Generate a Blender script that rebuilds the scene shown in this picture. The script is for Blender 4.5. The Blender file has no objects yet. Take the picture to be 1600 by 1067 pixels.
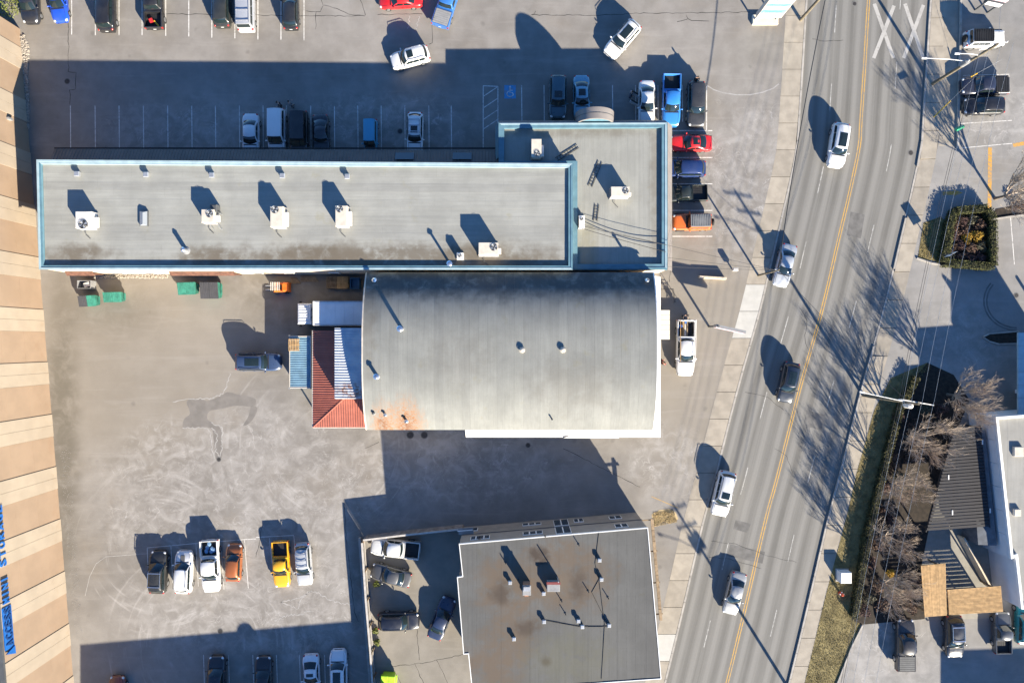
import bpy, math, random
from mathutils import Vector, Matrix
R = math.radians
rnd = random.Random(7)
SC = bpy.context.scene
COL = SC.collection

# ------------------------------------------------------------------ camera, sky, sun, exposure
CAM_H = 76.0      # drone height above the lots (m)
PPM = 14.0        # photo pixels per metre on the lots
cam_d = bpy.data.cameras.new("camera")
cam_d.sensor_width = 36.0
cam_d.lens = 36.0 * PPM * CAM_H / 1600.0
cam_d.clip_start = 1.0
cam_d.clip_end = 5000.0
cam = bpy.data.objects.new("camera", cam_d)
cam.location = (0, 0, CAM_H)
COL.objects.link(cam)
SC.camera = cam

SUN_EL = 21.0
SUN_DIR = Vector((0.532, -0.847, 0)).normalized()      # horizontal direction towards the sun
world = bpy.data.worlds.new("World")
SC.world = world
world.use_nodes = True
wn = world.node_tree
wn.nodes.clear()
sky = wn.nodes.new("ShaderNodeTexSky")
sky.sky_type = 'NISHITA'
sky.sun_disc = False
sky.sun_elevation = R(SUN_EL)
sky.sun_rotation = math.atan2(SUN_DIR.x, SUN_DIR.y)
sky.altitude = 0
sky.air_density = 1.0
sky.dust_density = 0.0
sky.ozone_density = 8.0
bg = wn.nodes.new("ShaderNodeBackground")
bg.inputs[1].default_value = 0.076
wo = wn.nodes.new("ShaderNodeOutputWorld")
wn.links.new(sky.outputs[0], bg.inputs[0])
wn.links.new(bg.outputs[0], wo.inputs[0])

sun_d = bpy.data.lights.new("sun", 'SUN')
sun_d.energy = 5.0
sun_d.angle = R(0.53)
sun_d.color = (1.0, 0.90, 0.735)
sun = bpy.data.objects.new("sun", sun_d)
sdir = Vector((SUN_DIR.x * math.cos(R(SUN_EL)), SUN_DIR.y * math.cos(R(SUN_EL)), math.sin(R(SUN_EL))))
sun.rotation_euler = sdir.to_track_quat('Z', 'Y').to_euler()
sun.location = sdir * 200
COL.objects.link(sun)
SC.view_settings.view_transform = 'Standard'
SC.view_settings.look = 'None'
SC.view_settings.gamma = 1.0
SC.view_settings.use_curve_mapping = False
SC.view_settings.exposure = 1.82
SC.cycles.max_bounces = 5
SC.cycles.diffuse_bounces = 3
SC.cycles.glossy_bounces = 3
SC.cycles.transmission_bounces = 3
SC.cycles.transparent_max_bounces = 4

# ------------------------------------------------------------------ helpers
def P(px, py, h=0.0, z=None):
    """plan position of a point of height h read off the aerial survey picture"""
    k = (1.0 - h / CAM_H) / PPM
    return Vector(((px - 800) * k, (533 - py) * k, h if z is None else z))

def lerp(a, b, t): return a + (b - a) * t

class MB:
    def __init__(s): s.v = []; s.f = []; s.m = []; s.uv = None
    def add(s, vs, fs, m=0):
        o = len(s.v)
        s.v.extend([tuple(p) for p in vs])
        for f in fs:
            s.f.append(tuple(i + o for i in f)); s.m.append(m)
        return s
    def box(s, x0, x1, y0, y1, z0, z1, m=0):
        v = [(x0,y0,z0),(x1,y0,z0),(x1,y1,z0),(x0,y1,z0),(x0,y0,z1),(x1,y0,z1),(x1,y1,z1),(x0,y1,z1)]
        return s.add(v, [(3,2,1,0),(4,5,6,7),(0,1,5,4),(1,2,6,5),(2,3,7,6),(3,0,4,7)], m)
    def obox(s, c, sx, sy, sz, rz=0.0, m=0, ry=0.0, rx=0.0):
        """box centred at c"""
        M = Matrix.Rotation(rz, 3, 'Z') @ Matrix.Rotation(ry, 3, 'Y') @ Matrix.Rotation(rx, 3, 'X')
        v = []
        for dz in (-.5, .5):
            for dx, dy in ((-.5,-.5),(.5,-.5),(.5,.5),(-.5,.5)):
                v.append(Vector(c) + M @ Vector((dx*sx, dy*sy, dz*sz)))
        return s.add(v, [(3,2,1,0),(4,5,6,7),(0,1,5,4),(1,2,6,5),(2,3,7,6),(3,0,4,7)], m)
    def bbox(s, x0, x1, y0, y1, z0, z1, b=.03, m=0):
        """box with chamfered upper edges"""
        v = [(x0,y0,z0),(x1,y0,z0),(x1,y1,z0),(x0,y1,z0),(x0,y0,z1-b),(x1,y0,z1-b),(x1,y1,z1-b),(x0,y1,z1-b),
             (x0+b,y0+b,z1),(x1-b,y0+b,z1),(x1-b,y1-b,z1),(x0+b,y1-b,z1)]
        f = [(3,2,1,0),(8,9,10,11)]
        for i in range(4):
            j = (i+1) % 4
            f += [(i,j,4+j,4+i),(4+i,4+j,8+j,8+i)]
        return s.add(v, f, m)
    def prism(s, poly, z0, z1, m=0):
        poly = [(p[0], p[1]) for p in poly]
        a = sum(poly[i][0]*poly[(i+1)%len(poly)][1]-poly[(i+1)%len(poly)][0]*poly[i][1] for i in range(len(poly)))
        if a < 0: poly = poly[::-1]
        n = len(poly)
        v = [(x,y,z0) for x,y in poly] + [(x,y,z1) for x,y in poly]
        f = [tuple(range(n-1,-1,-1)), tuple(range(n,2*n))]
        for i in range(n):
            j = (i+1) % n
            f.append((i,j,n+j,n+i))
        return s.add(v, f, m)
    def sheet(s, poly, z, m=0):
        poly = [(p[0], p[1]) for p in poly]
        a = sum(poly[i][0]*poly[(i+1)%len(poly)][1]-poly[(i+1)%len(poly)][0]*poly[i][1] for i in range(len(poly)))
        if a < 0: poly = poly[::-1]
        return s.add([(x,y,z) for x,y in poly], [tuple(range(len(poly)))], m)
    def tube(s, pts, rad, n=6, caps=True, m=0):
        pts = [Vector(p) for p in pts]
        if not isinstance(rad, (list, tuple)): rad = [rad]*len(pts)
        rings = []
        prev = None
        for i, p in enumerate(pts):
            d = (pts[min(i+1,len(pts)-1)] - pts[max(i-1,0)]).normalized()
            if prev is None:
                u = d.cross(Vector((0,0,1)))
                if u.length < 1e-3: u = d.cross(Vector((1,0,0)))
            else:
                u = prev - d*prev.dot(d)
                if u.length < 1e-4: u = d.cross(Vector((1,0,0)))
            u.normalize(); prev = u
            w = d.cross(u)
            rings.append([p + (u*math.cos(2*math.pi*k/n) + w*math.sin(2*math.pi*k/n))*rad[i] for k in range(n)])
        v = [q for r in rings for q in r]
        f = []
        for i in range(len(pts)-1):
            for k in range(n):
                f.append((i*n+k, i*n+(k+1)%n, (i+1)*n+(k+1)%n, (i+1)*n+k))
        if caps:
            f.append(tuple(range(n-1,-1,-1)))
            f.append(tuple((len(pts)-1)*n+k for k in range(n)))
        return s.add(v, f, m)
    def cyl(s, c, r, z0, z1, n=16, r2=None, m=0):
        if r2 is None: r2 = r
        v = [(c[0]+r*math.cos(2*math.pi*k/n), c[1]+r*math.sin(2*math.pi*k/n), z0) for k in range(n)]
        v += [(c[0]+r2*math.cos(2*math.pi*k/n), c[1]+r2*math.sin(2*math.pi*k/n), z1) for k in range(n)]
        f = [tuple(range(n-1,-1,-1)), tuple(range(n,2*n))] + [(k,(k+1)%n,n+(k+1)%n,n+k) for k in range(n)]
        return s.add(v, f, m)
    def ball(s, c, rx, ry, rz, n=10, k=6, m=0, half=False):
        v = []; f = []
        for j in range(k+1):
            a = (math.pi/2*j/k) if half else (-math.pi/2 + math.pi*j/k)
            for i in range(n):
                t = 2*math.pi*i/n
                v.append((c[0]+rx*math.cos(a)*math.cos(t), c[1]+ry*math.cos(a)*math.sin(t), c[2]+rz*math.sin(a)))
        for j in range(k):
            for i in range(n):
                f.append((j*n+i, j*n+(i+1)%n, (j+1)*n+(i+1)%n, (j+1)*n+i))
        return s.add(v, f, m)
    def strip(s, pts, w, z=None, m=0):
        """flat ribbon of width w along a plan polyline"""
        pts = [Vector((p[0], p[1], (p[2] if len(p) > 2 else 0) if z is None else z)) for p in pts]
        n = len(pts); v = []
        for i, p in enumerate(pts):
            d = pts[min(i+1,n-1)] - pts[max(i-1,0)]
            t = Vector((-d.y, d.x, 0)).normalized()
            ww = w[i] if isinstance(w, (list, tuple)) else w
            v += [p - t*ww/2, p + t*ww/2]
        return s.add(v, [(2*i, 2*i+2, 2*i+3, 2*i+1) for i in range(n-1)], m)
    def mesh(s, name, smooth=None, off=None):
        me = bpy.data.meshes.new(name)
        v = s.v
        if off is not None: v = [(a-off[0], b-off[1], c-off[2]) for a,b,c in v]
        me.from_pydata(v, [], s.f)
        for i, p in enumerate(me.polygons): p.material_index = s.m[i]
        if smooth is not None:
            me.polygons.foreach_set("use_smooth", [True]*len(me.polygons))
            me.set_sharp_from_angle(angle=R(smooth))
        me.update()
        return me
    def build(s, name, mat, parent=None, smooth=None, local=False):
        """one object; vertices are in world metres unless local, the parent is unrotated"""
        off = None
        if parent is not None and not local:
            off = Vector(parent.location)
            q = parent.parent
            while q is not None: off += Vector(q.location); q = q.parent
        me = s.mesh(name, smooth, off)
        for mt in (mat if isinstance(mat, (list, tuple)) else [mat]): me.materials.append(mt)
        o = bpy.data.objects.new(name, me)
        COL.objects.link(o)
        if parent is not None: o.parent = parent
        return o

def tag(o, label=None, cat=None, group=None, kind=None):
    if label: o["label"] = label
    if cat: o["category"] = cat
    if group: o["group"] = group
    if kind: o["kind"] = kind
    return o

def thing(name, label, cat, loc=(0,0,0), rz=0.0, group=None):
    o = bpy.data.objects.new(name, None)
    o.empty_display_size = .3
    COL.objects.link(o)
    o.location = loc; o.rotation_euler = (0,0,rz)
    return tag(o, label, cat, group)

def inst(name, me, parent=None, mat=None, loc=(0,0,0), rot=(0,0,0), scale=None):
    o = bpy.data.objects.new(name, me)
    COL.objects.link(o)
    o.parent = parent; o.location = loc; o.rotation_euler = rot
    if scale: o.scale = scale
    if mat is not None:
        if not me.materials: me.materials.append(mat)
        o.material_slots[0].link = 'OBJECT'
        o.material_slots[0].material = mat
    return o

# ------------------------------------------------------------------ materials
class G:
    def __init__(s, name):
        s.mat = bpy.data.materials.new(name)
        s.mat.use_nodes = True
        s.t = s.mat.node_tree
        s.b = s.t.nodes["Principled BSDF"]
        s._pos = None
    def node(s, typ, **kw):
        n = s.t.nodes.new(typ)
        for k, v in kw.items(): setattr(n, k, v)
        return n
    def put(s, sock, val):
        if isinstance(val, bpy.types.NodeSocket): s.t.links.new(val, sock)
        else:
            if isinstance(val, (tuple, list)) and len(val) == 3 and sock.type == 'RGBA': val = (*val, 1)
            sock.default_value = val
    @property
    def pos(s):
        if s._pos is None: s._pos = s.node("ShaderNodeNewGeometry").outputs["Position"]
        return s._pos
    def math(s, op, a, b=0.0, clamp=False):
        n = s.node("ShaderNodeMath", operation=op, use_clamp=clamp)
        s.put(n.inputs[0], a); s.put(n.inputs[1], b)
        return n.outputs[0]
    def noise(s, scale, detail=3.0, rough=.55, dist=0.0, vec=None):
        n = s.node("ShaderNodeTexNoise")
        s.put(n.inputs["Vector"], vec if vec is not None else s.pos)
        n.inputs["Scale"].default_value = scale
        n.inputs["Detail"].default_value = detail
        n.inputs["Roughness"].default_value = rough
        n.inputs["Distortion"].default_value = dist
        return n.outputs[0]
    def scaled(s, vec, sc, rot=0.0):
        n = s.node("ShaderNodeMapping")
        s.put(n.inputs["Vector"], vec)
        n.inputs["Scale"].default_value = sc
        n.inputs["Rotation"].default_value = (0,0,rot)
        return n.outputs[0]
    def ramp(s, fac, lo, hi, a=0.0, b=1.0):
        n = s.node("ShaderNodeMapRange", interpolation_type='SMOOTHSTEP')
        s.put(n.inputs["Value"], fac)
        n.inputs["From Min"].default_value = lo; n.inputs["From Max"].default_value = hi
        n.inputs["To Min"].default_value = a; n.inputs["To Max"].default_value = b
        return n.outputs[0]
    def mix(s, fac, a, b, mode='MIX'):
        n = s.node("ShaderNodeMix", data_type='RGBA', blend_type=mode)
        s.put(n.inputs[0], fac); s.put(n.inputs[6], a); s.put(n.inputs[7], b)
        return n.outputs[2]
    def dist(s, c, sx=1.0, sy=1.0):
        """plan distance from world point c, scaled per axis"""
        n = s.node("ShaderNodeMapping", vector_type='POINT')
        s.put(n.inputs["Vector"], s.pos)
        n.inputs["Location"].default_value = (-c[0]*sx, -c[1]*sy, 0)
        n.inputs["Scale"].default_value = (sx, sy, 0)
        l = s.node("ShaderNodeVectorMath", operation='LENGTH')
        s.put(l.inputs[0], n.outputs[0])
        return l.outputs["Value"]
    def xyz(s, vec=None):
        n = s.node("ShaderNodeSeparateXYZ")
        s.put(n.inputs[0], vec if vec is not None else s.pos)
        return n.outputs
    def rand(s): return s.node("ShaderNodeObjectInfo").outputs["Random"]
    def bump(s, h, strength=.3, d=.02):
        n = s.node("ShaderNodeBump")
        n.inputs["Strength"].default_value = strength
        n.inputs["Distance"].default_value = d
        s.put(n.inputs["Height"], h)
        s.t.links.new(n.outputs[0], s.b.inputs["Normal"])
    def out(s, col, rough=.8, metal=0.0, spec=.5, coat=0.0):
        s.put(s.b.inputs["Base Color"], col)
        s.put(s.b.inputs["Roughness"], rough)
        s.put(s.b.inputs["Metallic"], metal)
        s.b.inputs["Specular IOR Level"].default_value = spec
        s.b.inputs["Coat Weight"].default_value = coat
        s.b.inputs["Coat Roughness"].default_value = .06
        return s.mat

def sc3(c, k): return tuple(min(1, x*k) for x in c)

_plain = {}
def plain(name, c, rough=.7, var=.18, scale=2.0, metal=0.0, spec=.4, bump=0.0, rnd_amt=0.0):
    if name in _plain: return _plain[name]
    g = G(name)
    n = g.noise(scale, 4)
    col = g.mix(g.ramp(n, .3, .7), sc3(c, 1-var), sc3(c, 1+var))
    if rnd_amt:
        col = g.mix(1.0, col, g.mix(g.rand(), (1-rnd_amt,)*3, (1.0,)*3), 'MULTIPLY')
    if bump: g.bump(g.noise(scale*8, 3), bump)
    _plain[name] = g.out(col, rough, metal, spec)
    return _plain[name]

_paint = {}
def paint(c, metal=0.0, rough=.32):
    key = (tuple(c), metal)
    if key not in _paint:
        g = G("car_paint_%d" % len(_paint))
        n = g.noise(1.3, 4)
        z = g.xyz()[2]
        dust = g.math('MULTIPLY', g.ramp(g.noise(1.1, 4), .35, .75), .045)
        col = g.mix(dust, c, (.30, .28, .25))
        col = g.mix(g.ramp(n, .3, .7, 0, .25), col, sc3(c, .8))
        _paint[key] = g.out(col, g.ramp(n, .3, .7, rough-.06, rough+.1), metal, .5, .6)
    return _paint[key]

def asphalt_mat(name, dark, light, salt=.5, regions=(), grain=.24, sweeps=(), brown=(), warm=()):
    g = G(name)
    big = g.ramp(g.noise(.07, 4, .6), .35, .68)
    mid = g.ramp(g.noise(.55, 5, .6), .3, .72)
    fine = g.noise(15, 3, .7)
    f = g.math('ADD', g.math('MULTIPLY', big, .55), g.math('MULTIPLY', mid, .45))
    col = g.mix(f, dark, light)
    br = g.ramp(g.noise(.16, 5, .6, .5), .50, .75)
    col = g.mix(g.math('MULTIPLY', br, .35), col, sc3((light[0], light[1]*.9, light[2]*.76), .8))
    for (c, r0, r1, sx, sy, k) in warm:
        col = g.mix(g.math('MULTIPLY', g.ramp(g.dist(c, sx, sy), r0, r1, 1, 0), k), col, (light[0]*.93, light[1]*.87, light[2]*.76))
    # round oil drips
    vo = g.node("ShaderNodeTexVoronoi"); g.put(vo.inputs["Vector"], g.pos); vo.inputs["Scale"].default_value = .42
    drip = g.math('MULTIPLY', g.ramp(g.math('ADD', vo.outputs["Distance"], g.math('MULTIPLY', g.noise(3, 3), .12)), .10, .22, 1, 0), g.ramp(g.noise(.35, 2), .48, .6))
    col = g.mix(g.math('MULTIPLY', drip, .32), col, sc3(dark, .5))
    # long streaks left by sweeping water and tyres
    st = g.noise(1.0, 5, .6, .6, g.scaled(g.pos, (.10, 1.1, 1), .12))
    col = g.mix(g.math('MULTIPLY', g.ramp(st, .52, .72), .25), col, sc3(light, 1.22))
    reg = None
    for (c, r0, r1, sx, sy) in regions:
        m = g.ramp(g.math('ADD', g.dist(c, sx, sy), g.math('MULTIPLY', g.math('SUBTRACT', g.noise(.22, 4), .5), 5.0)), r0, r1, 1, 0)
        reg = m if reg is None else g.math('MAXIMUM', reg, m)
    # chalky film inside the regions, dried puddle rims, curved tyre sweeps
    nA = g.noise(.26, 4, .5, 1.6)
    film = g.ramp(g.noise(.7, 5, .62, .8), .38, .70)
    rim = g.math('MULTIPLY', g.ramp(g.math('ABSOLUTE', g.math('SUBTRACT', nA, .52)), 0, .012, 1, 0), g.ramp(g.noise(.5, 2), .45, .62))
    wisp = g.math('MULTIPLY', g.ramp(g.math('ABSOLUTE', g.math('SUBTRACT', g.noise(.55, 4, .55, 2.6), .5)), 0, .022, 1, 0), g.ramp(g.noise(.4, 2), .45, .6))
    allm = g.math('ADD', g.math('MULTIPLY', film, .38), g.math('ADD', g.math('MULTIPLY', rim, .45), g.math('MULTIPLY', wisp, .28)), True)
    if reg is not None:
        col = g.mix(g.math('MULTIPLY', g.math('MULTIPLY', allm, reg), salt), col, (.42, .40, .375))
    for (c, r0, r1, k) in sweeps:
        mp = g.node("ShaderNodeMapping"); g.put(mp.inputs["Vector"], g.pos); mp.inputs["Location"].default_value = (-c[0], -c[1], 0)
        x, y, z = g.xyz(mp.outputs[0])
        r = g.dist(c)
        ang = g.math('ARCTAN2', y, x)
        cb = g.node("ShaderNodeCombineXYZ"); g.put(cb.inputs[0], g.math('MULTIPLY', r, 1.5)); g.put(cb.inputs[1], g.math('MULTIPLY', ang, 1.1))
        n = g.noise(1.0, 4, .6, .5, cb.outputs[0])
        m = g.math('MULTIPLY', g.ramp(n, .54, .68), g.math('MULTIPLY', g.ramp(r, r0, r0+1.5), g.ramp(r, r1-2.5, r1, 1, 0)))
        m = g.math('MULTIPLY', m, g.ramp(g.noise(.2, 3), .38, .6))
        col = g.mix(g.math('MULTIPLY', m, k), col, (.40, .38, .355))
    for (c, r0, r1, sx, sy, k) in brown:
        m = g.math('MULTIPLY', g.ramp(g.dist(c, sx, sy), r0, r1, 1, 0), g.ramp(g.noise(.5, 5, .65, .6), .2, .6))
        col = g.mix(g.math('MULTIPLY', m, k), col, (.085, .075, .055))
    col = g.mix(1.0, col, g.mix(fine, (1-grain,)*3, (1+grain,)*3), 'MULTIPLY')
    g.bump(fine, .25, .01)
    return g.out(col, .88, 0, .25)

def roof_mat(name, c, line_axis='x', pitch=.5, line=.10, stains=(), rust=(), warm=.0, band=None):
    """roll roofing: laps as fine darker lines, per-sheet tint, runs of dirt, ponding stains and, on the hall, painted shade"""
    g = G(name)
    x, y, z = g.xyz()
    a = {'x': y, 'y': x}[line_axis]
    w = g.math('ADD', a, g.math('MULTIPLY', g.noise(.8, 2), .05))
    fr = g.math('FRACT', g.math('MULTIPLY', w, 1/pitch))
    ln = g.math('MULTIPLY', g.ramp(fr, .0, .10, 1, 0), g.ramp(g.noise(1.2, 3), .35, .6))
    sc = (.10, 1.8, 1) if line_axis == 'x' else (1.8, .10, 1)
    st = g.ramp(g.noise(2.0, 5, .65, 0, g.scaled(g.pos, sc)), .3, .75)
    mot = g.ramp(g.noise(.35, 5, .6), .3, .7)
    sp = g.noise(14, 3, .7)
    col = g.mix(mot, sc3(c, .88), sc3(c, 1.07))
    col = g.mix(g.math('MULTIPLY', st, .34), col, sc3(c, .66))
    cs = g.math('FRACT', g.math('MULTIPLY', g.math('ADD', {'x': x, 'y': y}[line_axis], g.math('MULTIPLY', g.math('FLOOR', g.math('MULTIPLY', a, 1/(pitch*2))), 1.7)), .19))
    col = g.mix(g.math('MULTIPLY', g.ramp(cs, 0, .008, 1, 0), .35), col, sc3(c, .5))
    pale = g.ramp(g.noise(.25, 4, .6), .55, .72)
    col = g.mix(g.math('MULTIPLY', pale, .25), col, sc3(c, 1.18))
    col = g.mix(g.math('MULTIPLY', ln, line*3), col, sc3(c, .55))
    col = g.mix(1.0, col, g.mix(g.rand(), (.93, .93, .93), (1.04, 1.04, 1.03)), 'MULTIPLY')
    col = g.mix(1.0, col, g.mix(sp, (.86,)*3, (1.12,)*3), 'MULTIPLY')
    moss = g.math('MULTIPLY', g.ramp(g.noise(.5, 5, .65), .60, .75), .35)
    col = g.mix(moss, col, (c[0]*.8, c[1]*.72, c[2]*.45))
    for (cc, r0, r1, sx, sy, k, sc_) in stains:
        m = g.ramp(g.math('ADD', g.dist(cc, sx, sy), g.math('MULTIPLY', g.math('SUBTRACT', g.noise(.7, 5, .6), .5), 3.2*r1/3)), r0, r1, 1, 0)
        m = g.math('MULTIPLY', m, g.ramp(g.noise(.8, 5, .65, .4), .22, .56))
        col = g.mix(g.math('MULTIPLY', m, k), col, sc_)
    for (cc, r0, r1, sx, sy, k) in rust:
        runs = g.noise(2.6, 5, .7, .3, g.scaled(g.pos, (1.0, .16, 1)))
        dd = g.math('ADD', g.dist(cc, sx, sy), g.math('MULTIPLY', g.math('SUBTRACT', runs, .5), 2.6))
        spk = g.ramp(g.noise(4.5, 5, .75), .30, .62)
        col = g.mix(g.math('MULTIPLY', g.math('MULTIPLY', g.ramp(dd, r0, r1, 1, 0), spk), k), col, (.30, .135, .045))
        col = g.mix(g.math('MULTIPLY', g.math('MULTIPLY', g.ramp(dd, r0*.2, r1*.5, 1, 0), spk), k*.8), col, (.11, .05, .032))
    g.bump(sp, .15, .01)
    return g.out(col, .82, 0, .3)

M = {}
M['lot'] = asphalt_mat("lot_asphalt", (.166, .152, .135), (.252, .235, .213), .95,
    regions=[(P(400, 770), 6, 12, .6, 1), (P(250, 720), 2, 6, .7, 1), (P(330, 960), 2, 7, .5, 1), (P(195, 815), 1, 4, 1, 1), (P(480, 950), 4, 9, .7, 1),
             (P(1165, 290), 3, 8, 1, .6), (P(300, 205), 2, 5, .35, 1), (P(700, 720), 2, 7, .35, 1), (P(1040, 720), 2, 6, 1, 1), (P(600, 195), 2, 5, .35, 1)],
    sweeps=[(P(330, 1010), 3, 13, .55), (P(520, 700), 4, 14, .35), (P(250, 860), 3, 12, .35), (P(600, 960), 4, 12, .35)],
    warm=[(P(200, 540), 8, 17, 1, 1, .55), (P(1110, 560), 5, 12, 1, .6, .6)],
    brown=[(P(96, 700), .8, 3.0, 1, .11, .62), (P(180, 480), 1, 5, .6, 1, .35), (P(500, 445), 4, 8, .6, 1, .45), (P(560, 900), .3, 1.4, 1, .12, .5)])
M['lot_east'] = asphalt_mat("east_lot_asphalt", (.175, .168, .157), (.27, .258, .242), .9,
    regions=[(P(1390, 1030), 3, 8, 1, 1), (P(1560, 190), 2, 6, 1, 1), (P(1500, 540), 2, 7, 1, 1)])
M['yard'] = asphalt_mat("yard_concrete", (.19, .172, .142), (.275, .25, .21), .3)
# road asphalt: wheel tracks follow the carriageway (u across, v along)
def road_mat():
    g = G("road_asphalt")
    uv = g.node("ShaderNodeUVMap").outputs[0]
    u, v, _ = g.xyz(uv)
    lane = g.math('FRACT', g.math('MULTIPLY', u, 4.0))
    d = g.math('ABSOLUTE', g.math('SUBTRACT', lane, .5))
    track = g.ramp(g.math('ABSOLUTE', g.math('SUBTRACT', d, .24)), .03, .14, 1, 0)
    centre = g.ramp(d, .0, .12, 1, 0)
    lon = g.ramp(g.noise(1, 5, .65, 0, g.scaled(uv, (34, .02, 1))), .3, .7)
    big = g.ramp(g.noise(.2, 4), .3, .7)
    fine = g.noise(18, 3, .7)
    col = g.mix(lon, (.126, .121, .109), (.180, .173, .157))
    col = g.mix(g.math('MULTIPLY', track, .55), col, (.235, .226, .206))
    col = g.mix(g.math('MULTIPLY', centre, .45), col, (.098, .093, .084))
    col = g.mix(g.math('MULTIPLY', big, .2), col, (.205, .197, .179))
    col = g.mix(1.0, col, g.mix(fine, (.74,)*3, (1.26,)*3), 'MULTIPLY')
    g.bump(fine, .25, .01)
    return g.out(col, .86, 0, .28)
M['road'] = road_mat()
M['walk'] = plain("sidewalk_concrete", (.318, .280, .225), .9, .12, .9, bump=.2, rnd_amt=.16)
M['walk_new'] = plain("new_sidewalk_concrete", (.43, .415, .375), .9, .06, 1.2, rnd_amt=.05)
M['kerb'] = plain("kerb_concrete", (.34, .315, .28), .9, .15, 1.5, rnd_amt=.12)
M['earth'] = plain("earth", (.10, .085, .06), .95, .3, .4)
M['grass_soil'] = plain("grass_ground", (.19, .155, .07), .95, .35, .8, bump=.5)
M['soil'] = plain("bed_soil", (.028, .021, .015), .95, .4, 2.5, bump=.8)
M['line'] = None
def worn_paint(name, c, lo=.34, hi=.6, under=(.2,.19,.175)):
    g = G(name)
    w = g.math('MULTIPLY', g.ramp(g.noise(3.5, 5, .7), lo-.08, hi-.04), g.ramp(g.noise(.5, 3), .2, .55, .55, 1.0))
    return g.out(g.mix(w, under, c), .8, 0, .3)
M['line'] = worn_paint("white_line_paint", (.62, .60, .56))
M['lane'] = worn_paint("faded_lane_paint", (.44, .43, .40), .40, .68)
M['yellow'] = worn_paint("yellow_line_paint", (.50, .29, .06), .34, .6)
M['orange_line'] = worn_paint("orange_line_paint", (.55, .28, .04), .36, .64)
M['xpaint'] = worn_paint("crossing_paint", (.38, .365, .335), .26, .54)
M['blueline'] = worn_paint("blue_line_paint", (.05, .26, .50), .36, .6)
M['crack'] = plain("crack_sealant", (.022, .02, .018), .9)
M['patch'] = plain("asphalt_patch", (.125, .12, .112), .9, .2, 1.2)
M['salt'] = plain("mineral_deposit", (.31, .297, .278), .95, .15, 2)
M['iron'] = plain("cast_iron", (.035, .032, .03), .7, .3, 6)
M['black'] = plain("black_plastic", (.015, .015, .016), .6)
M['rubber'] = plain("tyre_rubber", (.014, .014, .014), .85)
M['steel'] = plain("galvanised_steel", (.42, .43, .44), .45, .12, 3, .6)
M['rimm'] = plain("wheel_alloy", (.40, .41, .42), .35, .1, 3, .8)
M['chrome'] = plain("bright_metal", (.62, .63, .65), .22, .05, 3, .9)
M['white'] = plain("white_sheet_metal", (.70, .69, .66), .55, .06, 1.5)
M['white_dirty'] = plain("weathered_white_metal", (.60, .57, .52), .6, .12, 1.8)
M['beige'] = plain("beige_unit_metal", (.52, .46, .38), .55, .10, 1.8)
M['grey'] = plain("grey_metal", (.22, .22, .22), .6, .12, 2)
M['dkgrey'] = plain("dark_grey_metal", (.075, .078, .08), .6, .15, 2)
M['cream'] = plain("cream_render", (.56, .47, .35), .85, .1, .7)
M['teal'] = plain("teal_trim_metal", (.095, .185, .23), .5, .12, 1.2, .0)
M['teal_lt'] = plain("pale_teal_trim_metal", (.29, .385, .415), .5, .1, 1.2)
M['wood'] = plain("weathered_timber", (.23, .165, .10), .85, .25, 3, rnd_amt=.25)
M['wood_new'] = plain("pale_timber", (.46, .29, .13), .8, .2, 3, rnd_amt=.22)
M['pole_wood'] = plain("utility_pole_timber", (.15, .125, .085), .9, .25, 2)
M['glassd'] = None
def glass(name, c, rough=.05):
    g = G(name)
    return g.out(c, rough, 0, .6, .3)
M['glass'] = glass("vehicle_glass", (.012, .020, .022))
M['win'] = glass("window_glass", (.03, .04, .05), .08)
M['lamp_glass'] = glass("headlamp_glass", (.55, .56, .56), .12)
M['tail_glass'] = glass("tail_lamp_glass", (.30, .015, .012), .15)
M['bark'] = plain("bare_bark", (.35, .28, .215), .9, .35, 4)
M['trunk'] = plain("trunk_bark", (.15, .12, .09), .9, .3, 4)
M['lime'] = plain('lime_plastic', (.36,.62,.03), .45)
M['yellow_pl'] = plain('yellow_plastic', (.62,.36,.02), .5)
M['rust'] = plain("rusty_steel", (.10, .046, .03), .8, .3, 3)
M['wire'] = plain("wire_cable", (.30, .31, .32), .5)
M['wire_dark'] = plain("black_cable", (.03, .03, .032), .6)

# ------------------------------------------------------------------ setting: ground, road, sidewalks
YEL = [(1375,-260),(1370,-160),(1364,-80),(1358,0),(1352,100),(1346,190),(1343,230),(1329,298),(1311,374),(1294,448),(1280,503),
       (1250.6,606),(1215,746),(1197,812),(1164,954),(1137,1065),(1112,1160),(1085,1270)]
def smooth_line(pts, n=6):
    out = []
    for i in range(len(pts)-1):
        p0 = pts[max(i-1,0)]; p1 = pts[i]; p2 = pts[i+1]; p3 = pts[min(i+2,len(pts)-1)]
        for k in range(n):
            t = k/n
            out.append(tuple(.5*((2*p1[j]) + (-p0[j]+p2[j])*t + (2*p0[j]-5*p1[j]+4*p2[j]-p3[j])*t*t + (-p0[j]+3*p1[j]-3*p2[j]+p3[j])*t**3) for j in (0,1)))
    out.append(tuple(pts[-1]))
    return out
YS = smooth_line(YEL)
def yx(y):
    for a, b in zip(YS, YS[1:]):
        if a[1] <= y <= b[1]: return lerp(a[0], b[0], (y-a[1])/(b[1]-a[1]))
    return YS[0][0] if y < YS[0][1] else YS[-1][0]
RZ = -.126
KL, KR = 96, 95
# everything rests on the base terrain
mb = MB(); mb.sheet([(-900,-900),(900,-900),(900,900),(-900,900)], -.16)
tag(mb.build("ground", M['earth']), kind="structure")
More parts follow.
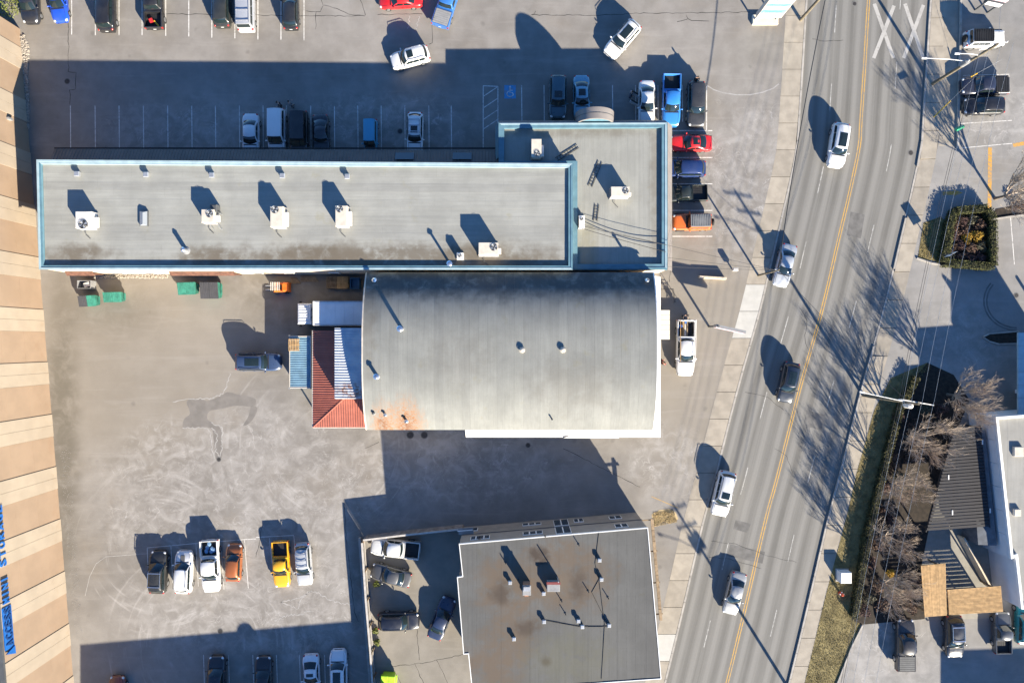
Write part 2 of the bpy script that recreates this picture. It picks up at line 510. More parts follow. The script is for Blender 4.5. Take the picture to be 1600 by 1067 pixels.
# carriageway ribbon
mb = MB(); uvs = []
NU = 8
cum = 0; last = None
for i, (x, y) in enumerate(YS):
    if last: cum += math.hypot(x-last[0], y-last[1])/PPM
    last = (x, y)
    for k in range(NU+1):
        q = P(x - KL + (KL+KR)*k/NU, y)
        mb.v.append((q.x, q.y, RZ)); uvs.append((k/NU, cum))
for i in range(len(YS)-1):
    for k in range(NU):
        a = i*(NU+1)+k
        mb.f.append((a, a+NU+1, a+NU+2, a+1)); mb.m.append(0)
road = mb.build("road", M['road'])
uvl = road.data.uv_layers.new(name="UVMap")
for lp in road.data.loops: uvl.data[lp.index].uv = uvs[lp.vertex_index]
tag(road, kind="structure")
def child(mbx, name, mat, parent, kind=None):
    o = mbx.build(name, mat, parent)
    if kind: o["kind"] = kind
    return o
# double yellow line
for off in (-1.8, 1.8):
    mb = MB(); mb.strip([P(x+off, y) for x, y in YS], .10, RZ+.004)
    child(mb, "yellow_line", M['yellow'], road)
# lane dashes
for off, ys in ((-50, [8,130,259,377,494,612,730,848,969]), (50, [-28,96,225,351,470,594,712,835,952])):
    for y0 in ys:
        mb = MB(); mb.strip([P(yx(y)+off, y) for y in (y0, y0+14, y0+28, y0+42)], .09, RZ+.004)
        child(mb, "lane_dash", M['lane'], road)
# crossing crosses
for (a, b) in (((1367,5),(1397,90)),((1398,8),(1366,90)),((1415,5),(1443,88)),((1444,7),(1413,90))):
    mb = MB(); mb.strip([P(*a), P(*b)], .40, RZ+.004 + (.002 if a[0] > b[0] else 0))
    child(mb, "crossing_stroke", M['xpaint'], road)
# repair patches and joints in the road
for poly in ([(1142,850),(1196,862),(1192,880),(1136,868)],[(1150,812),(1174,818),(1168,832),(1146,826)]):
    mb = MB(); mb.sheet([P(*p) for p in poly], RZ+.003); child(mb, "repair_patch", M['patch'], road)
for poly in ([(1262,640),(1290,648),(1284,672),(1256,664)],[(1330,330),(1352,335),(1346,372),(1324,367)]):
    mb = MB(); mb.sheet([P(*q) for q in poly], RZ+.003); child(mb, "repair_patch", M['patch'], road)
# lots
left_edge = [(yx(y)-KL-33, y) for y in range(-260, 1271, 30)]
mb = MB()
mb.sheet([P(-900,-260)] + [P(*p) for p in left_edge] + [P(-900,1270)], 0)
lot = tag(mb.build("parking_lot", M['lot']), kind="structure")
mb = MB()
re_ = [(yx(y)+KR+27, y) for y in range(-260, 1271, 30)]
mb.sheet([P(2500,-260)] + [P(*p) for p in re_] + [P(2500,1270)], 0)
lot_e = tag(mb.build("east_parking_lot", M['lot_east']), kind="structure")
# sidewalks: separate slabs with open joints, kerb stones along the road
def slab_run(name, off0, off1, y0, y1, pitch, mats, z=.004, zlow=None, drops=(), gap=.35):
    root_mb = MB()
    line = [y for y in range(y0, y1, 15)]
    root_mb.v = []
    a = [P(yx(y)+off0, y) for y in line]; b = [P(yx(y)+off1, y) for y in line]
    for p, q in zip(a, b): root_mb.v += [(p.x,p.y,-.153),(q.x,q.y,-.153)]
    for i in range(len(line)-1): root_mb.f.append((2*i,2*i+2,2*i+3,2*i+1)); root_mb.m.append(0)
    root = tag(root_mb.build(name, M['earth']), kind="structure")
    y = y0; k = 0
    while y < y1:
        e = min(y+pitch, y1)
        ym = (y+e)/2
        m = mats(ym)
        dr = next((d for d in drops if d[0] <= ym <= d[1]), None)
        g_ = gap
        pts = [P(yx(y+g_)+off0+g_, y+g_), P(yx(y+g_)+off1-g_, y+g_), P(yx(e-g_)+off1-g_, e-g_), P(yx(e-g_)+off0+g_, e-g_)]
        mbx = MB()
        zt = z + rnd.uniform(-.004, .006)
        road_side = [1,2] if off1 <= 0 else [0,3]
        tops = [zt]*4
        if dr:
            for q in road_side: tops[q] = RZ + .03
        v = [(p.x,p.y,-.15) for p in pts] + [(p.x,p.y,tops[i]) for i,p in enumerate(pts)]
        mbx.add(v, [(0,1,2,3),(7,6,5,4),(4,5,1,0),(5,6,2,1),(6,7,3,2),(7,4,0,3)])
        mbx.build("slab", m, root)
        y = e; k += 1
    return root
def kerb_run(root, off0, off1, y0, y1, pitch, drops=(), z=.018):
    y = y0
    while y < y1:
        e = min(y+pitch, y1); ym = (y+e)/2
        zt = z
        if any(d[0] <= ym <= d[1] for d in drops): zt = RZ + .028
        pts = [P(yx(y+.25)+off0, y+.25), P(yx(y+.25)+off1, y+.25), P(yx(e-.25)+off1, e-.25), P(yx(e-.25)+off0, e-.25)]
        mbx = MB(); mbx.prism(pts, -.15, zt + rnd.uniform(-.003,.003))
        mbx.build("kerb_stone", M['kerb'], root)
        y = e
lm = lambda y: M['walk_new'] if (425 < y < 535 or 985 < y < 1045) else M['walk']
LD = ((95, 205),(690,800))
sw_l = slab_run("sidewalk", -KL-33.5, -KL-3.2, -60, 1130, 42, lm)
kerb_run(sw_l, -KL-3.1, -KL-.1, -60, 1130, 40)
RD = ((258,340),(424,548))
sw_r = slab_run("east_sidewalk", KR+3.2, KR+27.5, -60, 1130, 44, lambda y: M['walk'], drops=RD)
kerb_run(sw_r, KR+.1, KR+3.1, -60, 1130, 40, RD)
# tan strip and low kerb between the east sidewalk and the cars
mb = MB(); mb.sheet([P(1479,-60),P(1499,-60),P(1494,228),P(1467,228)], .004)
tag(mb.build("verge_pavement", M['walk']), kind="structure")
mb = MB(); pts = [(1500.5,-60),(1500,40),(1498,120),(1496,200),(1495.5,232)]
for i in range(len(pts)-1):
    a, b = P(*pts[i]), P(*pts[i+1])
    d = (b-a).normalized(); t = Vector((-d.y,d.x,0))*.11
    mb2 = MB(); mb2.prism([a-t+d*.015,b-t-d*.015,b+t-d*.015,a+t+d*.015], 0, .19)
    if i == 0:
        kroot = thing("parking_kerb", "low concrete kerb wall in front of the white off-roader and black cars", "kerb", P(1498,100))
    mb2.build("kerb_stone", M['kerb'], kroot)

# ---- painted stall lines and other marks on the lots
def mark(pts, w, mat=None, parent=lot, name="stall_line", z=.004):
    m_ = MB(); m_.strip([P(*p) for p in pts], w, z)
    return child(m_, name, mat or M['line'], parent)
for x, y0 in zip((112,149,186,222,259,295,331,367,403,439,475), (54,55,55,55,56,57,59,60,62,62,63)):
    mark([(x,-30),(x,y0)], .10)
for x in (110,148.5,186,224,262,299.6,336.6,374,411,447.5,485.5,522.5,559,595.5,632.5,670,705):
    mark([(x,165),(x+.6,238)], .09)
for x, a, b in ((755,134,231),(778,135,231)): mark([(x,a),(x,b)], .09)
mark([(755,134),(778,135)], .09)
for y in (150,168,186,201): mark([(756,y),(777,y-14)], .09)
for x in (815,850,957,993,1028,1066): mark([(x,133),(x+.5,190)], .09)
mark([(1104,133),(1104,203)], .10)
for y in (204,246,287,328.5,369): mark([(1046,y),(1113,y)], .10)
mark([(1104,133),(1115,140),(1130,145),(1150,148),(1172,148),(1192,144),(1208,138),(1217,131)], .13, M['salt'], name="curved_scuff")
for pts in ([(230,855),(232,905)],[(267,851),(270,910)],[(306,848),(310,915)],[(345,846),(350,920)],[(382,843),(388,918)],[(421,840),(425,880)],[(459,836),(463,880)],
            [(230,855),(306,848),(382,842),(400,841)],[(400,838.5),(459,835.5)]):
    mark(pts, .07)
mark([(133,930),(140,900),(150,880),(165,869),(230,864)], .06, M['salt'])
for x in (318,357,395,432,468,507): mark([(x,1022),(x+2,1090)], .07)
# accessible bay
mb = MB(); mb.sheet([P(788,133),P(806,133),P(806,154),P(788,154)], .004); bay = child(mb, "accessible_bay", M['blueline'], lot)
mb = MB(); mb.strip([P(797,137),P(796.5,144),P(801,145),P(802.5,149)], .09, .008)
mb.strip([P(797,141),P(801,141)], .08, .008)
q = P(797,135.6); mb.cyl((q.x,q.y), .09, .0075, .008, 10)
q = [P(797+5*math.cos(t), 146.5+4.4*math.sin(t)) for t in [.2+.35*i for i in range(13)]]
mb.strip(q, .09, .0085)
child(mb, "wheelchair_symbol", M['line'], lot)
# east lot marks
for pts in ([(1500,193),(1581,188)],[(1503,231),(1581,224)],[(1579,340),(1585,413)],[(1505,118),(1577,116)]): mark(pts, .08, parent=lot_e)
mark([(1547,230),(1546,332)], .42, M['orange_line'], lot_e, "orange_line")
mark([(1583,227),(1610,222)], .4, M['orange_line'], lot_e, "orange_line")
mb = MB(); mb.sheet([P(1473,299.5),P(1490,298.5),P(1490,295.5),P(1504,301),P(1490,306.5),P(1490,304),P(1473,305)], .004)
child(mb, "painted_arrow", M['orange_line'], lot_e)
mark([(1018,775),(1060,793)], .07, M['yellow'], lot, "yellow_edge_line")
# cracks: wandering sealant lines
def crack(pts, w=.05, parent=lot, jit=.07, z=.0055):
    out = []
    pts = [P(*p) for p in pts]
    for a, b in zip(pts, pts[1:]):
        n = max(2, int((b-a).length/.45))
        for i in range(n):
            t = i/n; p = a.lerp(b, t)
            if out: p = p + Vector((rnd.uniform(-jit,jit), rnd.uniform(-jit,jit), 0))
            out.append(p)
    out.append(pts[-1])
    m_ = MB(); m_.strip(out, [w*rnd.uniform(.5,1.3) for _ in out], z)
    return child(m_, "crack", M['crack'], parent)
for pts in ([(107,-20),(107,112),(118,114),(118,139),(109,141),(109,163)],[(259,22),(380,23),(470,25),(570,25)],[(563,0),(571,24)],[(495,-20),(506,8),(500,18),(478,17)],
            [(506,8),(520,12),(545,22),(570,25)],[(494,18),(493,46)],[(675,35),(676,66),(670,69)],[(590,23),(660,22)],[(830,23),(920,24),(1000,21),(1172,19)],
            [(832,24),(837,17)],[(1072,23),(1074,30),(1090,33),(1108,33)],[(1074,30),(1058,34)],[(537,780),(541,840),(548,900),(554,955),(560,970)],
            [(570,700),(592,690)],[(650,960),(655,1030)],[(612,1040),(660,1035),(730,1020)],[(615,1045),(632,1075)],[(648,1035),(665,1075)],[(682,1030),(705,1075)],
            [(1050,330),(1046,440)],[(880,700),(1000,760)],[(410,820),(400,870)]):
    crack(pts)
for pts in ([(1112,845),(1150,850),(1200,868),(1245,878)],[(1108,870),(1140,873),(1190,888)],[(1165,612),(1200,620),(1225,640)],[(1270,60),(1290,64),(1318,62)],[(1250,480),(1262,500),(1258,530),(1270,560)],[(1210,700),(1230,712),(1240,740)]):
    crack(pts, .035, road, .06, RZ+.0055)
for pts in ([(345,717),(337,700),(340,680),(330,668)],[(335,716),(330,690),(325,670),(300,668),(285,668)],[(345,712),(347,690),(346,668),(330,660)],
            [(487,923),(470,935),(466,950)],[(488,922),(505,930),(525,940),(550,943)],[(466,950),(440,940),(462,935),(488,922)],
            [(430,970),(445,962),(470,958),(490,954)],[(330,623),(350,612),(360,583)],[(270,628),(305,622),(330,622)],
            [(1352,990),(1358,1010),(1378,1022),(1396,1030)],[(1330,1045),(1350,1055),(1380,1048)],[(640,25),(637,45)],[(655,25),(650,45)]):
    c_ = crack(smooth_line(pts, 5), .10, lot if pts[0][0] < 1300 else lot_e, .12, .0045); c_.data.materials[0] = M['salt']; c_.name = "mineral_rim"
# damp branching stain that drains to the small cover
g = G("damp_asphalt")
M['damp'] = g.out(g.mix(g.ramp(g.noise(.9, 5, .6), .3, .7), (.150, .138, .123), (.190, .174, .156)), .7, 0, .35)
for poly in ([(337,716),(334,690),(329,668),(300,668),(286,667),(288,654),(297,645),(292,626),(312,622),(324,626),(345,618),(356,612),(372,616),(398,622),(396,634),(370,633),(346,638),(327,642),(324,654),(332,660),(344,668),(347,684),(346,716)],
             [(392,634),(402,636),(398,650),(388,662),(380,664),(388,650)]):
    sm = smooth_line(poly + [poly[0]], 4)[:-1]
    mb = MB(); mb.sheet([P(*q) for q in sm], .003); child(mb, "damp_stain", M['damp'], lot)
# darker tyre loops on the east drive
for c, r in (((1590,470),46),((1590,470),42)):
    mark([(c[0]+r*math.cos(t)*1.15, c[1]+r*math.sin(t)) for t in [1.6+.2*i for i in range(12)]], .18, M['patch'], lot_e, "tyre_mark")
# manholes
def manhole(px, py, r, label, z=0):
    t = thing("manhole_cover", label, "manhole cover", P(px, py, 0, z))
    m_ = MB(); m_.cyl((0,0), r, 0, .012, 20); m_.build("cover", M['iron'], t, local=True)
    m_ = MB()
    for i in range(20):
        a0, a1 = 2*math.pi*i/20, 2*math.pi*(i+1)/20
        m_.add([(r*math.cos(a0),r*math.sin(a0),.009),((r+.08)*math.cos(a0),(r+.08)*math.sin(a0),.009),((r+.08)*math.cos(a1),(r+.08)*math.sin(a1),.009),(r*math.cos(a1),r*math.sin(a1),.009)], [(0,1,2,3)])
    m_.build("frame_ring", M['patch'], t, local=True)
manhole(105,127,.26,"round iron manhole cover inside the sealed crack loop in the shaded lot")
manhole(342,717,.20,"small iron drain cover with a pale dried puddle trail in the sunlit yard")
manhole(625,205,.24,"iron manhole cover beside the white estate with roof bars")
manhole(825,695,.22,"iron manhole cover in the shade south of the barrel roof hall")
manhole(1588,461,.22,"iron manhole cover in the sunlit gap of the east drive")
manhole(1424,238,.24,"round manhole cover in the kerb lane of the road", RZ)
manhole(1336,5,.20,"small manhole cover beside the yellow centre line", RZ)
manhole(641,679,.36,"large rusty lid close to the rust stained hall corner")
manhole(663,679,.34,"large rusty lid beside another lid under the hall eaves")
manhole(344,985,.24,"iron lid half in the shadow edge below the row of parked trucks")

# ------------------------------------------------------------------ storage building (left)
SBH = 9.9
def wall_x(y): return 62 + .082*(y-420)
sb0 = P(wall_x(45), 45); sb1 = P(wall_x(1290), 1290)
sdirv = (sb1-sb0); slen = sdirv.length; sdirv.normalize(); snor = Vector((-sdirv.y, sdirv.x, 0))
if snor.x < 0: snor = -snor
store = thing("storage_building", "tall cream and tan panelled storage building with blue lettering", "building", sb0)
def sw(along, out, z): return sb0 + sdirv*along + snor*out + Vector((0,0,z))
mb = MB(); mb.prism([sw(0.02,-.06,0), sw(slen,-.06,0), sw(slen,-30,0), sw(.02,-30,0)], 0, SBH-.35)
mb.build("wall", M['cream'], store)
M['store_roof'] = plain("storage_roof_membrane", (.12,.12,.12), .9, .15, .6)
mb = MB(); mb.prism([sw(.3,-.36,0), sw(slen,-.36,0), sw(slen,-29.7,0), sw(.3,-29.7,0)], SBH-.35, SBH-.25); mb.build("roof", M['store_roof'], store)
def panel_mat(name, c):
    g = G(name)
    z = g.xyz()[2]
    run = g.ramp(g.noise(1.2, 5, .65, 0, g.scaled(g.pos, (1,1,.12))), .45, .8)
    low = g.math('MULTIPLY', g.ramp(g.noise(.8, 5, .7), .52, .66), g.ramp(z, .6, 3.6, 1, 0))
    col = g.mix(g.ramp(g.noise(.5, 3), .3, .7), sc3(c, .93), sc3(c, 1.05))
    col = g.mix(g.math('MULTIPLY', run, .09), col, sc3(c, .7))
    col = g.mix(g.math('MULTIPLY', low, .14), col, (c[0]*.75, c[1]*.5, c[2]*.3))
    return g.out(col, .75, 0, .3)
M['pan_tan'] = panel_mat("tan_wall_panel", (.285, .205, .140))
M['pan_cream'] = panel_mat("cream_wall_panel", (.345, .285, .215))
per = 81.6/PPM/math.cos(math.atan(.082))
a = (565-45)/PPM*1.0034 - 7*per        # start of a cream pair, walked back along the wall
while a < slen:
    for (d0, d1, m_, o) in ((0,1.235,'pan_cream',.05),(1.235,2.47,'pan_cream',.05),(2.47,per,'pan_tan',0)):
        s0, s1 = max(a+d0, 0), min(a+d1, slen)
        if s1-s0 < .05: continue
        g_ = .012
        mbx = MB(); mbx.prism([sw(s0+g_,-.06,0),sw(s1-g_,-.06,0),sw(s1-g_,o,0),sw(s0+g_,o,0)], 0, SBH-.25)
        mbx.build("wall_panel", M[m_], store)
        if m_ == 'pan_tan':
            for zz in (3.3, 6.6):
                mbx = MB(); mbx.prism([sw(s0+.05,-.02,0),sw(s1-.05,-.02,0),sw(s1-.05,.012,0),sw(s0+.05,.012,0)], zz, zz+.02)
                mbx.build("panel_joint", M['pan_tan'], store)
    a += per
mb = MB(); mb.prism([sw(-.05,-.35,0),sw(slen,-.35,0),sw(slen,.10,0),sw(-.05,.10,0)], SBH-.249, SBH-.02); mb.build("parapet_cap", M['dkgrey'], store)
# north gable panels
for i in range(9):
    mbx = MB(); mbx.prism([sw(0,-.08-i*3.3,0),sw(0,-.08-i*3.3-3.27,0),sw(-.06,-.08-i*3.3-3.27,0),sw(-.06,-.08-i*3.3,0)], 0, SBH-.25); mbx.build("wall_panel", M['pan_tan'], store)
# wall lamps
for (py_) in (200,):
    al = (py_-45)/PPM; c = sw(al, .12, 3.0)
    mbx = MB(); mbx.obox(c, .35, .22, .6, math.atan2(snor.y,snor.x)); mbx.build("wall_lamp", M['steel'], store)
M['blue_sign'] = plain("blue_sign_letters", (.010, .105, .36), .5, .1, 3)
M['navy_sign'] = plain("navy_sign_letters", (.006, .045, .16), .5, .1, 3)
_tc = bpy.data.curves.new("t", 'FONT')
def text_mesh(ch, size, ext):
    cu = bpy.data.curves.new("txt", 'FONT'); cu.body = ch; cu.size = size; cu.extrude = ext; cu.resolution_u = 2; cu.offset = .028*size
    ob = bpy.data.objects.new("txt", cu); COL.objects.link(ob)
    bpy.context.view_layer.update()
    dg = bpy.context.evaluated_depsgraph_get()
    me = bpy.data.meshes.new_from_object(ob.evaluated_get(dg))
    bpy.data.objects.remove(ob); bpy.data.curves.remove(cu)
    me.materials.clear(); me.materials.append(M['blue_sign'])
    return me
def base_al(py_): return (py_-45)/PPM*1.0034
# letters read from south to north on the east wall
def put_word(word, a0, a1, size, z0, mat='blue_sign', out=.10):
    n = len(word); adv = (a0-a1)/n
    for i, ch in enumerate(word):
        me = text_mesh(ch, size, .04); me.materials[0] = M[mat]
        xs = [v.co.x for v in me.vertices]; w_ = max(xs)-min(xs); mn = min(xs)
        o = bpy.data.objects.new("sign_letter", me); COL.objects.link(o); o.parent = store
        k = min(1.25, adv*.80/w_) if ch != 'I' else 1.0
        east = snor; up = Vector((0,0,1)); right = -sdirv
        c = sw(a0 - adv*i - (adv-w_*k)/2, out, z0) - right*mn*k - sb0
        mat_ = Matrix((( right.x*k, up.x, east.x, c.x),( right.y*k, up.y, east.y, c.y),( right.z*k, up.z, east.z, c.z),(0,0,0,1)))
        o.matrix_local = mat_
def al_h(py_, h): return ((533+(py_-533)*(1-h/CAM_H))-45)/PPM*1.0034
b0_, b1_ = al_h(1012,8.9), al_h(947,8.9)
mb = MB(); mb.prism([sw(b0_,.05,0),sw(b1_,.05,0),sw(b1_,.13,0),sw(b0_,.13,0)], 8.32, 9.52); mb.build("sign_board", M['blue_sign'], store)
put_word("ACCESS", al_h(1009,8.9), al_h(948,8.9), 1.25, 8.5, 'navy_sign', .16)
put_word("MINI", al_h(943,8.9), al_h(899,8.9), 1.2, 8.48)
put_word("STORAGE", al_h(886,8.9), al_h(788,8.9), 1.2, 8.48)
mb = MB()
c0 = al_h(1024,8.9); c1 = al_h(1011,8.9)
v = [sw(c0,.1,8.32), sw(c1,.1,8.32), sw((c0+c1)/2,.1,9.52)]; v2 = [p+snor*.12 for p in v]
mb.add(v+v2, [(0,1,2),(3,5,4),(0,3,4,1),(1,4,5,2),(2,5,3,0)]); mb.build("sign_emblem", M['blue_sign'], store)

# ------------------------------------------------------------------ long flat-roofed building
LBH = 5.7
lb_nw, lb_ne, lb_se, lb_sw = P(58,250,LBH), P(894,256,LBH), P(894,420.5,LBH), P(62,420,LBH)
longb = thing("commercial_building", "long low building with pale green-grey flat roof and teal trim", "building", P(480,340))
def inset(poly, d):
    n = len(poly); out = []
    ar = sum(poly[i].x*poly[(i+1)%n].y-poly[(i+1)%n].x*poly[i].y for i in range(n))
    sgn = 1 if ar > 0 else -1
    for i in range(n):
        a_, b_, c_ = poly[i-1], poly[i], poly[(i+1)%n]
        d1 = (b_-a_); d1.z = 0; d1.normalize(); d2 = (c_-b_); d2.z = 0; d2.normalize()
        n1 = Vector((-d1.y,d1.x,0))*sgn; n2 = Vector((-d2.y,d2.x,0))*sgn
        k = 1 + n1.dot(n2)
        out.append(b_ + (n1+n2)*(d/k))
    return out
def ring(poly_out, d, z0, z1, sides=None):
    """list of prisms, one for each side of a parapet"""
    pin = inset(poly_out, d); n = len(poly_out); res = []
    for i in range(n):
        j = (i+1) % n
        m_ = MB(); m_.prism([poly_out[i], poly_out[j], pin[j], pin[i]], z0, z1); res.append(m_)
    return res
lbp = [lb_sw, lb_se, lb_ne, lb_nw]
mb = MB(); mb.prism(inset(lbp, .06), 0, LBH-.34); mb.build("wall", M['cream'], longb)
STN = (.115,.095,.07)
M['roof_long'] = roof_mat("long_roof_felt", (.272,.272,.248), 'x', .5, .10,
    stains=[(P(640,402,5.4), .5, 2.2, .07, 1, .8, STN),(P(120,398,5.4), .3, 1.6, .3, 1, .85, STN),(P(335,400,5.4), .3, 1.4, .25, 1, .8, STN),(P(500,400,5.4), .3, 1.4, .16, 1, .8, STN),(P(760,400,5.4), .3, 1.4, .2, 1, .6, STN)])
deck = inset(lbp, .40)
NS = 12
for i in range(NS):
    t0, t1 = i/NS, (i+1)/NS
    a_ = deck[0].lerp(deck[3], t0); b_ = deck[1].lerp(deck[2], t0); c_ = deck[1].lerp(deck[2], t1); d_ = deck[0].lerp(deck[3], t1)
    m_ = MB(); m_.prism([a_,b_,c_,d_], LBH-.338, LBH-.285 + (i%2)*.006 + i*.0012); m_.build("roofing_sheet", M['roof_long'], longb)
for i, m_ in enumerate(ring(lbp, .38, LBH-.34, LBH)):
    m_.build("parapet", [M['teal'], M['teal'], M['teal_lt'], M['teal']][i], longb)
for i, m_ in enumerate(ring([p for p in inset(lbp, -.05)], .20, LBH+.003, LBH+.05)):
    m_.build("parapet_cap", [M['teal_lt'], M['teal'], M['teal_lt'], M['teal_lt']][i], longb)
# lean-to canopy on the north side
cy0 = P(85,232,2.9); cy1 = P(779,234,2.9)
wy = lb_nw.y + .03
M['canopy_metal'] = plain("brown_ribbed_canopy_metal", (.10,.088,.082), .55, .12, 1)
x0, x1 = cy0.x, cy1.x
NC = 46
ya0, ya1 = cy0.y, cy1.y
for i in range(NC):
    xa, xb = lerp(x0,x1,i/NC), lerp(x0,x1,(i+1)/NC)
    yo = lerp(ya0,ya1,i/NC); yi = lerp(lb_nw.y, lb_ne.y, (xa-lb_nw.x)/(lb_ne.x-lb_nw.x))+.06
    m_ = MB()
    # one ribbed sheet: three raised ribs
    prof = []
    for r_ in range(3):
        w_ = (xb-xa)/3; b0 = xa + r_*w_
        prof += [(b0,0),(b0+w_*.62,0),(b0+w_*.7,.045),(b0+w_*.92,.045)]
    prof.append((xb,0))
    v = []
    for (xx, zz) in prof: v += [(xx, yo, 2.86+zz),(xx, yi, 3.9+zz)]
    m_.add(v, [(2*k,2*k+2,2*k+3,2*k+1) for k in range(len(prof)-1)])
    m_.build("canopy_sheet", M['canopy_metal'], longb)
m_ = MB(); m_.box(x0-.05,x1,ya0,ya0+.14,2.72,2.87); m_.build("canopy_gutter", M['black'], longb)
for i in range(14):
    xx = lerp(x0+.3, x1-.3, i/13); m_ = MB(); m_.box(xx-.06,xx+.06,ya0-.35,ya0-.23,0,2.9); m_.build("canopy_post", M['dkgrey'], longb)
for px_ in (632,722):
    c0, c1 = P(px_-15,249,3.55), P(px_+15,238,3.3)
    yo, yi = ya0, lb_nw.y
    def zc(y): return 2.86 + 1.04*(y-ya0)/((lb_nw.y)-ya0)
    m_ = MB()
    v = [(c0.x,c1.y,zc(c1.y)+.06),(c1.x,c1.y,zc(c1.y)+.06),(c1.x,c0.y,zc(c0.y)+.06),(c0.x,c0.y,zc(c0.y)+.06)]
    v2 = [(a_,b_,c_+.05) for a_,b_,c_ in v]
    m_.add(v+v2, [(0,3,2,1),(4,5,6,7),(0,1,5,4),(1,2,6,5),(2,3,7,6),(3,0,4,7)]); m_.build("skylight", M['win'], longb)
# south wall doors with small rust-red canopies, and lamps
for (pa, pb) in ((100,143),(263,365)):
    A, B = P(pa,427,3.0), P(pb,427,3.0)
    ys_ = lb_sw.y
    m_ = MB(); m_.add([(A.x,ys_+.02,2.9),(B.x,ys_+.02,2.9),(B.x,ys_-.38,2.55),(A.x,ys_-.38,2.55),(A.x,ys_+.02,2.82),(B.x,ys_+.02,2.82),(B.x,ys_-.38,2.47),(A.x,ys_-.38,2.47)], [(0,3,2,1),(4,5,6,7),(3,7,6,2),(0,4,7,3),(1,2,6,5)])
    m_.build("door_canopy", M['rust'], longb)
    m_ = MB(); m_.box(A.x+.3,B.x-.3,ys_-.09,ys_-.02,0,2.4); m_.build("door", M['rust'], longb)
for px_ in (180,230,400,450,520):
    A = P(px_,424,2.5); m_ = MB(); m_.box(A.x-.55,A.x+.55,lb_sw.y-.10,lb_sw.y+.01,1.2,2.2); w_ = m_.build("window", M['white'], longb)
    m_ = MB(); m_.box(A.x-.48,A.x+.48,lb_sw.y-.115,lb_sw.y-.101,1.27,2.13); m_.build("pane", M['win'], w_)
# ------------------------------------------------------------------ annex (east end)
ANH = 4.35
an = [P(896,421,ANH), P(1043,421,ANH), P(1043,190,ANH), P(779,191,ANH), P(779,254.5,ANH), P(896,254.5,ANH)]
an[3].x = P(779,191,ANH).x; an[4].x = an[3].x
gy = lb_ne.y + .08
an[4].y = gy; an[5].y = gy; an[0].x = an[5].x = lb_ne.x + .08
annex = thing("shop_building", "taller-trimmed corner shop with wide teal parapet and arched entrance hood", "building", P(970,300))
mb = MB(); mb.prism(inset(an, .05), 0, ANH-.45); mb.build("wall", M['cream'], annex)
M['roof_annex'] = roof_mat("annex_roof_felt", (.277,.276,.248), 'y', .48, .12,
    stains=[(P(1025,300,4), .2, 1.0, 1, .05, .5, STN),(P(915,390,4), .5, 2.0, 1, .4, .4, (.2,.18,.1)),(P(900,205,4), .2, 1.0, .1, 1, .5, STN)])
NA = 14
dk = inset(an, .62)
xa0, xa1 = dk[3].x, dk[1].x
for i in range(NA):
    xa, xb = lerp(xa0,xa1,i/NA), lerp(xa0,xa1,(i+1)/NA)
    yb = dk[0].y if xa > an[0].x+.4 else dk[4].y
    if xa < an[0].x+.6 < xb:
        m_ = MB(); m_.prism([(xa,dk[4].y),(dk[0].x,dk[4].y),(dk[0].x,dk[2].y),(xa,dk[2].y)], ANH-.449, ANH-.36+(i%2)*.006); m_.build("roofing_sheet", M['roof_annex'], annex)
        xa = dk[0].x; yb = dk[0].y
    m_ = MB(); m_.prism([(xa,yb),(xb,yb),(xb,dk[2].y),(xa,dk[2].y)], ANH-.449, ANH-.36+(i%2)*.006); m_.build("roofing_sheet", M['roof_annex'], annex)
for i, m_ in enumerate(ring(an, .60, ANH-.45, ANH)):
    m_.build("parapet", M['teal'], annex)
# pale cap on the outer rim
for i, m_ in enumerate(ring(inset(an, .1), .16, ANH+.003, ANH+.05)):
    if i in (0,1,2): m_.build("parapet_cap", M['teal_lt'] if i != 0 else M['teal'], annex)
# sloping fascia (mansard skirt) on the north, east and west fronts
M['fascia'] = plain("grey_brown_fascia_metal", (.20,.18,.165), .5, .08, 1)
def skirt(a_, b_, n_, out, zt, zb, name, parent, mat, seg=1.0):
    L_ = (b_-a_).length; k = max(1, int(L_/seg))
    for i in range(k):
        p, q = a_.lerp(b_, i/k), a_.lerp(b_, (i+1)/k)
        e = (q-p).normalized()*.006
        m_ = MB()
        v = [Vector((p.x,p.y,zt))+e, Vector((q.x,q.y,zt))-e, Vector((q.x,q.y,zb))-e+n_*out, Vector((p.x,p.y,zb))+e+n_*out]
        w_ = [x_ - n_*.05 - Vector((0,0,.04)) for x_ in v]
        m_.add(v+w_, [(0,1,2,3),(7,6,5,4),(0,4,5,1),(1,5,6,2),(2,6,7,3),(3,7,4,0)]); m_.build(name, mat, parent)
skirt(an[2]+Vector((0,.02,0)), an[3]+Vector((0,.02,0)), Vector((0,1,0)), .55, ANH-.05, 3.1, "fascia_panel", annex, M['fascia'])
skirt(an[1]+Vector((.02,0,0)), an[2]+Vector((.02,0,0)), Vector((1,0,0)), .75, ANH-.05, 3.1, "fascia_panel", annex, M['fascia'])
skirt(an[3]-Vector((.02,0,0)), an[4]-Vector((.02,-1,0)), Vector((-1,0,0)), .35, ANH-.05, 3.1, "fascia_panel", annex, M['teal'])
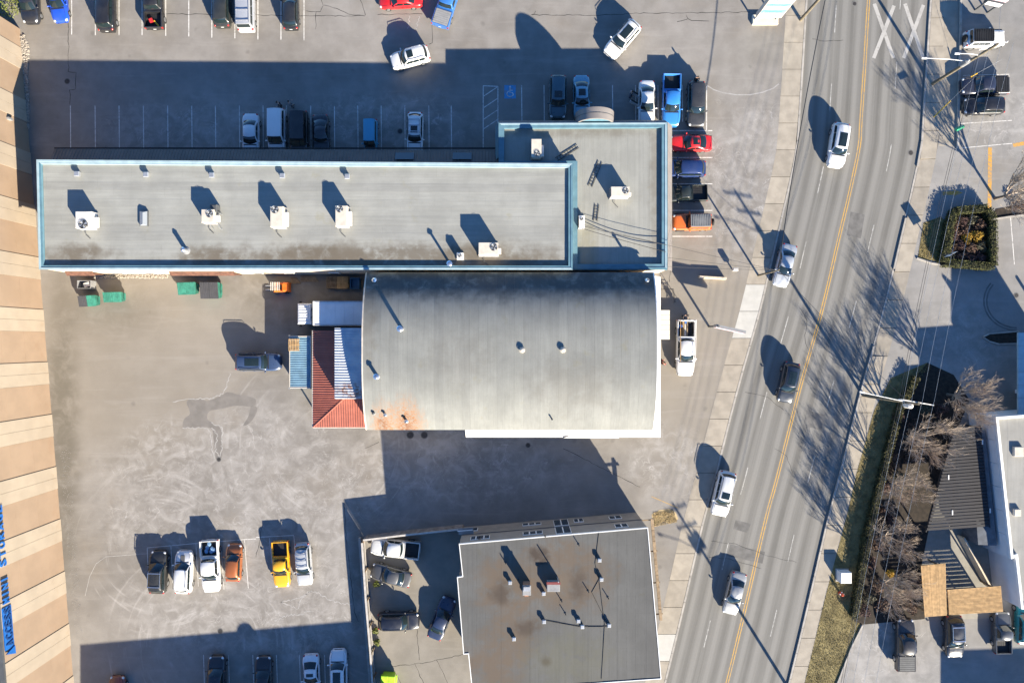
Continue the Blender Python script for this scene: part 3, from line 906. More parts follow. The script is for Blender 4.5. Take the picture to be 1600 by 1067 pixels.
# arched entrance hood
ac0, ac1 = P(900,190,ANH), P(961,190,ANH)
acx = (ac0.x+ac1.x)/2; hw = (ac1.x-ac0.x)/2; ay0, ay1 = an[2].y-.05, an[2].y+1.15
m_ = MB(); nseg = 18; rise = 1.45; zb_ = 3.2
v = []
for yy in (ay0, ay1):
    for rr in (1.0, .90):
        for k in range(nseg+1):
            t = math.pi*k/nseg; v.append((acx-hw*rr*math.cos(t), yy, zb_+ .25 + (rise+.75)*rr*math.sin(t)))
n1 = nseg+1; f = []
for k in range(nseg):
    f += [(k,k+1,2*n1+k+1,2*n1+k),(n1+k,3*n1+k,3*n1+k+1,n1+k+1),(k,n1+k,n1+k+1,k+1),(2*n1+k,2*n1+k+1,3*n1+k+1,3*n1+k)]
f += [(0,2*n1,3*n1,n1),(nseg,n1+nseg,3*n1+nseg,2*n1+nseg)]
m_.add(v, f); hood = m_.build("entrance_hood", M['fascia'], annex, smooth=30)
m_ = MB(); ty = (ay0+.12, ay0+.22); v = []
for yy in ty: v += [(acx-hw*.90*math.cos(math.pi*k/nseg), yy, zb_+.25+(rise+.75)*.90*math.sin(math.pi*k/nseg)) for k in range(nseg+1)]
m_.add(v, [tuple(range(nseg+1)), tuple(range(2*nseg+1,nseg,-1))] + [(k,nseg+1+k,nseg+2+k,k+1) for k in range(nseg)]); m_.build("gable_panel", M['teal'], hood)
m_ = MB()
for rr in (1.012,):
    for k in range(nseg):
        t0, t1 = math.pi*k/nseg, math.pi*(k+1)/nseg
        m_.add([(acx-hw*rr*math.cos(t), yy, zb_+.25+(rise+.75)*rr*math.sin(t)) for t in (t0,t1) for yy in ((ay0+ay1)/2-.03,(ay0+ay1)/2+.03)], [(0,2,3,1)])
m_.build("hood_seam", M['dkgrey'], hood)
for xx in (acx-hw+.12, acx+hw-.12):
    m_ = MB(); m_.box(xx-.1,xx+.1,ay1-.25,ay1-.05,0,zb_+.45); m_.build("hood_post", M['dkgrey'], annex)
# shop front glazing, east and north
for i in range(9):
    yy = lerp(an[1].y+1.2, an[2].y-1.2, i/8.0)
    m_ = MB(); m_.box(an[1].x-.03, an[1].x+.04, yy-.75, yy+.75, .5, 2.7); w_ = m_.build("window", M['white'], annex)
    m_ = MB(); m_.box(an[1].x+.041, an[1].x+.052, yy-.68, yy+.68, .57, 2.63); m_.build("pane", M['win'], w_)
for i in range(8):
    xx = lerp(an[3].x+1.2, an[2].x-1.2, i/7.0)
    m_ = MB(); m_.box(xx-.85, xx+.85, an[2].y-.03, an[2].y+.04, .5, 2.7); w_ = m_.build("window", M['white'], annex)
    m_ = MB(); m_.box(xx-.78, xx+.78, an[2].y+.041, an[2].y+.052, .57, 2.63); m_.build("pane", M['win'], w_)

# ------------------------------------------------------------------ barrel-roofed hall
HE = 5.1
hx0, hx1 = P(573,500,HE).x, P(1020.5,500,HE).x
hy0, hy1 = P(800,671,HE).y, P(800,425,HE).y
hc = (hy0+hy1)/2; hhalf = (hy1-hy0)/2
RA = hhalf/math.sin(R(28.5)); hzc = HE - RA*math.cos(R(28.5))
HRISE = 2.0
def arch_z(y, dr=0.0): return HE + dr + HRISE*(1 - abs((y-hc)/hhalf)**2.7)
hall = thing("hall_building", "large hall with pale grey barrel-curved roof and white front fascia", "building", Vector((0,hc,0)))
NSEG = 20
mb = MB()
prof = [(hy0+.12, 0)] + [(lerp(hy0+.12,hy1-.12,k/NSEG), arch_z(lerp(hy0+.12,hy1-.12,k/NSEG), -.06)) for k in range(NSEG+1)] + [(hy1-.12, 0)]
n = len(prof)
v = [(hx0+.08,y,z) for y,z in prof] + [(hx1-.08,y,z) for y,z in prof]
mb.add(v, [tuple(range(n-1,-1,-1)), tuple(range(n,2*n))] + [(k,k+1,n+k+1,n+k) for k in range(n-1)] + [(n-1,0,n,2*n-1)])
M['hall_wall'] = plain("hall_wall_render", (.50,.47,.42), .85, .1, .8)
mb.build("wall", M['hall_wall'], hall)
M['roof_hall'] = roof_mat("hall_roof_felt", (.214,.216,.198), 'y', .24, .16,
    rust=[(P(601,664,5), .1, 2.0, 1.1, .55, .9), (P(637,664,5), .2, 2.5, 1.0, .6, 1.0)],
    stains=[(P(582,470,5), .3, 1.2, 1, .12, .4, STN),(P(800,440,5), .5, 2.6, .05, 1, .75, (.035,.04,.045)),(P(900,600,6), 1, 4, .6, 1, .22, STN),(P(720,560,6), 1, 4, .8, 1, .18, STN)])  # blue-black patch along the north eave paints its shade into the felt
NH = 33
sheet_me = None
wsh = (hx1-hx0)/NH
for var in range(2):
    pass
def hall_sheet(dz):
    m_ = MB(); v = []
    for k in range(NSEG+1):
        y = lerp(hy0, hy1, k/NSEG); z = arch_z(y, dz)
        v += [(0,y,z),(wsh-.004,y,z),(wsh-.004,y,z-.07),(0,y,z-.07)]
    f = []
    for k in range(NSEG):
        a_ = 4*k
        f += [(a_,a_+1,a_+5,a_+4),(a_+1,a_+2,a_+6,a_+5),(a_+3,a_,a_+4,a_+7)]
    f += [(0,3,2,1),(4*NSEG,4*NSEG+1,4*NSEG+2,4*NSEG+3)]
    m_.add(v, f)
    return m_.mesh("roofing_sheet", 30)
hs = [hall_sheet(0), hall_sheet(.007), hall_sheet(.003)]
for h_ in hs: h_.materials.append(M['roof_hall'])
for i in range(NH):
    o = bpy.data.objects.new("roofing_sheet", hs[(i*2) % 3]); COL.objects.link(o); o.parent = hall
    o.location = (hx0+i*wsh, -hc, 0)
# metal edge trims on both gables
for xx, s_ in ((hx0,-1),(hx1,1)):
    m_ = MB(); v = []
    for k in range(NSEG+1):
        y = lerp(hy0,hy1,k/NSEG); z = arch_z(y, .02)
        a_, b_ = (xx-.10, xx+.03) if s_ < 0 else (xx-.03, xx+.10)
        v += [(a_,y,z),(b_,y,z),(b_,y,z-.2),(a_,y,z-.2)]
    f = []
    for k in range(NSEG):
        q = 4*k
        for r_ in range(4): f.append((q+r_, q+(r_+1)%4, q+4+(r_+1)%4, q+4+r_))
    f += [(3,2,1,0),(4*NSEG,4*NSEG+1,4*NSEG+2,4*NSEG+3)]
    m_.add(v, f); m_.build("gable_trim", M['beige'] if s_ < 0 else M['white'], hall)
# white sloping fascia on the street front and around the south corner
M['white_fascia'] = plain("white_fascia_panel", (.66,.63,.58), .6, .05, 1, rnd_amt=.06)
fE = Vector((1,0,0)); fS = Vector((0,-1,0))
zt_, zb_ = 4.9, 3.7
skirt(Vector((hx1+.12,hy0-.02,0)), Vector((hx1+.12,P(0,431,4.5).y,0)), fE, .95, zt_, zb_, "fascia_panel", hall, M['white_fascia'], 2.4)
sx0 = P(728,683,zb_).x
skirt(Vector((sx0,hy0-.02,0)), Vector((hx1+.12,hy0-.02,0)), fS, .95, zt_, zb_, "fascia_panel", hall, M['white_fascia'], 2.4)
# corner piece
m_ = MB(); A = Vector((hx1+.12,hy0-.02,0))
v = [Vector((A.x,A.y,zt_)), Vector((A.x,A.y-.95,zb_)), Vector((A.x+.95,A.y-.95,zb_)), Vector((A.x+.95,A.y,zb_))]
m_.add(v+[p-Vector((.03,-.03,.05)) for p in v], [(0,1,2),(0,2,3),(6,5,4),(7,6,4),(1,5,6,2),(2,6,7,3)]); m_.build("fascia_panel", M['white_fascia'], hall)
# box sign standing on the south fascia
m_ = MB(); a_, b_ = P(880,684,3.6), P(966,684,3.6)
m_.prism([(a_.x,hy0-1.02),(b_.x,hy0-1.02),(b_.x,hy0-.55),(a_.x+1.0,hy0-.55)], 3.62, 4.05); m_.build("sign_box", M['white_fascia'], hall)
# soffit posts, door and windows under the fascia, east entrance canopy
c0, c1 = P(1034,484,3.0), P(1047,530,3.0)
M['canopy_cream'] = plain("cream_canopy_panel", (.60,.545,.44), .7, .06, 1, rnd_amt=.08)
for i in range(6):
    ya, yb = lerp(c1.y,c0.y,i/6)+.01, lerp(c1.y,c0.y,(i+1)/6)-.01
    m_ = MB(); m_.add([(hx1+.3,ya,3.05),(c1.x,ya,2.85),(c1.x,yb,2.85),(hx1+.3,yb,3.05),(hx1+.3,ya,2.93),(c1.x,ya,2.73),(c1.x,yb,2.73),(hx1+.3,yb,2.93)], [(0,1,2,3),(7,6,5,4),(0,4,5,1),(1,5,6,2),(2,6,7,3),(3,7,4,0)])
    m_.build("entrance_canopy", M['canopy_cream'], hall)
for yy in (c0.y-.15, c1.y+.15):
    m_ = MB(); m_.box(c1.x-.2,c1.x-.1,yy-.05,yy+.05,0,2.85); m_.build("canopy_post", M['white'], hall)
for i, yy in enumerate((hy0+1.5,hy0+4.0,hy0+6.6,hy1-2.6)):
    m_ = MB(); m_.box(hx1-.12,hx1-.02,yy-1,yy+1,.6,2.6); w_ = m_.build("window", M['white'], hall)
    m_ = MB(); m_.box(hx1-.019,hx1-.008,yy-.93,yy+.93,.67,2.53); m_.build("pane", M['win'], w_)
m_ = MB(); m_.box(hx1-.12,hx1-.02,c1.y+.6,c0.y-.9,0,2.3); m_.build("door", M['dkgrey'], hall)
for xx in (-4,-1,3,7,11):
    m_ = MB(); m_.box(xx-1,xx+1,hy0+.02,hy0+.10,.8,2.6); w_ = m_.build("window", M['white'], hall)
    m_ = MB(); m_.box(xx-.93,xx+.93,hy0+.008,hy0+.019,.87,2.53); m_.build("pane", M['win'], w_)
m_ = MB(); m_.box(-13.5,-9.0,hy0+.02,hy0+.10,0,3.6); m_.build("roller_door", M['beige'], hall)
# handrail by the front door
rail = thing("handrail", "black pipe handrail on the forecourt north of the cream entrance canopy", "railing", P(1042,462))
for pts in ([P(1034,452),P(1049,452)],[P(1049,452),P(1052,472)]):
    for z in (.5,.95):
        m_ = MB(); m_.tube([(p.x,p.y,z) for p in pts], .025, 6); m_.build("rail", M['black'], rail)
for q in ((1034,452),(1049,452),(1052,472)):
    m_ = MB(); p = P(*q); m_.tube([(p.x,p.y,0),(p.x,p.y,.97)], .025, 6); m_.build("post", M['black'], rail)

# ------------------------------------------------------------------ lean-to sheds west of the hall
def rib_sheets(parent, name, mat, quad, n, ribs=2, axis=0, rib_h=.05):
    """split a roof plane (four corners a,b,c,d; a-b and d-c are the eave sides) into n ribbed sheets"""
    a_, b_, c_, d_ = [Vector(q) for q in quad]
    nrm = (b_-a_).cross(d_-a_).normalized()
    if nrm.z < 0: nrm = -nrm
    for i in range(n):
        m_ = MB(); v = []
        st = []
        for r_ in range(ribs):
            s0 = (i + r_/ribs)/n; w_ = 1/(ribs*n)
            st += [(s0,0),(s0+w_*.6,0),(s0+w_*.68,rib_h),(s0+w_*.92,rib_h)]
        st.append(((i+1)/n, 0))
        for s_, z_ in st: v += [a_.lerp(b_, s_)+nrm*z_, d_.lerp(c_, s_)+nrm*z_]
        k = len(st)
        v += [p - nrm*(.03+ (0)) for p in (a_.lerp(b_, i/n), a_.lerp(b_,(i+1)/n), d_.lerp(c_,(i+1)/n), d_.lerp(c_, i/n))]
        f = [(2*q,2*q+2,2*q+3,2*q+1) for q in range(k-1)] + [(2*k+3,2*k+2,2*k+1,2*k)]
        m_.add(v, f); m_.build(name, mat, parent)
M['red_roof'] = plain("red_ribbed_steel", (.33,.112,.078), .5, .1, 1.2, rnd_amt=.12)
g = G("blue_white_ribbed_steel")
rm = g.math('MULTIPLY', g.ramp(g.math('ADD', g.dist(P(555,610,5.2), .35, 1), g.math('MULTIPLY', g.noise(1.3,4), .9)), .7, 1.6, 1, 0), g.ramp(g.noise(2.2,5,.7), .38, .6))
cc = g.mix(g.ramp(g.noise(.9,4), .3, .7), (.36,.40,.46), (.50,.52,.54))
M['bw_roof'] = g.out(g.mix(rm, cc, (.22,.09,.04)), .55, .0, .4)
shed = thing("red_roof_shed", "red ribbed steel lean-to roof with hipped corner beside the hall", "shed", P(530,590))
ha, hb = 3.1, 3.8
NWc, NEc = P(489,516,ha), P(571,516,ha); SWc, SEc = P(489,667,ha), P(572,667,ha)
wallx = hx0 - .14
ridge_n = Vector((wallx, NWc.y, hb)); hip = Vector((wallx-.0, SWc.y + (wallx-SWc.x)*.56, hb))
hipx = Vector((lerp(SWc.x,wallx,.62), lerp(SWc.y, SWc.y+5.6, .62), lerp(ha,hb,.62)))
top_line = SWc.x + (wallx-SWc.x)*.62
zt2 = lerp(ha,hb,.62)
# west slope (upper piece) then the triangle beside the hip, then the south slope
wN = Vector((NWc.x,NWc.y,ha)); wS = Vector((SWc.x,SWc.y,ha))
tN = Vector((top_line,NWc.y,zt2)); tS = Vector((top_line, SWc.y+3.4, zt2))
hipS = Vector((SWc.x, SWc.y+3.4, ha))
rib_sheets(shed, "roof_sheet", M['red_roof'], (wN, hipS, tS, tN), 9, 3)
# triangle sheets
nT = 6
for i in range(nT):
    t0, t1 = i/nT, (i+1)/nT
    a_, b_ = hipS.lerp(wS, t0), hipS.lerp(wS, t1)
    c_, d_ = tS.lerp(wS, t1), tS.lerp(wS, t0)
    m_ = MB(); v = [a_, b_, c_, d_]; e = Vector((0,0,.03)); 
    m_.add(v + [p-e for p in v], [(0,1,2,3),(7,6,5,4),(0,4,5,1),(3,2,6,7)] if i < nT-1 else [(0,1,3),(7,5,4)])
    mid0, mid1 = a_.lerp(b_,.5), d_.lerp(c_,.5)
    for tt in (.2,.53,.86):
        p0, p1 = a_.lerp(b_,tt), d_.lerp(c_,tt); w2 = Vector((0,.05,0))
        m_.add([p0-w2, p0+w2, p1+w2, p1-w2] + [q+Vector((0,0,.05)) for q in (p0-w2*.5, p0+w2*.5, p1+w2*.5, p1-w2*.5)], [(4,5,6,7),(0,4,7,3),(5,1,2,6)])
    m_.build("roof_sheet", M['red_roof'], shed)
sS = Vector((wallx,SEc.y,ha)); sT = Vector((wallx, SWc.y+3.4, zt2))
nT = 8
M['red_roof2'] = M['red_roof']
for i in range(nT):
    x0_, x1_ = lerp(wS.x,sS.x,i/nT), lerp(wS.x,sS.x,(i+1)/nT)
    def top(x_): 
        t = min(1, (x_-wS.x)/(top_line-wS.x)); return Vector((x_, lerp(wS.y, tS.y, t), lerp(ha,zt2,t)))
    v = [Vector((x0_,wS.y,ha)), Vector((x1_,wS.y,ha)), top(x1_), top(x0_)]
    m_ = MB(); e = Vector((0,0,.03)); m_.add(v+[p-e for p in v], [(0,1,2,3),(7,6,5,4),(0,4,5,1)])
    for tt in (.15,.48,.81):
        xx = lerp(x0_,x1_,tt); p0, p1 = Vector((xx,wS.y,ha)), top(xx); w2 = Vector((.05,0,0))
        m_.add([p0-w2,p0+w2,p1+w2,p1-w2]+[q+Vector((0,0,.05)) for q in (p0-w2*.5,p0+w2*.5,p1+w2*.5,p1-w2*.5)], [(4,5,6,7),(0,4,7,3),(5,1,2,6)])
    m_.build("roof_sheet", M['red_roof'], shed)
m_ = MB(); m_.tube([wS+Vector((0,0,.04)), tS+Vector((0,0,.05))], .06, 6); m_.build("hip_cap", M['red_roof'], shed)
for a_, b_ in ((wN,wS),(wS,sS)):
    m_ = MB(); d_ = (b_-a_).normalized(); t_ = Vector((d_.y,-d_.x,0)); m_.add([a_-t_*.02, b_-t_*.02, b_+t_*.1, a_+t_*.1]+[p-Vector((0,0,.14)) for p in (a_-t_*.02, b_-t_*.02, b_+t_*.1, a_+t_*.1)], [(0,1,2,3),(7,6,5,4),(0,4,5,1),(2,6,7,3),(1,5,6,2),(3,7,4,0)]); m_.build("gutter", M['beige'], shed)
for q in (wN+Vector((.15,-.15,0)), wN.lerp(wS,.5)+Vector((.15,0,0)), wS+Vector((.15,.15,0)), sS+Vector((-.3,.15,0))):
    m_ = MB(); m_.box(q.x-.07,q.x+.07,q.y-.07,q.y+.07,0,ha-.05); m_.build("post", M['dkgrey'], shed)
up = thing("corrugated_roof", "blue-white corrugated shed roof with rust at its lower end against the hall", "shed", P(548,565))
uh0, uh1 = 5.15, 5.4
a_, b_ = P(523,512,uh0), P(523,622,uh0); c_ = Vector((wallx-.02,b_.y,uh1)); d_ = Vector((wallx-.02,a_.y,uh1))
rib_sheets(up, "roof_sheet", M['bw_roof'], (a_, b_, c_, d_), 13, 2)
m_ = MB(); m_.box(a_.x-.03,a_.x+.05,b_.y,a_.y,3.3,uh0-.04); m_.build("wall_panel", M['white_dirty'], up)
m_ = MB(); m_.box(a_.x+.051,wallx-.02,b_.y-.05,b_.y+.02,3.3,uh0-.04); m_.build("wall_panel", M['white_dirty'], up)
for q in ((a_.x+.1,a_.y-.2),(b_.x+.1,b_.y+.2)):
    m_ = MB(); m_.box(q[0]-.06,q[0]+.06,q[1]-.06,q[1]+.06,0,uh0-.1); m_.build("post", M['dkgrey'], up)

# ------------------------------------------------------------------ two-storey building (lower centre)
TBH = 6.6
tb = [P(717,849,TBH), P(1012.6,823.6,TBH), P(1033.5,1060,TBH), P(934,1067,TBH), P(738,1082,TBH), P(731.6,1021,TBH), P(724,1021.5,TBH), P(714,901,TBH), P(722.5,899.5,TBH)]
twob = thing("two_storey_building", "two-storey grey-roofed building with stained roof and clapboard north wall", "building", P(860,930))
M['siding'] = plain("greige_siding", (.27,.24,.20), .8, .08, 1, rnd_amt=.06)
mb = MB(); mb.prism(inset(tb, .12), 0, TBH-.12); mb.build("wall", M['siding'], twob)
BRN = (.108,.080,.056); DBR = (.045,.034,.027)
M['roof_two'] = roof_mat("two_storey_roof_felt", (.102,.101,.096), 'y', .9, .18,
    stains=[(P(790,915,6.5), 1.8, 4.0, 1, 1, .85, BRN),(P(880,900,6.5), 2.2, 4.6, .7, 1, .8, BRN),(P(843,868,6.5), .5, 1.4, 1, 1, .9, DBR),
            (P(800,985,6.5), 1, 3.6, 1, .8, .85, BRN),(P(770,1040,6.5), 1, 4.5, 1, 1, .85, BRN),(P(785,928,6.5), .4, 1.8, 1, 1, .7, DBR),(P(903,912,6.5), .2, 1.4, 1, .6, .7, DBR),(P(822,980,6.5), .2, 1.3, .6, 1, .7, DBR),(P(853,1032,6.5), .1, .9, 1, 1, .9, DBR),(P(890,1030,6.5), 1, 4, .6, 1, .35, (.12,.115,.07))])
tdeck = inset(tb, .07)
# membrane sheets laid north-south, clipped to the roof outline
def clip(poly, nx, d):
    out = []
    for i in range(len(poly)):
        a_, b_ = poly[i], poly[(i+1)%len(poly)]
        da, db = a_[0]*nx - d, b_[0]*nx - d
        if da <= 0: out.append(a_)
        if da*db < 0:
            t = da/(da-db); out.append((a_[0]+(b_[0]-a_[0])*t, a_[1]+(b_[1]-a_[1])*t))
    return out
pl = [(p.x,p.y) for p in tdeck]
xl, xr = min(p[0] for p in pl), max(p[0] for p in pl)
NT_ = 14
for i in range(NT_):
    xa, xb = lerp(xl,xr,i/NT_), lerp(xl,xr,(i+1)/NT_)
    q = clip(clip(pl, 1, xb), -1, -xa)
    if len(q) >= 3:
        m_ = MB(); m_.prism(q, TBH-.115, TBH-.06+(i%2)*.008); m_.build("roofing_sheet", M['roof_two'], twob)
for i, m_ in enumerate(ring(tb, .075, TBH-.3, TBH)):
    m_.build("roof_edge", M['white'], twob)
# north wall details: siding bands and windows along the wall
A, B = Vector((tb[0].x,tb[0].y,0)), Vector((tb[1].x,tb[1].y,0))
nd = (B-A).normalized(); nn = Vector((-nd.y,nd.x,0)); NL = (B-A).length
def nw_box(parent, name, mat, a0, a1, z0, z1, o0, o1):
    m_ = MB(); base_ = A - nn*.12
    m_.prism([base_+nd*a0+nn*o0, base_+nd*a1+nn*o0, base_+nd*a1+nn*o1, base_+nd*a0+nn*o1], z0, z1); return m_.build(name, mat, parent)
for z0 in [i*.45 for i in range(14)]:
    nw_box(twob, "siding_board", M['siding'], .02, NL-.02, z0+.01, min(z0+.44, TBH-.32), .003, .035)
nw_box(twob, "belt_trim", M['dkgrey'], .0, NL, 3.1, 3.28, .036, .09)
def wfix(px_): return (P(px_,835,5).x - A.x)/nd.x
for (pa, pb, z0, z1) in ((726,744,.9,2.0),(747,765,4.2,5.4),(817,848,4.2,5.3),(817,848,.9,1.7),(868,892,3.4,5.9),(868,892,.6,2.9),(901,917,.9,2.1),(961,981,4.3,5.5),(959,979,1.0,2.1),(735,752,4.2,5.4)):
    k0, k1 = wfix(pa), wfix(pb)
    w_ = nw_box(twob, "window", M['white'], k0, k1, z0, z1, .036, .10)
    for q in range(2 if pb-pa < 26 else 3):
        nq = 2 if pb-pa < 26 else 3
        nw_box(w_, "pane", M['win'], lerp(k0,k1,q/nq)+.06, lerp(k0,k1,(q+1)/nq)-.06, z0+.08, z1-.08, .101, .115)
# small balcony at the west end, timber board along the east wall
nw_box(twob, "balcony", M['grey'], -.3, 1.3, 3.0, 3.15, .09, .75)
nw_box(twob, "balcony_rail", M['white'], -.3, 1.3, 3.95, 4.02, .68, .75)
E0, E1 = tb[1], tb[2]; ed = (E1-E0); ed.z = 0; EL = ed.length; ed.normalize(); en = Vector((-ed.y, ed.x, 0))
if en.x < 0: en = -en
for i in range(9):
    m_ = MB(); p0 = Vector((E0.x,E0.y,0)) - en*.12 + ed*(i*1.22+.2); p1 = p0 + ed*1.19
    m_.prism([p0+en*1.15, p1+en*1.15, p1+en*1.45, p0+en*1.45], 2.6+.004*i, 2.78+.004*i); m_.build("awning_board", plain('dull_awning_timber',(.26,.19,.12),.85,.25,3,rnd_amt=.25), twob)
for i in range(4):
    p0 = Vector((E0.x,E0.y,0)) - en*.12 + ed*(.3+i*3.4)
    m_ = MB(); m_.prism([p0, p0+ed*.1, p0+ed*.1+en*1.6, p0+en*1.6], 2.45, 2.59); m_.build('awning_bracket', M['wood'], twob)
for i in range(6):
    p0 = Vector((E0.x,E0.y,0)) - en*.12 + ed*(1+i*2.4); p1 = p0+ed*1.6
    m_ = MB(); m_.prism([p0, p1, p1+en*.05, p0+en*.05], .7, 2.3); w_ = m_.build("window", M['white'], twob)
    m_ = MB(); m_.prism([p0+ed*.07+en*.051, p1-ed*.07+en*.051, p1-ed*.07+en*.062, p0+ed*.07+en*.062], .77, 2.23); m_.build("pane", M['win'], w_)
# roof cables
for pts in ([(936,830),(930,880),(936,905),(945,975),(940,1060)],[(850,968),(905,978),(950,978)],[(936,905),(925,925),(950,975)]):
    m_ = MB(); m_.tube([P(x_,y_,TBH-.02) for x_,y_ in pts], .025, 5); m_.build("roof_cable", M['black'], twob)

# ------------------------------------------------------------------ right-hand building
RBH = 4.3
rb = [P(1556,651,RBH), P(1700,640,RBH), P(1760,960,RBH), P(1596,951,RBH), P(1587,870,RBH), P(1580,873,RBH)]
rightb = thing("office_building", "pale flat-roofed building with white parapet and white west wall beside the pergolas", "building", P(1600,800))
M['rb_wall'] = plain("white_painted_wall", (.60,.60,.60), .8, .05, .8)
M['roof_right'] = roof_mat("right_roof_felt", (.27,.265,.245), 'y', .5, .08)
mb = MB(); mb.prism(inset(rb,.05), 0, RBH-.35); mb.build("wall", M['rb_wall'], rightb)
dk2 = inset(rb,.28); pl2 = [(p.x,p.y) for p in dk2]; xl, xr = min(p[0] for p in pl2), max(p[0] for p in pl2)
for i in range(12):
    q = clip(clip(pl2,1,lerp(xl,xr,(i+1)/12)),-1,-lerp(xl,xr,i/12))
    if len(q) >= 3: m_ = MB(); m_.prism(q, RBH-.349, RBH-.25+(i%2)*.006); m_.build("roofing_sheet", M['roof_right'], rightb)
for m_ in ring(rb,.27,RBH-.35,RBH): m_.build("parapet", M['white'], rightb)
wd = (rb[5]-rb[0]); wd.z=0; wl=wd.length; wd.normalize(); wn_ = Vector((wd.y,-wd.x,0))
for i in range(6):
    p0 = Vector((rb[0].x,rb[0].y,0))+wd*(i*wl/6+.02); p1 = Vector((rb[0].x,rb[0].y,0))+wd*((i+1)*wl/6-.02)
    for z0, z1 in ((0.01,2.1),(2.12,RBH-.36)):
        m_ = MB(); m_.prism([p0-wn_*.04,p1-wn_*.04,p1+wn_*.03,p0+wn_*.03], z0, z1); m_.build("wall_panel", M['rb_wall'], rightb)
b0, b1 = P(1612,608), P(1676,700)
m_ = MB(); m_.box(b0.x,b1.x,b1.y,b0.y,0,6.3); m_.build("upper_block", M['rb_wall'], rightb)
m_ = MB(); m_.box(b0.x-.1,b1.x+.1,b1.y-.1,b0.y+.1,6.3,6.45); m_.build("block_roof", M['roof_right'], rightb)
tq = [P(1586,608),P(1612,660)]
m_ = MB(); m_.add([(tq[0].x,b0.y,0),(b0.x,b0.y,0),(b0.x,b0.y,4.3),(tq[0].x,b0.y,5.9),(tq[0].x,b0.y-.4,0),(b0.x,b0.y-.4,0),(b0.x,b0.y-.4,4.3),(tq[0].x,b0.y-.4,5.9)], [(3,2,1,0),(4,5,6,7),(0,1,5,4),(1,2,6,5),(2,3,7,6),(3,0,4,7)])
m_.build("shadow_fin", M['rb_wall'], rightb)  # unseen fin, added to give the shadow on the drive its peak
for q, s_ in (((1592,705),.5),((1590,800),.35)):
    p = P(q[0],q[1],RBH); m_ = MB(); m_.bbox(p.x-s_,p.x+s_,p.y-s_,p.y+s_,RBH-.25,RBH+.05,.04); m_.build("roof_hatch", M['beige'], rightb)
m_ = MB(); p = P(1579,752,4); m_.box(p.x+3,p.x+6,p.y-2,p.y+2,RBH-.25,RBH+.9); m_.build("roof_unit", M['white'], rightb)
# low lean-to against its west wall
m_ = MB(); a_, b_ = P(1534,672,3.0), P(1547,852,3.0)
m_.add([(a_.x-1.0,a_.y,2.6),(b_.x-1.0,b_.y,2.6),(b_.x+.8,b_.y,2.9),(a_.x+.4,a_.y,2.9)]+[(a_.x-1.0,a_.y,0),(b_.x-1.0,b_.y,0),(b_.x+.8,b_.y,0),(a_.x+.4,a_.y,0)], [(0,1,2,3),(7,6,5,4),(0,4,5,1),(1,5,6,2),(2,6,7,3),(3,7,4,0)])
m_.build("lean_to", plain('lean_to_sheet',(.10,.11,.125),.7), rightb)  # sheet colour set dark, standing in for the shade on this roof
# teal-roofed drive-through canopy at the frame edge
can = thing("drive_canopy", "blue-green metal canopy over the shaded drive, edge of its roof showing", "canopy", P(1610,580))
for i in range(7):
    y0_, y1_ = lerp(519,662,i/7), lerp(519,662,(i+1)/7)
    q0, q1 = P(1591,y0_,3.4), P(1660,y1_,3.4)
    m_ = MB(); m_.box(q0.x,q1.x,q1.y+.015,q0.y-.015,3.2,3.4); m_.build("roof_panel", M['teal_lt'], can)
for q in ((1600,530),(1600,650),(1650,530),(1650,650)):
    p = P(*q); m_ = MB(); m_.box(p.x-.12,p.x+.12,p.y-.12,p.y+.12,0,3.2); m_.build("post", M['white'], can)

# ------------------------------------------------------------------ pergolas
pg = thing("timber_pergola", "L-shaped pale timber slat pergola over the patio", "pergola", P(1500,930))
PH = 2.9
def slat(a_, b_, w, z0, z1, parent, mat, name="slat"):
    d_ = (b_-a_); d_.z=0; d_.normalize(); t_ = Vector((-d_.y,d_.x,0))*w/2
    m_ = MB(); m_.prism([a_-t_,b_-t_,b_+t_,a_+t_], z0, z1); return m_.build(name, mat, parent)
def P3(q, h): return P(q[0],q[1],h)
# vertical arm slats
for i in range(21):
    t = (i+.5)/21
    slat(P3((lerp(1439,1477.5,t), lerp(883,879.5,t)),PH), P3((lerp(1445,1479.5,t), lerp(963,960.5,t)),PH), .095, PH-.12, PH, pg, M['wood_new'])
for i in range(21):
    t = (i+.5)/21
    slat(P3((lerp(1480.6,1483.2,t), lerp(920.5,960,t)),PH), P3((lerp(1564,1567.5,t), lerp(914.5,955,t)),PH), .092, PH-.12, PH, pg, M['wood_new'])
for a_, b_ in (((1441,900),(1480,897)),((1444,945),(1483,941)),((1495,921),(1497,958)),((1528,918),(1531,957)),((1560,916),(1563,955)),((1450,884),(1455,962)),((1474,882),(1477,948))):
    slat(P3(a_,PH-.2), P3(b_,PH-.2), .1, PH-.32, PH-.125, pg, M['wood'], "beam")
for q in ((1444,888),(1474,886),(1448,955),(1484,952),(1528,950),(1560,948),(1558,920)):
    p = P3(q, PH-.3); m_ = MB(); m_.box(p.x-.07,p.x+.07,p.y-.07,p.y+.07,0,PH-.33); m_.build("post", M['wood'], pg)
for k in range(13):
    z0 = .12 + k*.205
    slat(P3((1447,958),2.5), P3((1563,951),2.5), .03, z0, z0+.165, pg, M['wood'], "screen_slat")
bp = thing("dark_louvre_pergola", "dark slatted louvre roof between the bare trees and the white wall", "pergola", P(1500,760))
M['charcoal'] = plain("charcoal_louvre", (.03,.028,.03), .75, .1, 2, rnd_amt=.2)
BH = 3.0
nl = 31
for i in range(nl):
    t = (i+.5)/nl
    xl_ = lerp(1492,1448,t); xr_ = lerp(1533,1547,t)
    slat(P3((xl_, lerp(668,829,t)),BH), P3((xr_, lerp(664,822,t)),BH), .27, BH-.10, BH-.02, bp, M['charcoal'], "louvre")
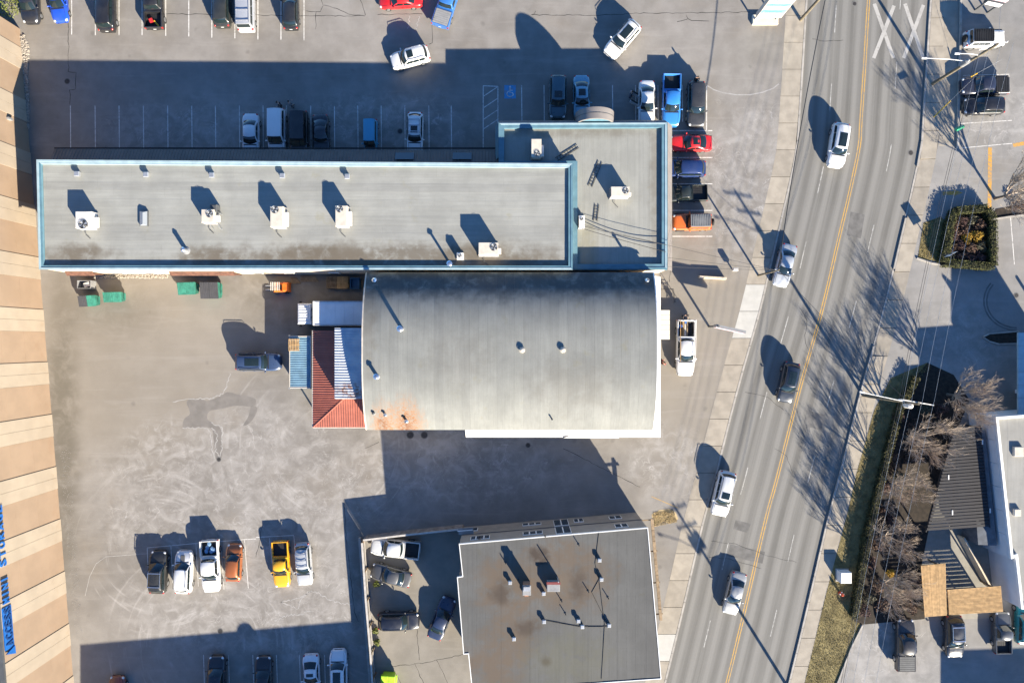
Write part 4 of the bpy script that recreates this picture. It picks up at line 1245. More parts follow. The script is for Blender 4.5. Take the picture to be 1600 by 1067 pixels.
for a_, b_ in (((1491,668),(1448,831)),((1533,664),(1548,824)),((1500,668),(1488,828))):
    slat(P3(a_,BH), P3(b_,BH), .10, BH-.3, BH-.104, bp, M['charcoal'], "beam")
for q in ((1494,672),(1450,825),(1533,668),(1546,820)):
    p = P3(q,BH-.3); m_ = MB(); m_.box(p.x-.07,p.x+.07,p.y-.07,p.y+.07,0,BH-.31); m_.build("post", M['charcoal'], bp)
for i,q in enumerate(((1488,800),(1535,690),(1547,797),(1482,745))):
    p = P3(q,BH); m_ = MB(); m_.box(p.x-.06,p.x+.06,p.y-.25,p.y+.25,BH-.019,BH+.04); m_.build("bracket", M['white'], bp)
# patio paving and screen wall
mb = MB(); mb.sheet([P(1440,770),P(1545,770),P(1560,965),P(1440,968)], .006)
M['patio'] = plain("patio_concrete", (.25,.235,.20), .9, .12, 1)
tag(mb.build("patio", M['patio']), kind="structure")
scr = thing("patio_screen_wall", "low buff screen wall running diagonally across the shaded patio", "wall", P(1520,870))
a_, b_ = P(1496,835), P(1538,912)
for i in range(6):
    p, q = a_.lerp(b_, i/6), a_.lerp(b_, (i+1)/6); d_ = (q-p).normalized(); t_ = Vector((-d_.y,d_.x,0))*.09
    m_ = MB(); m_.prism([p-t_+d_*.01,q-t_-d_*.01,q+t_-d_*.01,p+t_+d_*.01], 0, 1.15); m_.build("panel", M['cream'], scr)
for q in ((1525,850),(1530,890)):
    pass

# ------------------------------------------------------------------ neighbours that stand outside the picture and throw shade into it
def plain_building(name, label, pts, h, matw, matr):
    t_ = thing(name, label, "building", pts[0])
    m_ = MB(); m_.prism(pts, 0, h-.02); m_.build("wall", matw, t_)
    m_ = MB(); m_.prism(inset([Vector((p.x,p.y,0)) for p in pts], -.15), h-.019, h+.12); m_.build("roof", matr, t_)
    n_ = len(pts)
    for i in range(n_):
        p, q = pts[i], pts[(i+1)%n_]; d_ = (q-p); L_ = d_.length; d_.normalize(); t2 = Vector((d_.y,-d_.x,0))
        k = int(L_/4)
        for j in range(k):
            c_ = p + d_*((j+.5)*L_/k)
            m_ = MB(); m_.prism([c_-d_*.8-t2*.02, c_+d_*.8-t2*.02, c_+d_*.8+t2*.04, c_-d_*.8+t2*.04], 1.0, 2.4); m_.build("window", M['win'], t_)
    return t_
sb_ = plain_building("south_building", "plain flat-roofed building south of the parked cars, shading their bays", [P(246,1197),P(246,1300),P(690,1300),P(668,1160)], 6.0, M['cream'], M['store_roof'])
m_ = MB(); p = P(501,1176); m_.cyl((p.x+.5,p.y-.6), .9, 6.1, 6.5, 14); m_.build("roof_vent", M['steel'], sb_)
plain_building("southeast_building", "plain flat-roofed building shading the lower right parking bays", [P(1590,1206),P(1590,1330),P(1900,1330),P(1900,1196)], 6.0, M['cream'], M['store_roof'])
# ------------------------------------------------------------------ rooftop equipment
LD_ = LBH-.28; AD_ = ANH-.35; TD_ = TBH-.05
def fan(parent, c, r, z):
    m_ = MB(); m_.cyl((c[0],c[1]), r, z, z+.05, 18); f_ = m_.build("fan_ring", M['black'], parent, local=True)
    m_ = MB()
    for k in range(4):
        a_ = k*math.pi/2+.4
        m_.add([(c[0]+.03*math.cos(a_),c[1]+.03*math.sin(a_),z+.055),(c[0]+r*.92*math.cos(a_-.3),c[1]+r*.92*math.sin(a_-.3),z+.055),(c[0]+r*.92*math.cos(a_+.3),c[1]+r*.92*math.sin(a_+.3),z+.075)], [(0,1,2)])
    m_.build("fan_blade", M['steel'], f_, local=True)
    m_ = MB()
    for k in range(3):
        rr = r*(.35+.3*k)
        pts = [(c[0]+rr*math.cos(2*math.pi*i/16), c[1]+rr*math.sin(2*math.pi*i/16), z+.09) for i in range(17)]
        m_.tube(pts, .008, 4, False)
    m_.build("fan_guard", M['steel'], f_, local=True)
def ac_unit(px, py, sx, sy, h, label, zdeck, fanpos=(.0,.25), mat='beige', extra=True):
    """rooftop package unit; px,py is the middle of its top"""
    p = P(px, py, zdeck+h)
    t_ = thing("rooftop_air_conditioner", label, "air conditioner", (p.x,p.y,zdeck))
    m_ = MB(); m_.box(-sx/2-.06,sx/2+.06,-sy/2-.06,sy/2+.06,0,.16); m_.build("kerb_base", M['grey'], t_, local=True)
    m_ = MB(); m_.bbox(-sx/2,sx/2,-sy/2,sy/2,.16,h,.03); m_.build("cabinet", M[mat], t_, local=True)
    m_ = MB(); m_.box(-sx/2-.012,-sx/2,-sy/2+.12,sy/2-.12,.35,h-.15); m_.build("grille", M['dkgrey'], t_, local=True)
    m_ = MB(); m_.box(-sx/2+.1,sx/2-.1,-sy/2-.012,-sy/2,.35,h-.15); m_.build("service_panel", M['white_dirty'], t_, local=True)
    r_ = min(sx,sy)*.30
    fan(t_, (fanpos[0]*sx, fanpos[1]*sy), r_, h)
    if extra:
        m_ = MB(); m_.bbox(sx/2,sx/2+.28,-sy/2+.2,sy/2-.5,.2,h*.6,.03); m_.build("intake_hood", M['white_dirty'], t_, local=True)
        m_ = MB(); m_.tube([(-sx/4,-sy/2,.15),(-sx/4,-sy/2-.5,.1),(-sx/4+.45,-sy/2-.9,.03)], .03, 6); m_.build("drain_pipe", M['dkgrey'], t_, local=True)
    return t_
ac_unit(130,343,1.6,1.7,1.15,"whitish rooftop unit with side cowl nearest the tan storage wall",LD_,(.0,-.28),'white_dirty')
ac_unit(324,337,1.25,1.35,1.2,"beige rooftop unit with a dark duct elbow and pipe frame around it",LD_,(.18,.15))
ac_unit(432,338,1.3,2.1,1.25,"tall beige rooftop unit with fan at its north end and yellow stain beside it",LD_,(-.12,.33))
ac_unit(533,337,1.2,2.1,1.25,"beige rooftop unit with north fan, next but two from the storage wall side",LD_,(-.12,.33))
ac_unit(763,388,2.0,1.25,1.45,"wide beige rooftop unit near the ponding stain by the south parapet",LD_,(.28,.1))
ac_unit(718.5,399,.65,.65,.9,"small square condenser beside the tall flue on the long roof",LD_,(0,0),'white_dirty',False)
ac_unit(838,231,1.05,1.9,1.25,"beige rooftop unit standing in the higher roof's shadow behind the arched hood",AD_,(.1,-.3))
ac_unit(969,299,1.9,1.05,1.2,"wide beige rooftop unit between the ladders on the corner shop roof",AD_,(.3,.05))
ac_unit(909,346,.6,1.3,.75,"small white unit against the teal parapet step",AD_,(0,.2),'white',False)
# duct elbow + pipe frame near second unit
def duct(px, py, label):
    p = P(px,py,LD_+.6); t_ = thing("duct_elbow", label, "duct", (p.x,p.y,LD_))
    m_ = MB(); m_.bbox(-.35,.35,-.4,.4,0,.9,.08); m_.build("duct_box", M['dkgrey'], t_, local=True)
    for x_ in (-.3,.55):
        m_ = MB(); m_.tube([(x_,-.5,0),(x_,-.5,.8),(x_,-2.0,.8),(x_,-2.0,0)], .025, 6); m_.build("pipe_frame", M['steel'], t_, local=True)
duct(335,326,"dark duct box with pipe frame beside the third rooftop unit")
def small_vent(px, py, z, h, s, label, group=None, mat='steel'):
    p = P(px,py,z+h); t_ = thing("roof_vent", label, "roof vent", (p.x,p.y,z), 0, group)
    m_ = MB(); m_.box(-s*.7,s*.7,-s*.7,s*.7,0,.08); m_.build("flashing", M['grey'], t_, local=True)
    m_ = MB(); m_.bbox(-s*.8,s*.8,-s*.8,s*.8,.08,h*.62,.02); m_.build("stack", M['steel'], t_, local=True)
    m_ = MB(); m_.bbox(-s,s,-s,s,h*.66,h,.05); m_.build("cap", M[mat], t_, local=True)
    m_ = MB()
    for a_ in (-.8,.75):
        for b_ in (-.8,.75): m_.box(a_*s,a_*s+.03,b_*s,b_*s+.03,h*.6,h*.67)
    m_.build("cap_legs", M['steel'], t_, local=True)
    return t_
for q in ((119,271,"north of the whitish rooftop unit"),(227,272,"north of the glazed skylight"),(330,273,"north of the unit with the dark duct"),(440.5,274,"north of the unit with the yellow stain"),(542,275,"furthest along the row from the storage wall")):
    small_vent(q[0],q[1],LD_,.5,.26,"small vent on the long roof's north edge, "+q[2],"vents along the north edge of the long roof")
for q in ((797,910,"west of the brick chimney"),(850,971,"at the west end of the roof cable"),(904,970,"northern one of a close pair"),(910,979,"southern one of a close pair"),(937,875,"northmost on the east cable"),(940,905,"second down the east cable"),(952,977,"where the roof cables meet"),(803,998,"alone on the southwest brown stain"),(849.5,927,"between chimney and roof hatch")):
    small_vent(q[0],q[1],TD_,.42,.19,"white capped vent on the stained two-storey roof, "+q[2],"capped vents on the two-storey roof")
def flue(px, py, z, h, r, label, cap=1.5, mat='steel'):
    """round metal flue, px,py is its cap"""
    p = P(px,py,z+h); t_ = thing("roof_flue", label, "flue", (p.x,p.y,z))
    m_ = MB(); m_.cyl((0,0), r*1.9, 0, .12, 14, r*1.1); m_.build("flashing_cone", M['grey'], t_, 40, True)
    m_ = MB(); m_.cyl((0,0), r, .1, h-.18, 14); m_.build("pipe", M[mat], t_, 40, True)
    m_ = MB(); m_.cyl((0,0), r*cap, h-.12, h, 16, r*cap*.45); m_.build("rain_cap", M['chrome'] if mat=='steel' else M[mat], t_, 40, True)
    m_ = MB()
    for k in range(3):
        a_ = 2.1*k; m_.tube([(r*.9*math.cos(a_),r*.9*math.sin(a_),h-.25),(r*1.1*math.cos(a_),r*1.1*math.sin(a_),h-.08)], .012, 4)
    m_.build("cap_strut", M['steel'], t_, local=True)
    return t_
flue(284,389,LD_,1.0,.22,"short wide flue pipe with pale conical cap near the south edge of the long roof",1.15)
flue(702,411,LD_,1.7,.13,"tall thin flue with round cap beside the small condenser",2.2)
def hz(py, h): return arch_z(P(0,py,HE+h).y)
flue(584,437,hz(437,.3)-.05,.55,.16,"low bright-capped flue at the hall's northwest roof corner",1.5)
flue(624,513,hz(513,1.6)-.1,1.75,.19,"tallest bright-capped flue high on the barrel roof casting a long shadow",1.6)
flue(587,588,hz(588,.8)-.05,.85,.18,"bright-capped flue near the west edge halfway down the barrel roof",1.6)
flue(601,648,hz(648,.5)-.05,.55,.12,"small capped flue over the smaller rust stain",1.6)
flue(634,658,hz(658,.7)-.05,.7,.13,"capped flue standing in the larger rust stain",1.6)
flue(863,655,hz(655,.6)-.05,.6,.07,"thin dark vent pipe near the south eaves of the hall",1.4,'dkgrey')
flue(1012,437,hz(437,.5)-.05,.8,.13,"small bright flue at the hall's northeast roof corner",1.6)
flue(583,645,hz(645,.5)-.05,.35,.12,"low dark vent by the rusty southwest corner of the barrel roof",1.5,'dkgrey')
def turbine(px, py, label):
    z = hz(py,.6)-.06; p = P(px,py,z+.6); t_ = thing("turbine_vent", label, "roof vent", (p.x,p.y,z), 0, "turbine vents on the barrel roof")
    m_ = MB(); m_.cyl((0,0),.22,0,.12,14); m_.build("neck", M['steel'], t_, 40, True)
    m_ = MB()
    for k in range(14):
        a0 = 2*math.pi*k/14; a1 = a0+.30
        m_.add([(.24*math.cos(a0),.24*math.sin(a0),.12),(.36*math.cos(a0+.1),.36*math.sin(a0+.1),.26),(.1*math.cos(a0+.2),.1*math.sin(a0+.2),.42),(.30*math.cos(a1),.30*math.sin(a1),.27)], [(0,1,2,3)])
    m_.build("turbine_fins", M['beige'], t_, local=True)
    m_ = MB(); m_.ball((0,0,.22),.27,.27,.17,12,6); m_.build("turbine_head", M['beige'], t_, 60, True)
turbine(816,546,"round turbine vent on the barrel roof ridge, the one toward the rust stains")
turbine(880,546,"round turbine vent on the barrel roof ridge, the one toward the street")
# skylight dome
p = P(224,341,LD_+.3); t_ = thing("roof_skylight", "raised rectangular glazed skylight between two rooftop units", "skylight", (p.x,p.y,LD_))
m_ = MB(); m_.bbox(-.42,.42,-.78,.78,0,.28,.02); m_.build("upstand", M['dkgrey'], t_, local=True)
m_ = MB(); m_.add([(-.38,-.74,.285),(.38,-.74,.285),(.38,.74,.285),(-.38,.74,.285),(0,-.6,.45),(0,.6,.45)], [(0,1,4),(1,2,5,4),(2,3,5),(3,0,4,5)]); m_.build("pane", glass("skylight_glass",(.28,.30,.31),.15), t_, local=True)
# ladders lying on the shop roof
def ladder(a_, b_, w, label):
    A_, B_ = P(*a_, AD_+.1), P(*b_, AD_+.1); L_ = (B_-A_).length
    t_ = thing("ladder", label, "ladder", (A_.x,A_.y,AD_), math.atan2(B_.y-A_.y,B_.x-A_.x))
    for s_ in (-1,1):
        m_ = MB(); m_.box(0,L_,s_*w/2-.025,s_*w/2+.025,.03,.08); m_.build("rail", M['black'], t_, local=True)
    for i in range(int(L_/.32)):
        m_ = MB(); m_.tube([(.2+i*.32,-w/2,.075),(.2+i*.32,w/2,.075)], .022, 5); m_.build("rung", M['black'], t_, local=True)
ladder((922,291),(938,252),.42,"long black ladder lying beside the shadow of the wide rooftop unit")
ladder((869,249),(903,228),.40,"black ladder lying half in the shadow near the arched hood")
ladder((930,345),(933,319),.40,"short black ladder lying on the sunlit corner shop roof")
# brick chimney and roof hatch on the two-storey roof
p = P(823,921,TD_+1.3); t_ = thing("chimney", "brick chimney with metal cowl on the stained roof", "chimney", (p.x,p.y,TD_))
M['brick'] = plain("chimney_brick", (.30,.16,.10), .9, .2, 5)
for i in range(10):
    m_ = MB(); z0 = i*.13; m_.box(-.36+.008*(i%2),.36+.008*(i%2),-.45,.45,z0+.004,z0+.126); m_.build("brick_course", M['brick'], t_, local=True)
m_ = MB(); m_.bbox(-.42,.42,-.5,.5,1.305,1.40,.03); m_.build("cap_slab", M['grey'], t_, local=True)
m_ = MB(); m_.box(-.32,.32,.0,.42,1.405,1.65); m_.build("cowl", M['steel'], t_, local=True)
m_ = MB(); m_.box(-.2,.2,-1.0,-.46,0,.35); m_.build("base_block", M['brick'], t_, local=True)
p = P(865,917,TD_+.9); t_ = thing("roof_access_hatch", "boxy grey roof hatch with dark red lid beside the chimney", "roof hatch", (p.x,p.y,TD_))
m_ = MB(); m_.bbox(-.65,.65,-.5,.45,0,.72,.03); m_.build("box", M['grey'], t_, local=True)
m_ = MB(); m_.box(-.7,.7,.25,.5,.722,.80); m_.build("lid", plain("dark_red_metal",(.16,.03,.03),.6), t_, local=True)
m_ = MB(); m_.tube([(.45,.75,0),(.45,.75,1.5)],.06,8); m_.build("vent_pipe", M['steel'], t_, local=True)
# thin stub pipes
for q in ((790,880,"northwest of the brick chimney"),(810,905,"close to the chimney's west side"),(878,940,"southeast of the roof hatch"),(884,960,"just north of the roof cable"),(920,925,"west of the east cable"),(951,935,"east of the east cable"),(905,852,"between the hatch and the north edge"),(852,838,"at the roof's north edge")):
    p = P(q[0],q[1],TD_+.4); t_ = thing("vent_pipe", "thin dark stub pipe on the two-storey roof, "+q[2], "vent pipe", (p.x,p.y,TD_), 0, "stub pipes on the two-storey roof")
    m_ = MB(); m_.cyl((0,0),.11,0,.05,10); m_.build("flashing", M['dkgrey'], t_, local=True)
    m_ = MB(); m_.cyl((0,0),.05,.04,.42,8); m_.build("pipe", M['black'], t_, local=True)

# ------------------------------------------------------------------ yard fence
def fence(name, label, pts, h, post_every, rail_mat, mesh_mat, boards=True):
    root = thing(name, label, "fence", P(*pts[0]))
    for a_, b_ in zip(pts, pts[1:]):
        A_, B_ = P(*a_), P(*b_); d_ = (B_-A_); L_ = d_.length; d_.normalize(); t_ = Vector((-d_.y,d_.x,0))
        n_ = max(1, round(L_/post_every))
        for i in range(n_+1):
            c_ = A_ + d_*(L_*i/n_); m_ = MB(); m_.obox((c_.x,c_.y,h/2+.03), .12,.12,h+.06, math.atan2(d_.y,d_.x)); m_.build("post", M['wood'], root)
        for z_ in (.35, h-.22):
            m_ = MB(); m_.prism([A_+t_*.07,B_+t_*.07,B_+t_*.12,A_+t_*.12], z_, z_+.1); m_.build("rail", rail_mat, root)
        k = int(L_/.30)
        for i in range(k):
            p = A_ + d_*(L_*i/k+.008); q = A_ + d_*(L_*(i+1)/k-.008)
            m_ = MB(); hh = h + rnd.uniform(-.03,.02); m_.prism([p+t_*.121,q+t_*.121,q+t_*.15,p+t_*.15], .05, hh); m_.build("board", mesh_mat, root)
        m_ = MB(); m_.prism([A_-t_*.02,B_-t_*.02,B_+t_*.17,A_+t_*.17], h+.06, h+.11); m_.build("cap_rail", rail_mat, root)
    return root
M['fence_grey'] = plain("weathered_fence_board", (.21,.195,.18), .9, .25, 2.5, rnd_amt=.25)
M['fence_pale'] = plain("pale_fence_cap", (.42,.39,.35), .85, .15, 2.5)
fence("board_fence", "weathered grey board fence along the west side of the small walled yard", [(569,1075),(569,836)][::1] if False else [(590,1090),(585,1010),(578,930),(572,840)], 1.7, 2.6, M['fence_pale'], M['fence_grey'])
fence("pale_fence", "pale capped board fence along the north edge of the small walled yard", [(573,837),(640,829),(724,820)], 1.7, 2.6, M['fence_pale'], M['fence_grey'])
kb = thing("yard_kerb", "low concrete strip wall just outside the board fence", "kerb", P(566,930))
for i in range(8):
    a_, b_ = P(lerp(563,580,i/8), lerp(838,1075,i/8)), P(lerp(563,580,(i+1)/8), lerp(838,1075,(i+1)/8)); d_ = (b_-a_).normalized(); t_ = Vector((-d_.y,d_.x,0))*.13
    m_ = MB(); m_.prism([a_-t_+d_*.012,b_-t_-d_*.012,b_+t_-d_*.012,a_+t_+d_*.012], 0, .5); m_.build("kerb_block", M['kerb'], kb)
mb = MB(); mb.sheet([P(575,840),P(724,826),P(740,1090),P(590,1090)], .0035)
tag(mb.build("yard_pavement", M['yard']), kind="structure")

# ------------------------------------------------------------------ dumpsters, bins, container, pallets
M['green'] = plain("green_dumpster_steel", (.03,.15,.11), .6, .3, 2)
M['green_lid'] = plain("green_plastic_lid", (.032,.165,.12), .55, .25, 2)
M['dark_lid'] = plain("black_plastic_lid", (.05,.05,.055), .6, .1, 2)
def dumpster(px, py, L_, W_, h, label, rz=0, lids=('green_lid','green_lid'), mat='green'):
    p = P(px,py,h); t_ = thing("dumpster", label, "dumpster", (p.x,p.y,0), rz)
    m_ = MB()
    a_, b_ = L_/2, W_/2
    lo = [(-a_+.12,-b_+.15,.15),(a_-.12,-b_+.15,.15),(a_-.12,b_-.02,.15),(-a_+.12,b_-.02,.15)]
    hi = [(-a_,-b_,h*.82),(a_,-b_,h*.82),(a_,b_,h),(-a_,b_,h)]
    inn = [(-a_+.06,-b_+.06,h*.82),(a_-.06,-b_+.06,h*.82),(a_-.06,b_-.06,h),(-a_+.06,b_-.06,h)]
    m_.add(lo+hi+inn, [(3,2,1,0)]+[(i,(i+1)%4,4+(i+1)%4,4+i) for i in range(4)]+[(4+i,4+(i+1)%4,8+(i+1)%4,8+i) for i in range(4)]+[(8,9,10,11)])
    m_.build("bin_body", M[mat], t_, local=True)
    for i in range(2):
        x0_, x1_ = (-a_+.02, -.015) if i == 0 else (.015, a_-.02)
        m_ = MB()
        za, zb2 = h*.82+.02, h+.02
        v = [(x0_,-b_-.04,za),(x1_,-b_-.04,za),(x1_,b_,zb2),(x0_,b_,zb2)]
        m_.add(v+[(q[0],q[1],q[2]+.05) for q in v], [(3,2,1,0),(4,5,6,7),(0,1,5,4),(1,2,6,5),(2,3,7,6),(3,0,4,7)])
        l_ = m_.build("lid", M[lids[i]], t_, local=True)
        m_ = MB()
        for k in range(5):
            xx = lerp(x0_+.08,x1_-.14,k/4); m_.add([(xx,-b_,za+.055),(xx+.06,-b_,za+.055),(xx+.06,b_-.05,zb2+.055),(xx,b_-.05,zb2+.055)]+[(xx+.01,-b_,za+.075),(xx+.05,-b_,za+.075),(xx+.05,b_-.05,zb2+.075),(xx+.01,b_-.05,zb2+.075)], [(4,5,6,7),(0,1,5,4),(1,2,6,5),(3,0,4,7)])
        m_.build("lid_rib", M[lids[i]], l_, local=True)
    for s_ in (-1,1):
        m_ = MB(); m_.box(s_*(a_+.09)-.07,s_*(a_+.09)+.07,-b_*.55,b_*.75,h*.45,h*.58); m_.build("fork_pocket", M[mat], t_, local=True)
    for s_ in (-1,1):
        for r_ in (-1,1):
            m_ = MB(); m_.tube([(s_*(a_-.25)-.04,r_*(b_-.25),.08),(s_*(a_-.25)+.04,r_*(b_-.25),.08)],.08,8); m_.build("caster", M['black'], t_, local=True)
dumpster(135,469.5,1.9,1.15,1.25,"green dumpster with one dark lid beside the grey open bin",R(3),('dark_lid','green_lid'))
dumpster(174.5,463.5,2.0,1.05,1.25,"green dumpster with closed lids beside the gravel strip",R(1))
dumpster(290.5,450,1.95,1.3,1.3,"green dumpster under the long rust-red door canopy",R(2))
dumpster(326,453,2.0,1.75,1.5,"larger green dumpster with dark ribbed front lid",R(0),('dark_lid','dark_lid'))
p = P(606,1063,1.3); dumpster(606,1064,1.5,1.2,1.25,"lime green waste bin in the walled yard",R(-3),('lime','lime'),'lime') if 'lime' in M else None
p = P(131,444,1.0); t_ = thing("open_bin", "grey open-topped metal bin against the cream wall", "bin", (p.x,p.y,0))
m_ = MB()
for (x0_,x1_,y0_,y1_) in ((-.75,.75,-.45,-.40),(-.75,.75,.40,.45),(-.75,-.70,-.40,.40),(.70,.75,-.40,.40)): m_.box(x0_,x1_,y0_,y1_,0,1.0)
m_.box(-.7,.7,-.4,.4,.02,.12); m_.build("tub", M['grey'], t_, local=True)
m_ = MB(); m_.obox((.2,0,.55),.7,.5,.5,.3); m_.build("scrap", M['white_dirty'], t_, local=True)
# shipping container with corrugated roof
CH = 2.6
c0, c1 = P(452,524.5,CH), P(486,606,CH)
t_ = thing("shipping_container", "blue corrugated shipping container with timber pallet on top", "container", ((c0.x+c1.x)/2,(c0.y+c1.y)/2,0))
cw, cl = (c1.x-c0.x)/2, (c0.y-c1.y)/2
M['cont'] = plain("blue_container_steel", (.17,.285,.36), .55, .15, 1.2, rnd_amt=.1)
for s_ in (-1,1):
    m_ = MB(); v = []; k = 40
    for i in range(k+1):
        y_ = lerp(-cl,cl,i/k); o_ = .035 if (i//2)%2 else 0
        v += [(s_*(cw-o_),y_,.15),(s_*(cw-o_),y_,CH-.1)]
    m_.add(v, [(2*i,2*i+2,2*i+3,2*i+1) for i in range(k)]); m_.build("side_wall", M['cont'], t_, local=True)
for s_ in (-1,1):
    m_ = MB(); m_.box(-cw,cw,s_*cl-.03,s_*cl+.03,.15,CH-.1); m_.build("end_wall" if s_ > 0 else "door", M['cont'], t_, local=True)
m_ = MB(); m_.box(-cw,cw,-cl,cl,0.03,.15); m_.build("floor_frame", M['dkgrey'], t_, local=True)
nr = 22
for i in range(nr):
    ya, yb = lerp(-cl+.1,cl-.1,i/nr), lerp(-cl+.1,cl-.1,(i+1)/nr)
    m_ = MB(); w_ = yb-ya
    pr = [(ya,0),(ya+w_*.4,0),(ya+w_*.5,.045),(ya+w_*.9,.045),(yb,0)]
    v = []
    for (yy,zz) in pr: v += [(-cw+.06,yy,CH-.06+zz),(cw-.06,yy,CH-.06+zz)]
    m_.add(v, [(2*k,2*k+1,2*k+3,2*k+2) for k in range(4)]); m_.build("roof_corrugation", M['cont'], t_, local=True)
for (x0_,x1_,y0_,y1_) in ((-cw,-cw+.07,-cl,cl),(cw-.07,cw,-cl,cl),(-cw+.07,cw-.07,-cl,-cl+.1),(-cw+.07,cw-.07,cl-.1,cl)):
    m_ = MB(); m_.box(x0_,x1_,y0_,y1_,CH-.14,CH); m_.build("top_rail", M['beige'], t_, local=True)
for a_ in (-1,1):
    for b_ in (-1,1): m_ = MB(); m_.box(a_*cw-.09,a_*cw+.02 if a_>0 else a_*cw+.09,b_*cl-.09,b_*cl+.09,CH-.15,CH+.01); m_.build("corner_casting", M['grey'], t_, local=True)
def pallet(px, py, z, label, rz=0, mat='wood_new', n=1, sx=1.3, sy=1.15, group=None):
    p = P(px,py,z+.14*n); root = thing("wooden_pallet", label, "pallet", (p.x,p.y,z), rz, group)
    for k in range(n):
        zz = k*.15
        for i in range(7):
            yy = lerp(-sy/2+.06,sy/2-.06,i/6); m_ = MB(); m_.box(-sx/2,sx/2,yy-.05,yy+.05,zz+.12,zz+.145); m_.build("deck_board", M[mat], root, local=True)
        for x_ in (-sx/2+.05,0,sx/2-.05):
            m_ = MB(); m_.box(x_-.05,x_+.05,-sy/2,sy/2,zz+.002,zz+.119); m_.build("stringer", M[mat], root, local=True)
    return root
pallet(459,538.5,CH+.02,"pale timber pallet lying on the blue container roof",R(90))
pallet(535,441,0,"stack of pale timber pallets in the shaded alley",R(90),'wood_new',6,1.3,1.2)
pallet(519,441,0,"stack of dark weathered pallets in the shaded alley",R(90),'wood',5,1.3,1.3)
p = P(554,442,.9); t_ = thing("plastic_crate", "blue plastic bulk crate at the end of the shaded alley", "crate", (p.x,p.y,0))
M['bluep'] = plain("blue_plastic", (.03,.12,.24), .5)
m_ = MB()
for (x0_,x1_,y0_,y1_) in ((-.5,.5,-.6,-.55),(-.5,.5,.55,.6),(-.5,-.45,-.55,.55),(.45,.5,-.55,.55)): m_.box(x0_,x1_,y0_,y1_,.1,.9)
m_.box(-.45,.45,-.55,.55,.12,.2); m_.build("tub", M['bluep'], t_, local=True)
for y_ in (-.45,0,.45): m_ = MB(); m_.box(-.48,.48,y_-.06,y_+.06,0,.1); m_.build("skid", M['bluep'], t_, local=True)
for i,(a_,b_) in enumerate((((470,433),(498,434)),((455,436),(470,437)))):
    A_,B_ = P(*a_),P(*b_); t_ = thing("timber_stack", ["long timber lengths stacked along the alley wall","short timber offcuts stacked at the alley wall corner"][i], "timber", (A_.x,A_.y,0))
    for k in range(5): m_ = MB(); m_.box(0,B_.x-A_.x-.1*k,-.5+.14*k,-.38+.14*k,.0,.12+.02*(k%2)); m_.build("plank", M['wood'], t_, local=True)

# ------------------------------------------------------------------ poles and overhead wires
def pole(base, h, label, cross=(), lamps=(), cans=(), z=0.0, r=.19):
    b_ = P(*base); t_ = thing("utility_pole", label, "utility pole", (b_.x,b_.y,z))
    m_ = MB(); m_.tube([(0,0,0),(0,0,h*.5),(0,0,h)], [r,r*.85,r*.68], 10); m_.build("shaft", M['pole_wood'], t_, 40, True)
    for (zz, L_, ang) in cross:
        c_ = Vector((math.cos(ang),math.sin(ang),0)); m_ = MB(); m_.obox((c_.x*0+.0, .12, zz), L_, .1, .12, ang); ca = m_.build("crossarm", M['white_dirty'], t_, local=True)
        for k in range(4):
            q = c_*lerp(-L_/2+.1,L_/2-.1,k/3); m_ = MB(); m_.cyl((q.x,q.y+.12),.05,zz+.06,zz+.22,8,.03); m_.build("insulator", M['white'], ca, local=True)
    for (zz, tip, ang) in lamps:
        c_ = Vector((math.cos(ang),math.sin(ang),0)); m_ = MB(); m_.tube([(0,0,zz),(c_.x*tip*.5,c_.y*tip*.5,zz+.35),(c_.x*tip,c_.y*tip,zz+.4)], .035, 6); m_.build("lamp_arm", M['white'], t_, local=True)
        m_ = MB(); m_.obox((c_.x*(tip+.25),c_.y*(tip+.25),zz+.38), .5,.16,.10, ang); m_.build("lamp_head", M['white'], t_, local=True)
    for (zz, ang) in cans:
        c_ = Vector((math.cos(ang),math.sin(ang),0))*.42; m_ = MB(); m_.cyl((c_.x,c_.y),.27,zz,zz+.9,14); m_.cyl((c_.x,c_.y),.27,zz+.9,zz+.98,14,.1); tr = m_.build("transformer", M['grey' if base[1] < 200 else 'white_dirty'], t_, 40, True)
        m_ = MB(); m_.cyl((c_.x,c_.y),.05,zz+.98,zz+1.2,8); m_.build("bushing", M['white'], tr, local=True)
        m_ = MB(); m_.obox((c_.x*.5,c_.y*.5,zz+.4),.3,.08,.5,ang); m_.build("bracket", M['steel'], t_, local=True)
    return t_
W180 = math.pi
pole((1457,131),10.2,"tall timber utility pole with two lamp arms beside the dark pickup",[(9.9,2.4,R(10)),(9.0,2.0,R(10))],[(6.1,4.6,R(178)),(7.6,2.2,R(180))],[(5.6,R(200))])
pole((1251,31),9.4,"timber utility pole beside the tall panel sign",[(9.1,2.0,R(10))],[])
pole((1185,430),5.9,"short timber service pole at the sidewalk edge by the silver sedan",[],[],[],0,.12)
pole((1349,617),10.4,"utility pole carrying a grey transformer and street lamp arm by the planted bed",[(10.1,3.2,R(-10)),(9.2,2.6,R(-10))],[(8.2,4.4,R(168))],[(7.8,R(-60))])
pole((1252,1106),10.4,"utility pole with twin transformers standing just south of the picture",[(10.1,2.4,R(20)),(9.2,2.2,R(20))],[(7.9,4.2,R(165))],[(7.9,R(40)),(7.9,R(-130))])
def wire(a_, b_, sag, label, group, r=.013, mat='wire'):
    m_ = MB(); A_, B_ = Vector(a_), Vector(b_); n_ = 14
    pts = [A_.lerp(B_, i/n_) - Vector((0,0,sag*4*(i/n_)*(1-i/n_))) for i in range(n_+1)]
    c_ = A_.lerp(B_, .5)
    t_ = thing("overhead_wire", label, "wire", A_, 0, group)
    m_.tube(pts, r, 4, False); m_.build("cable", M[mat], t_)
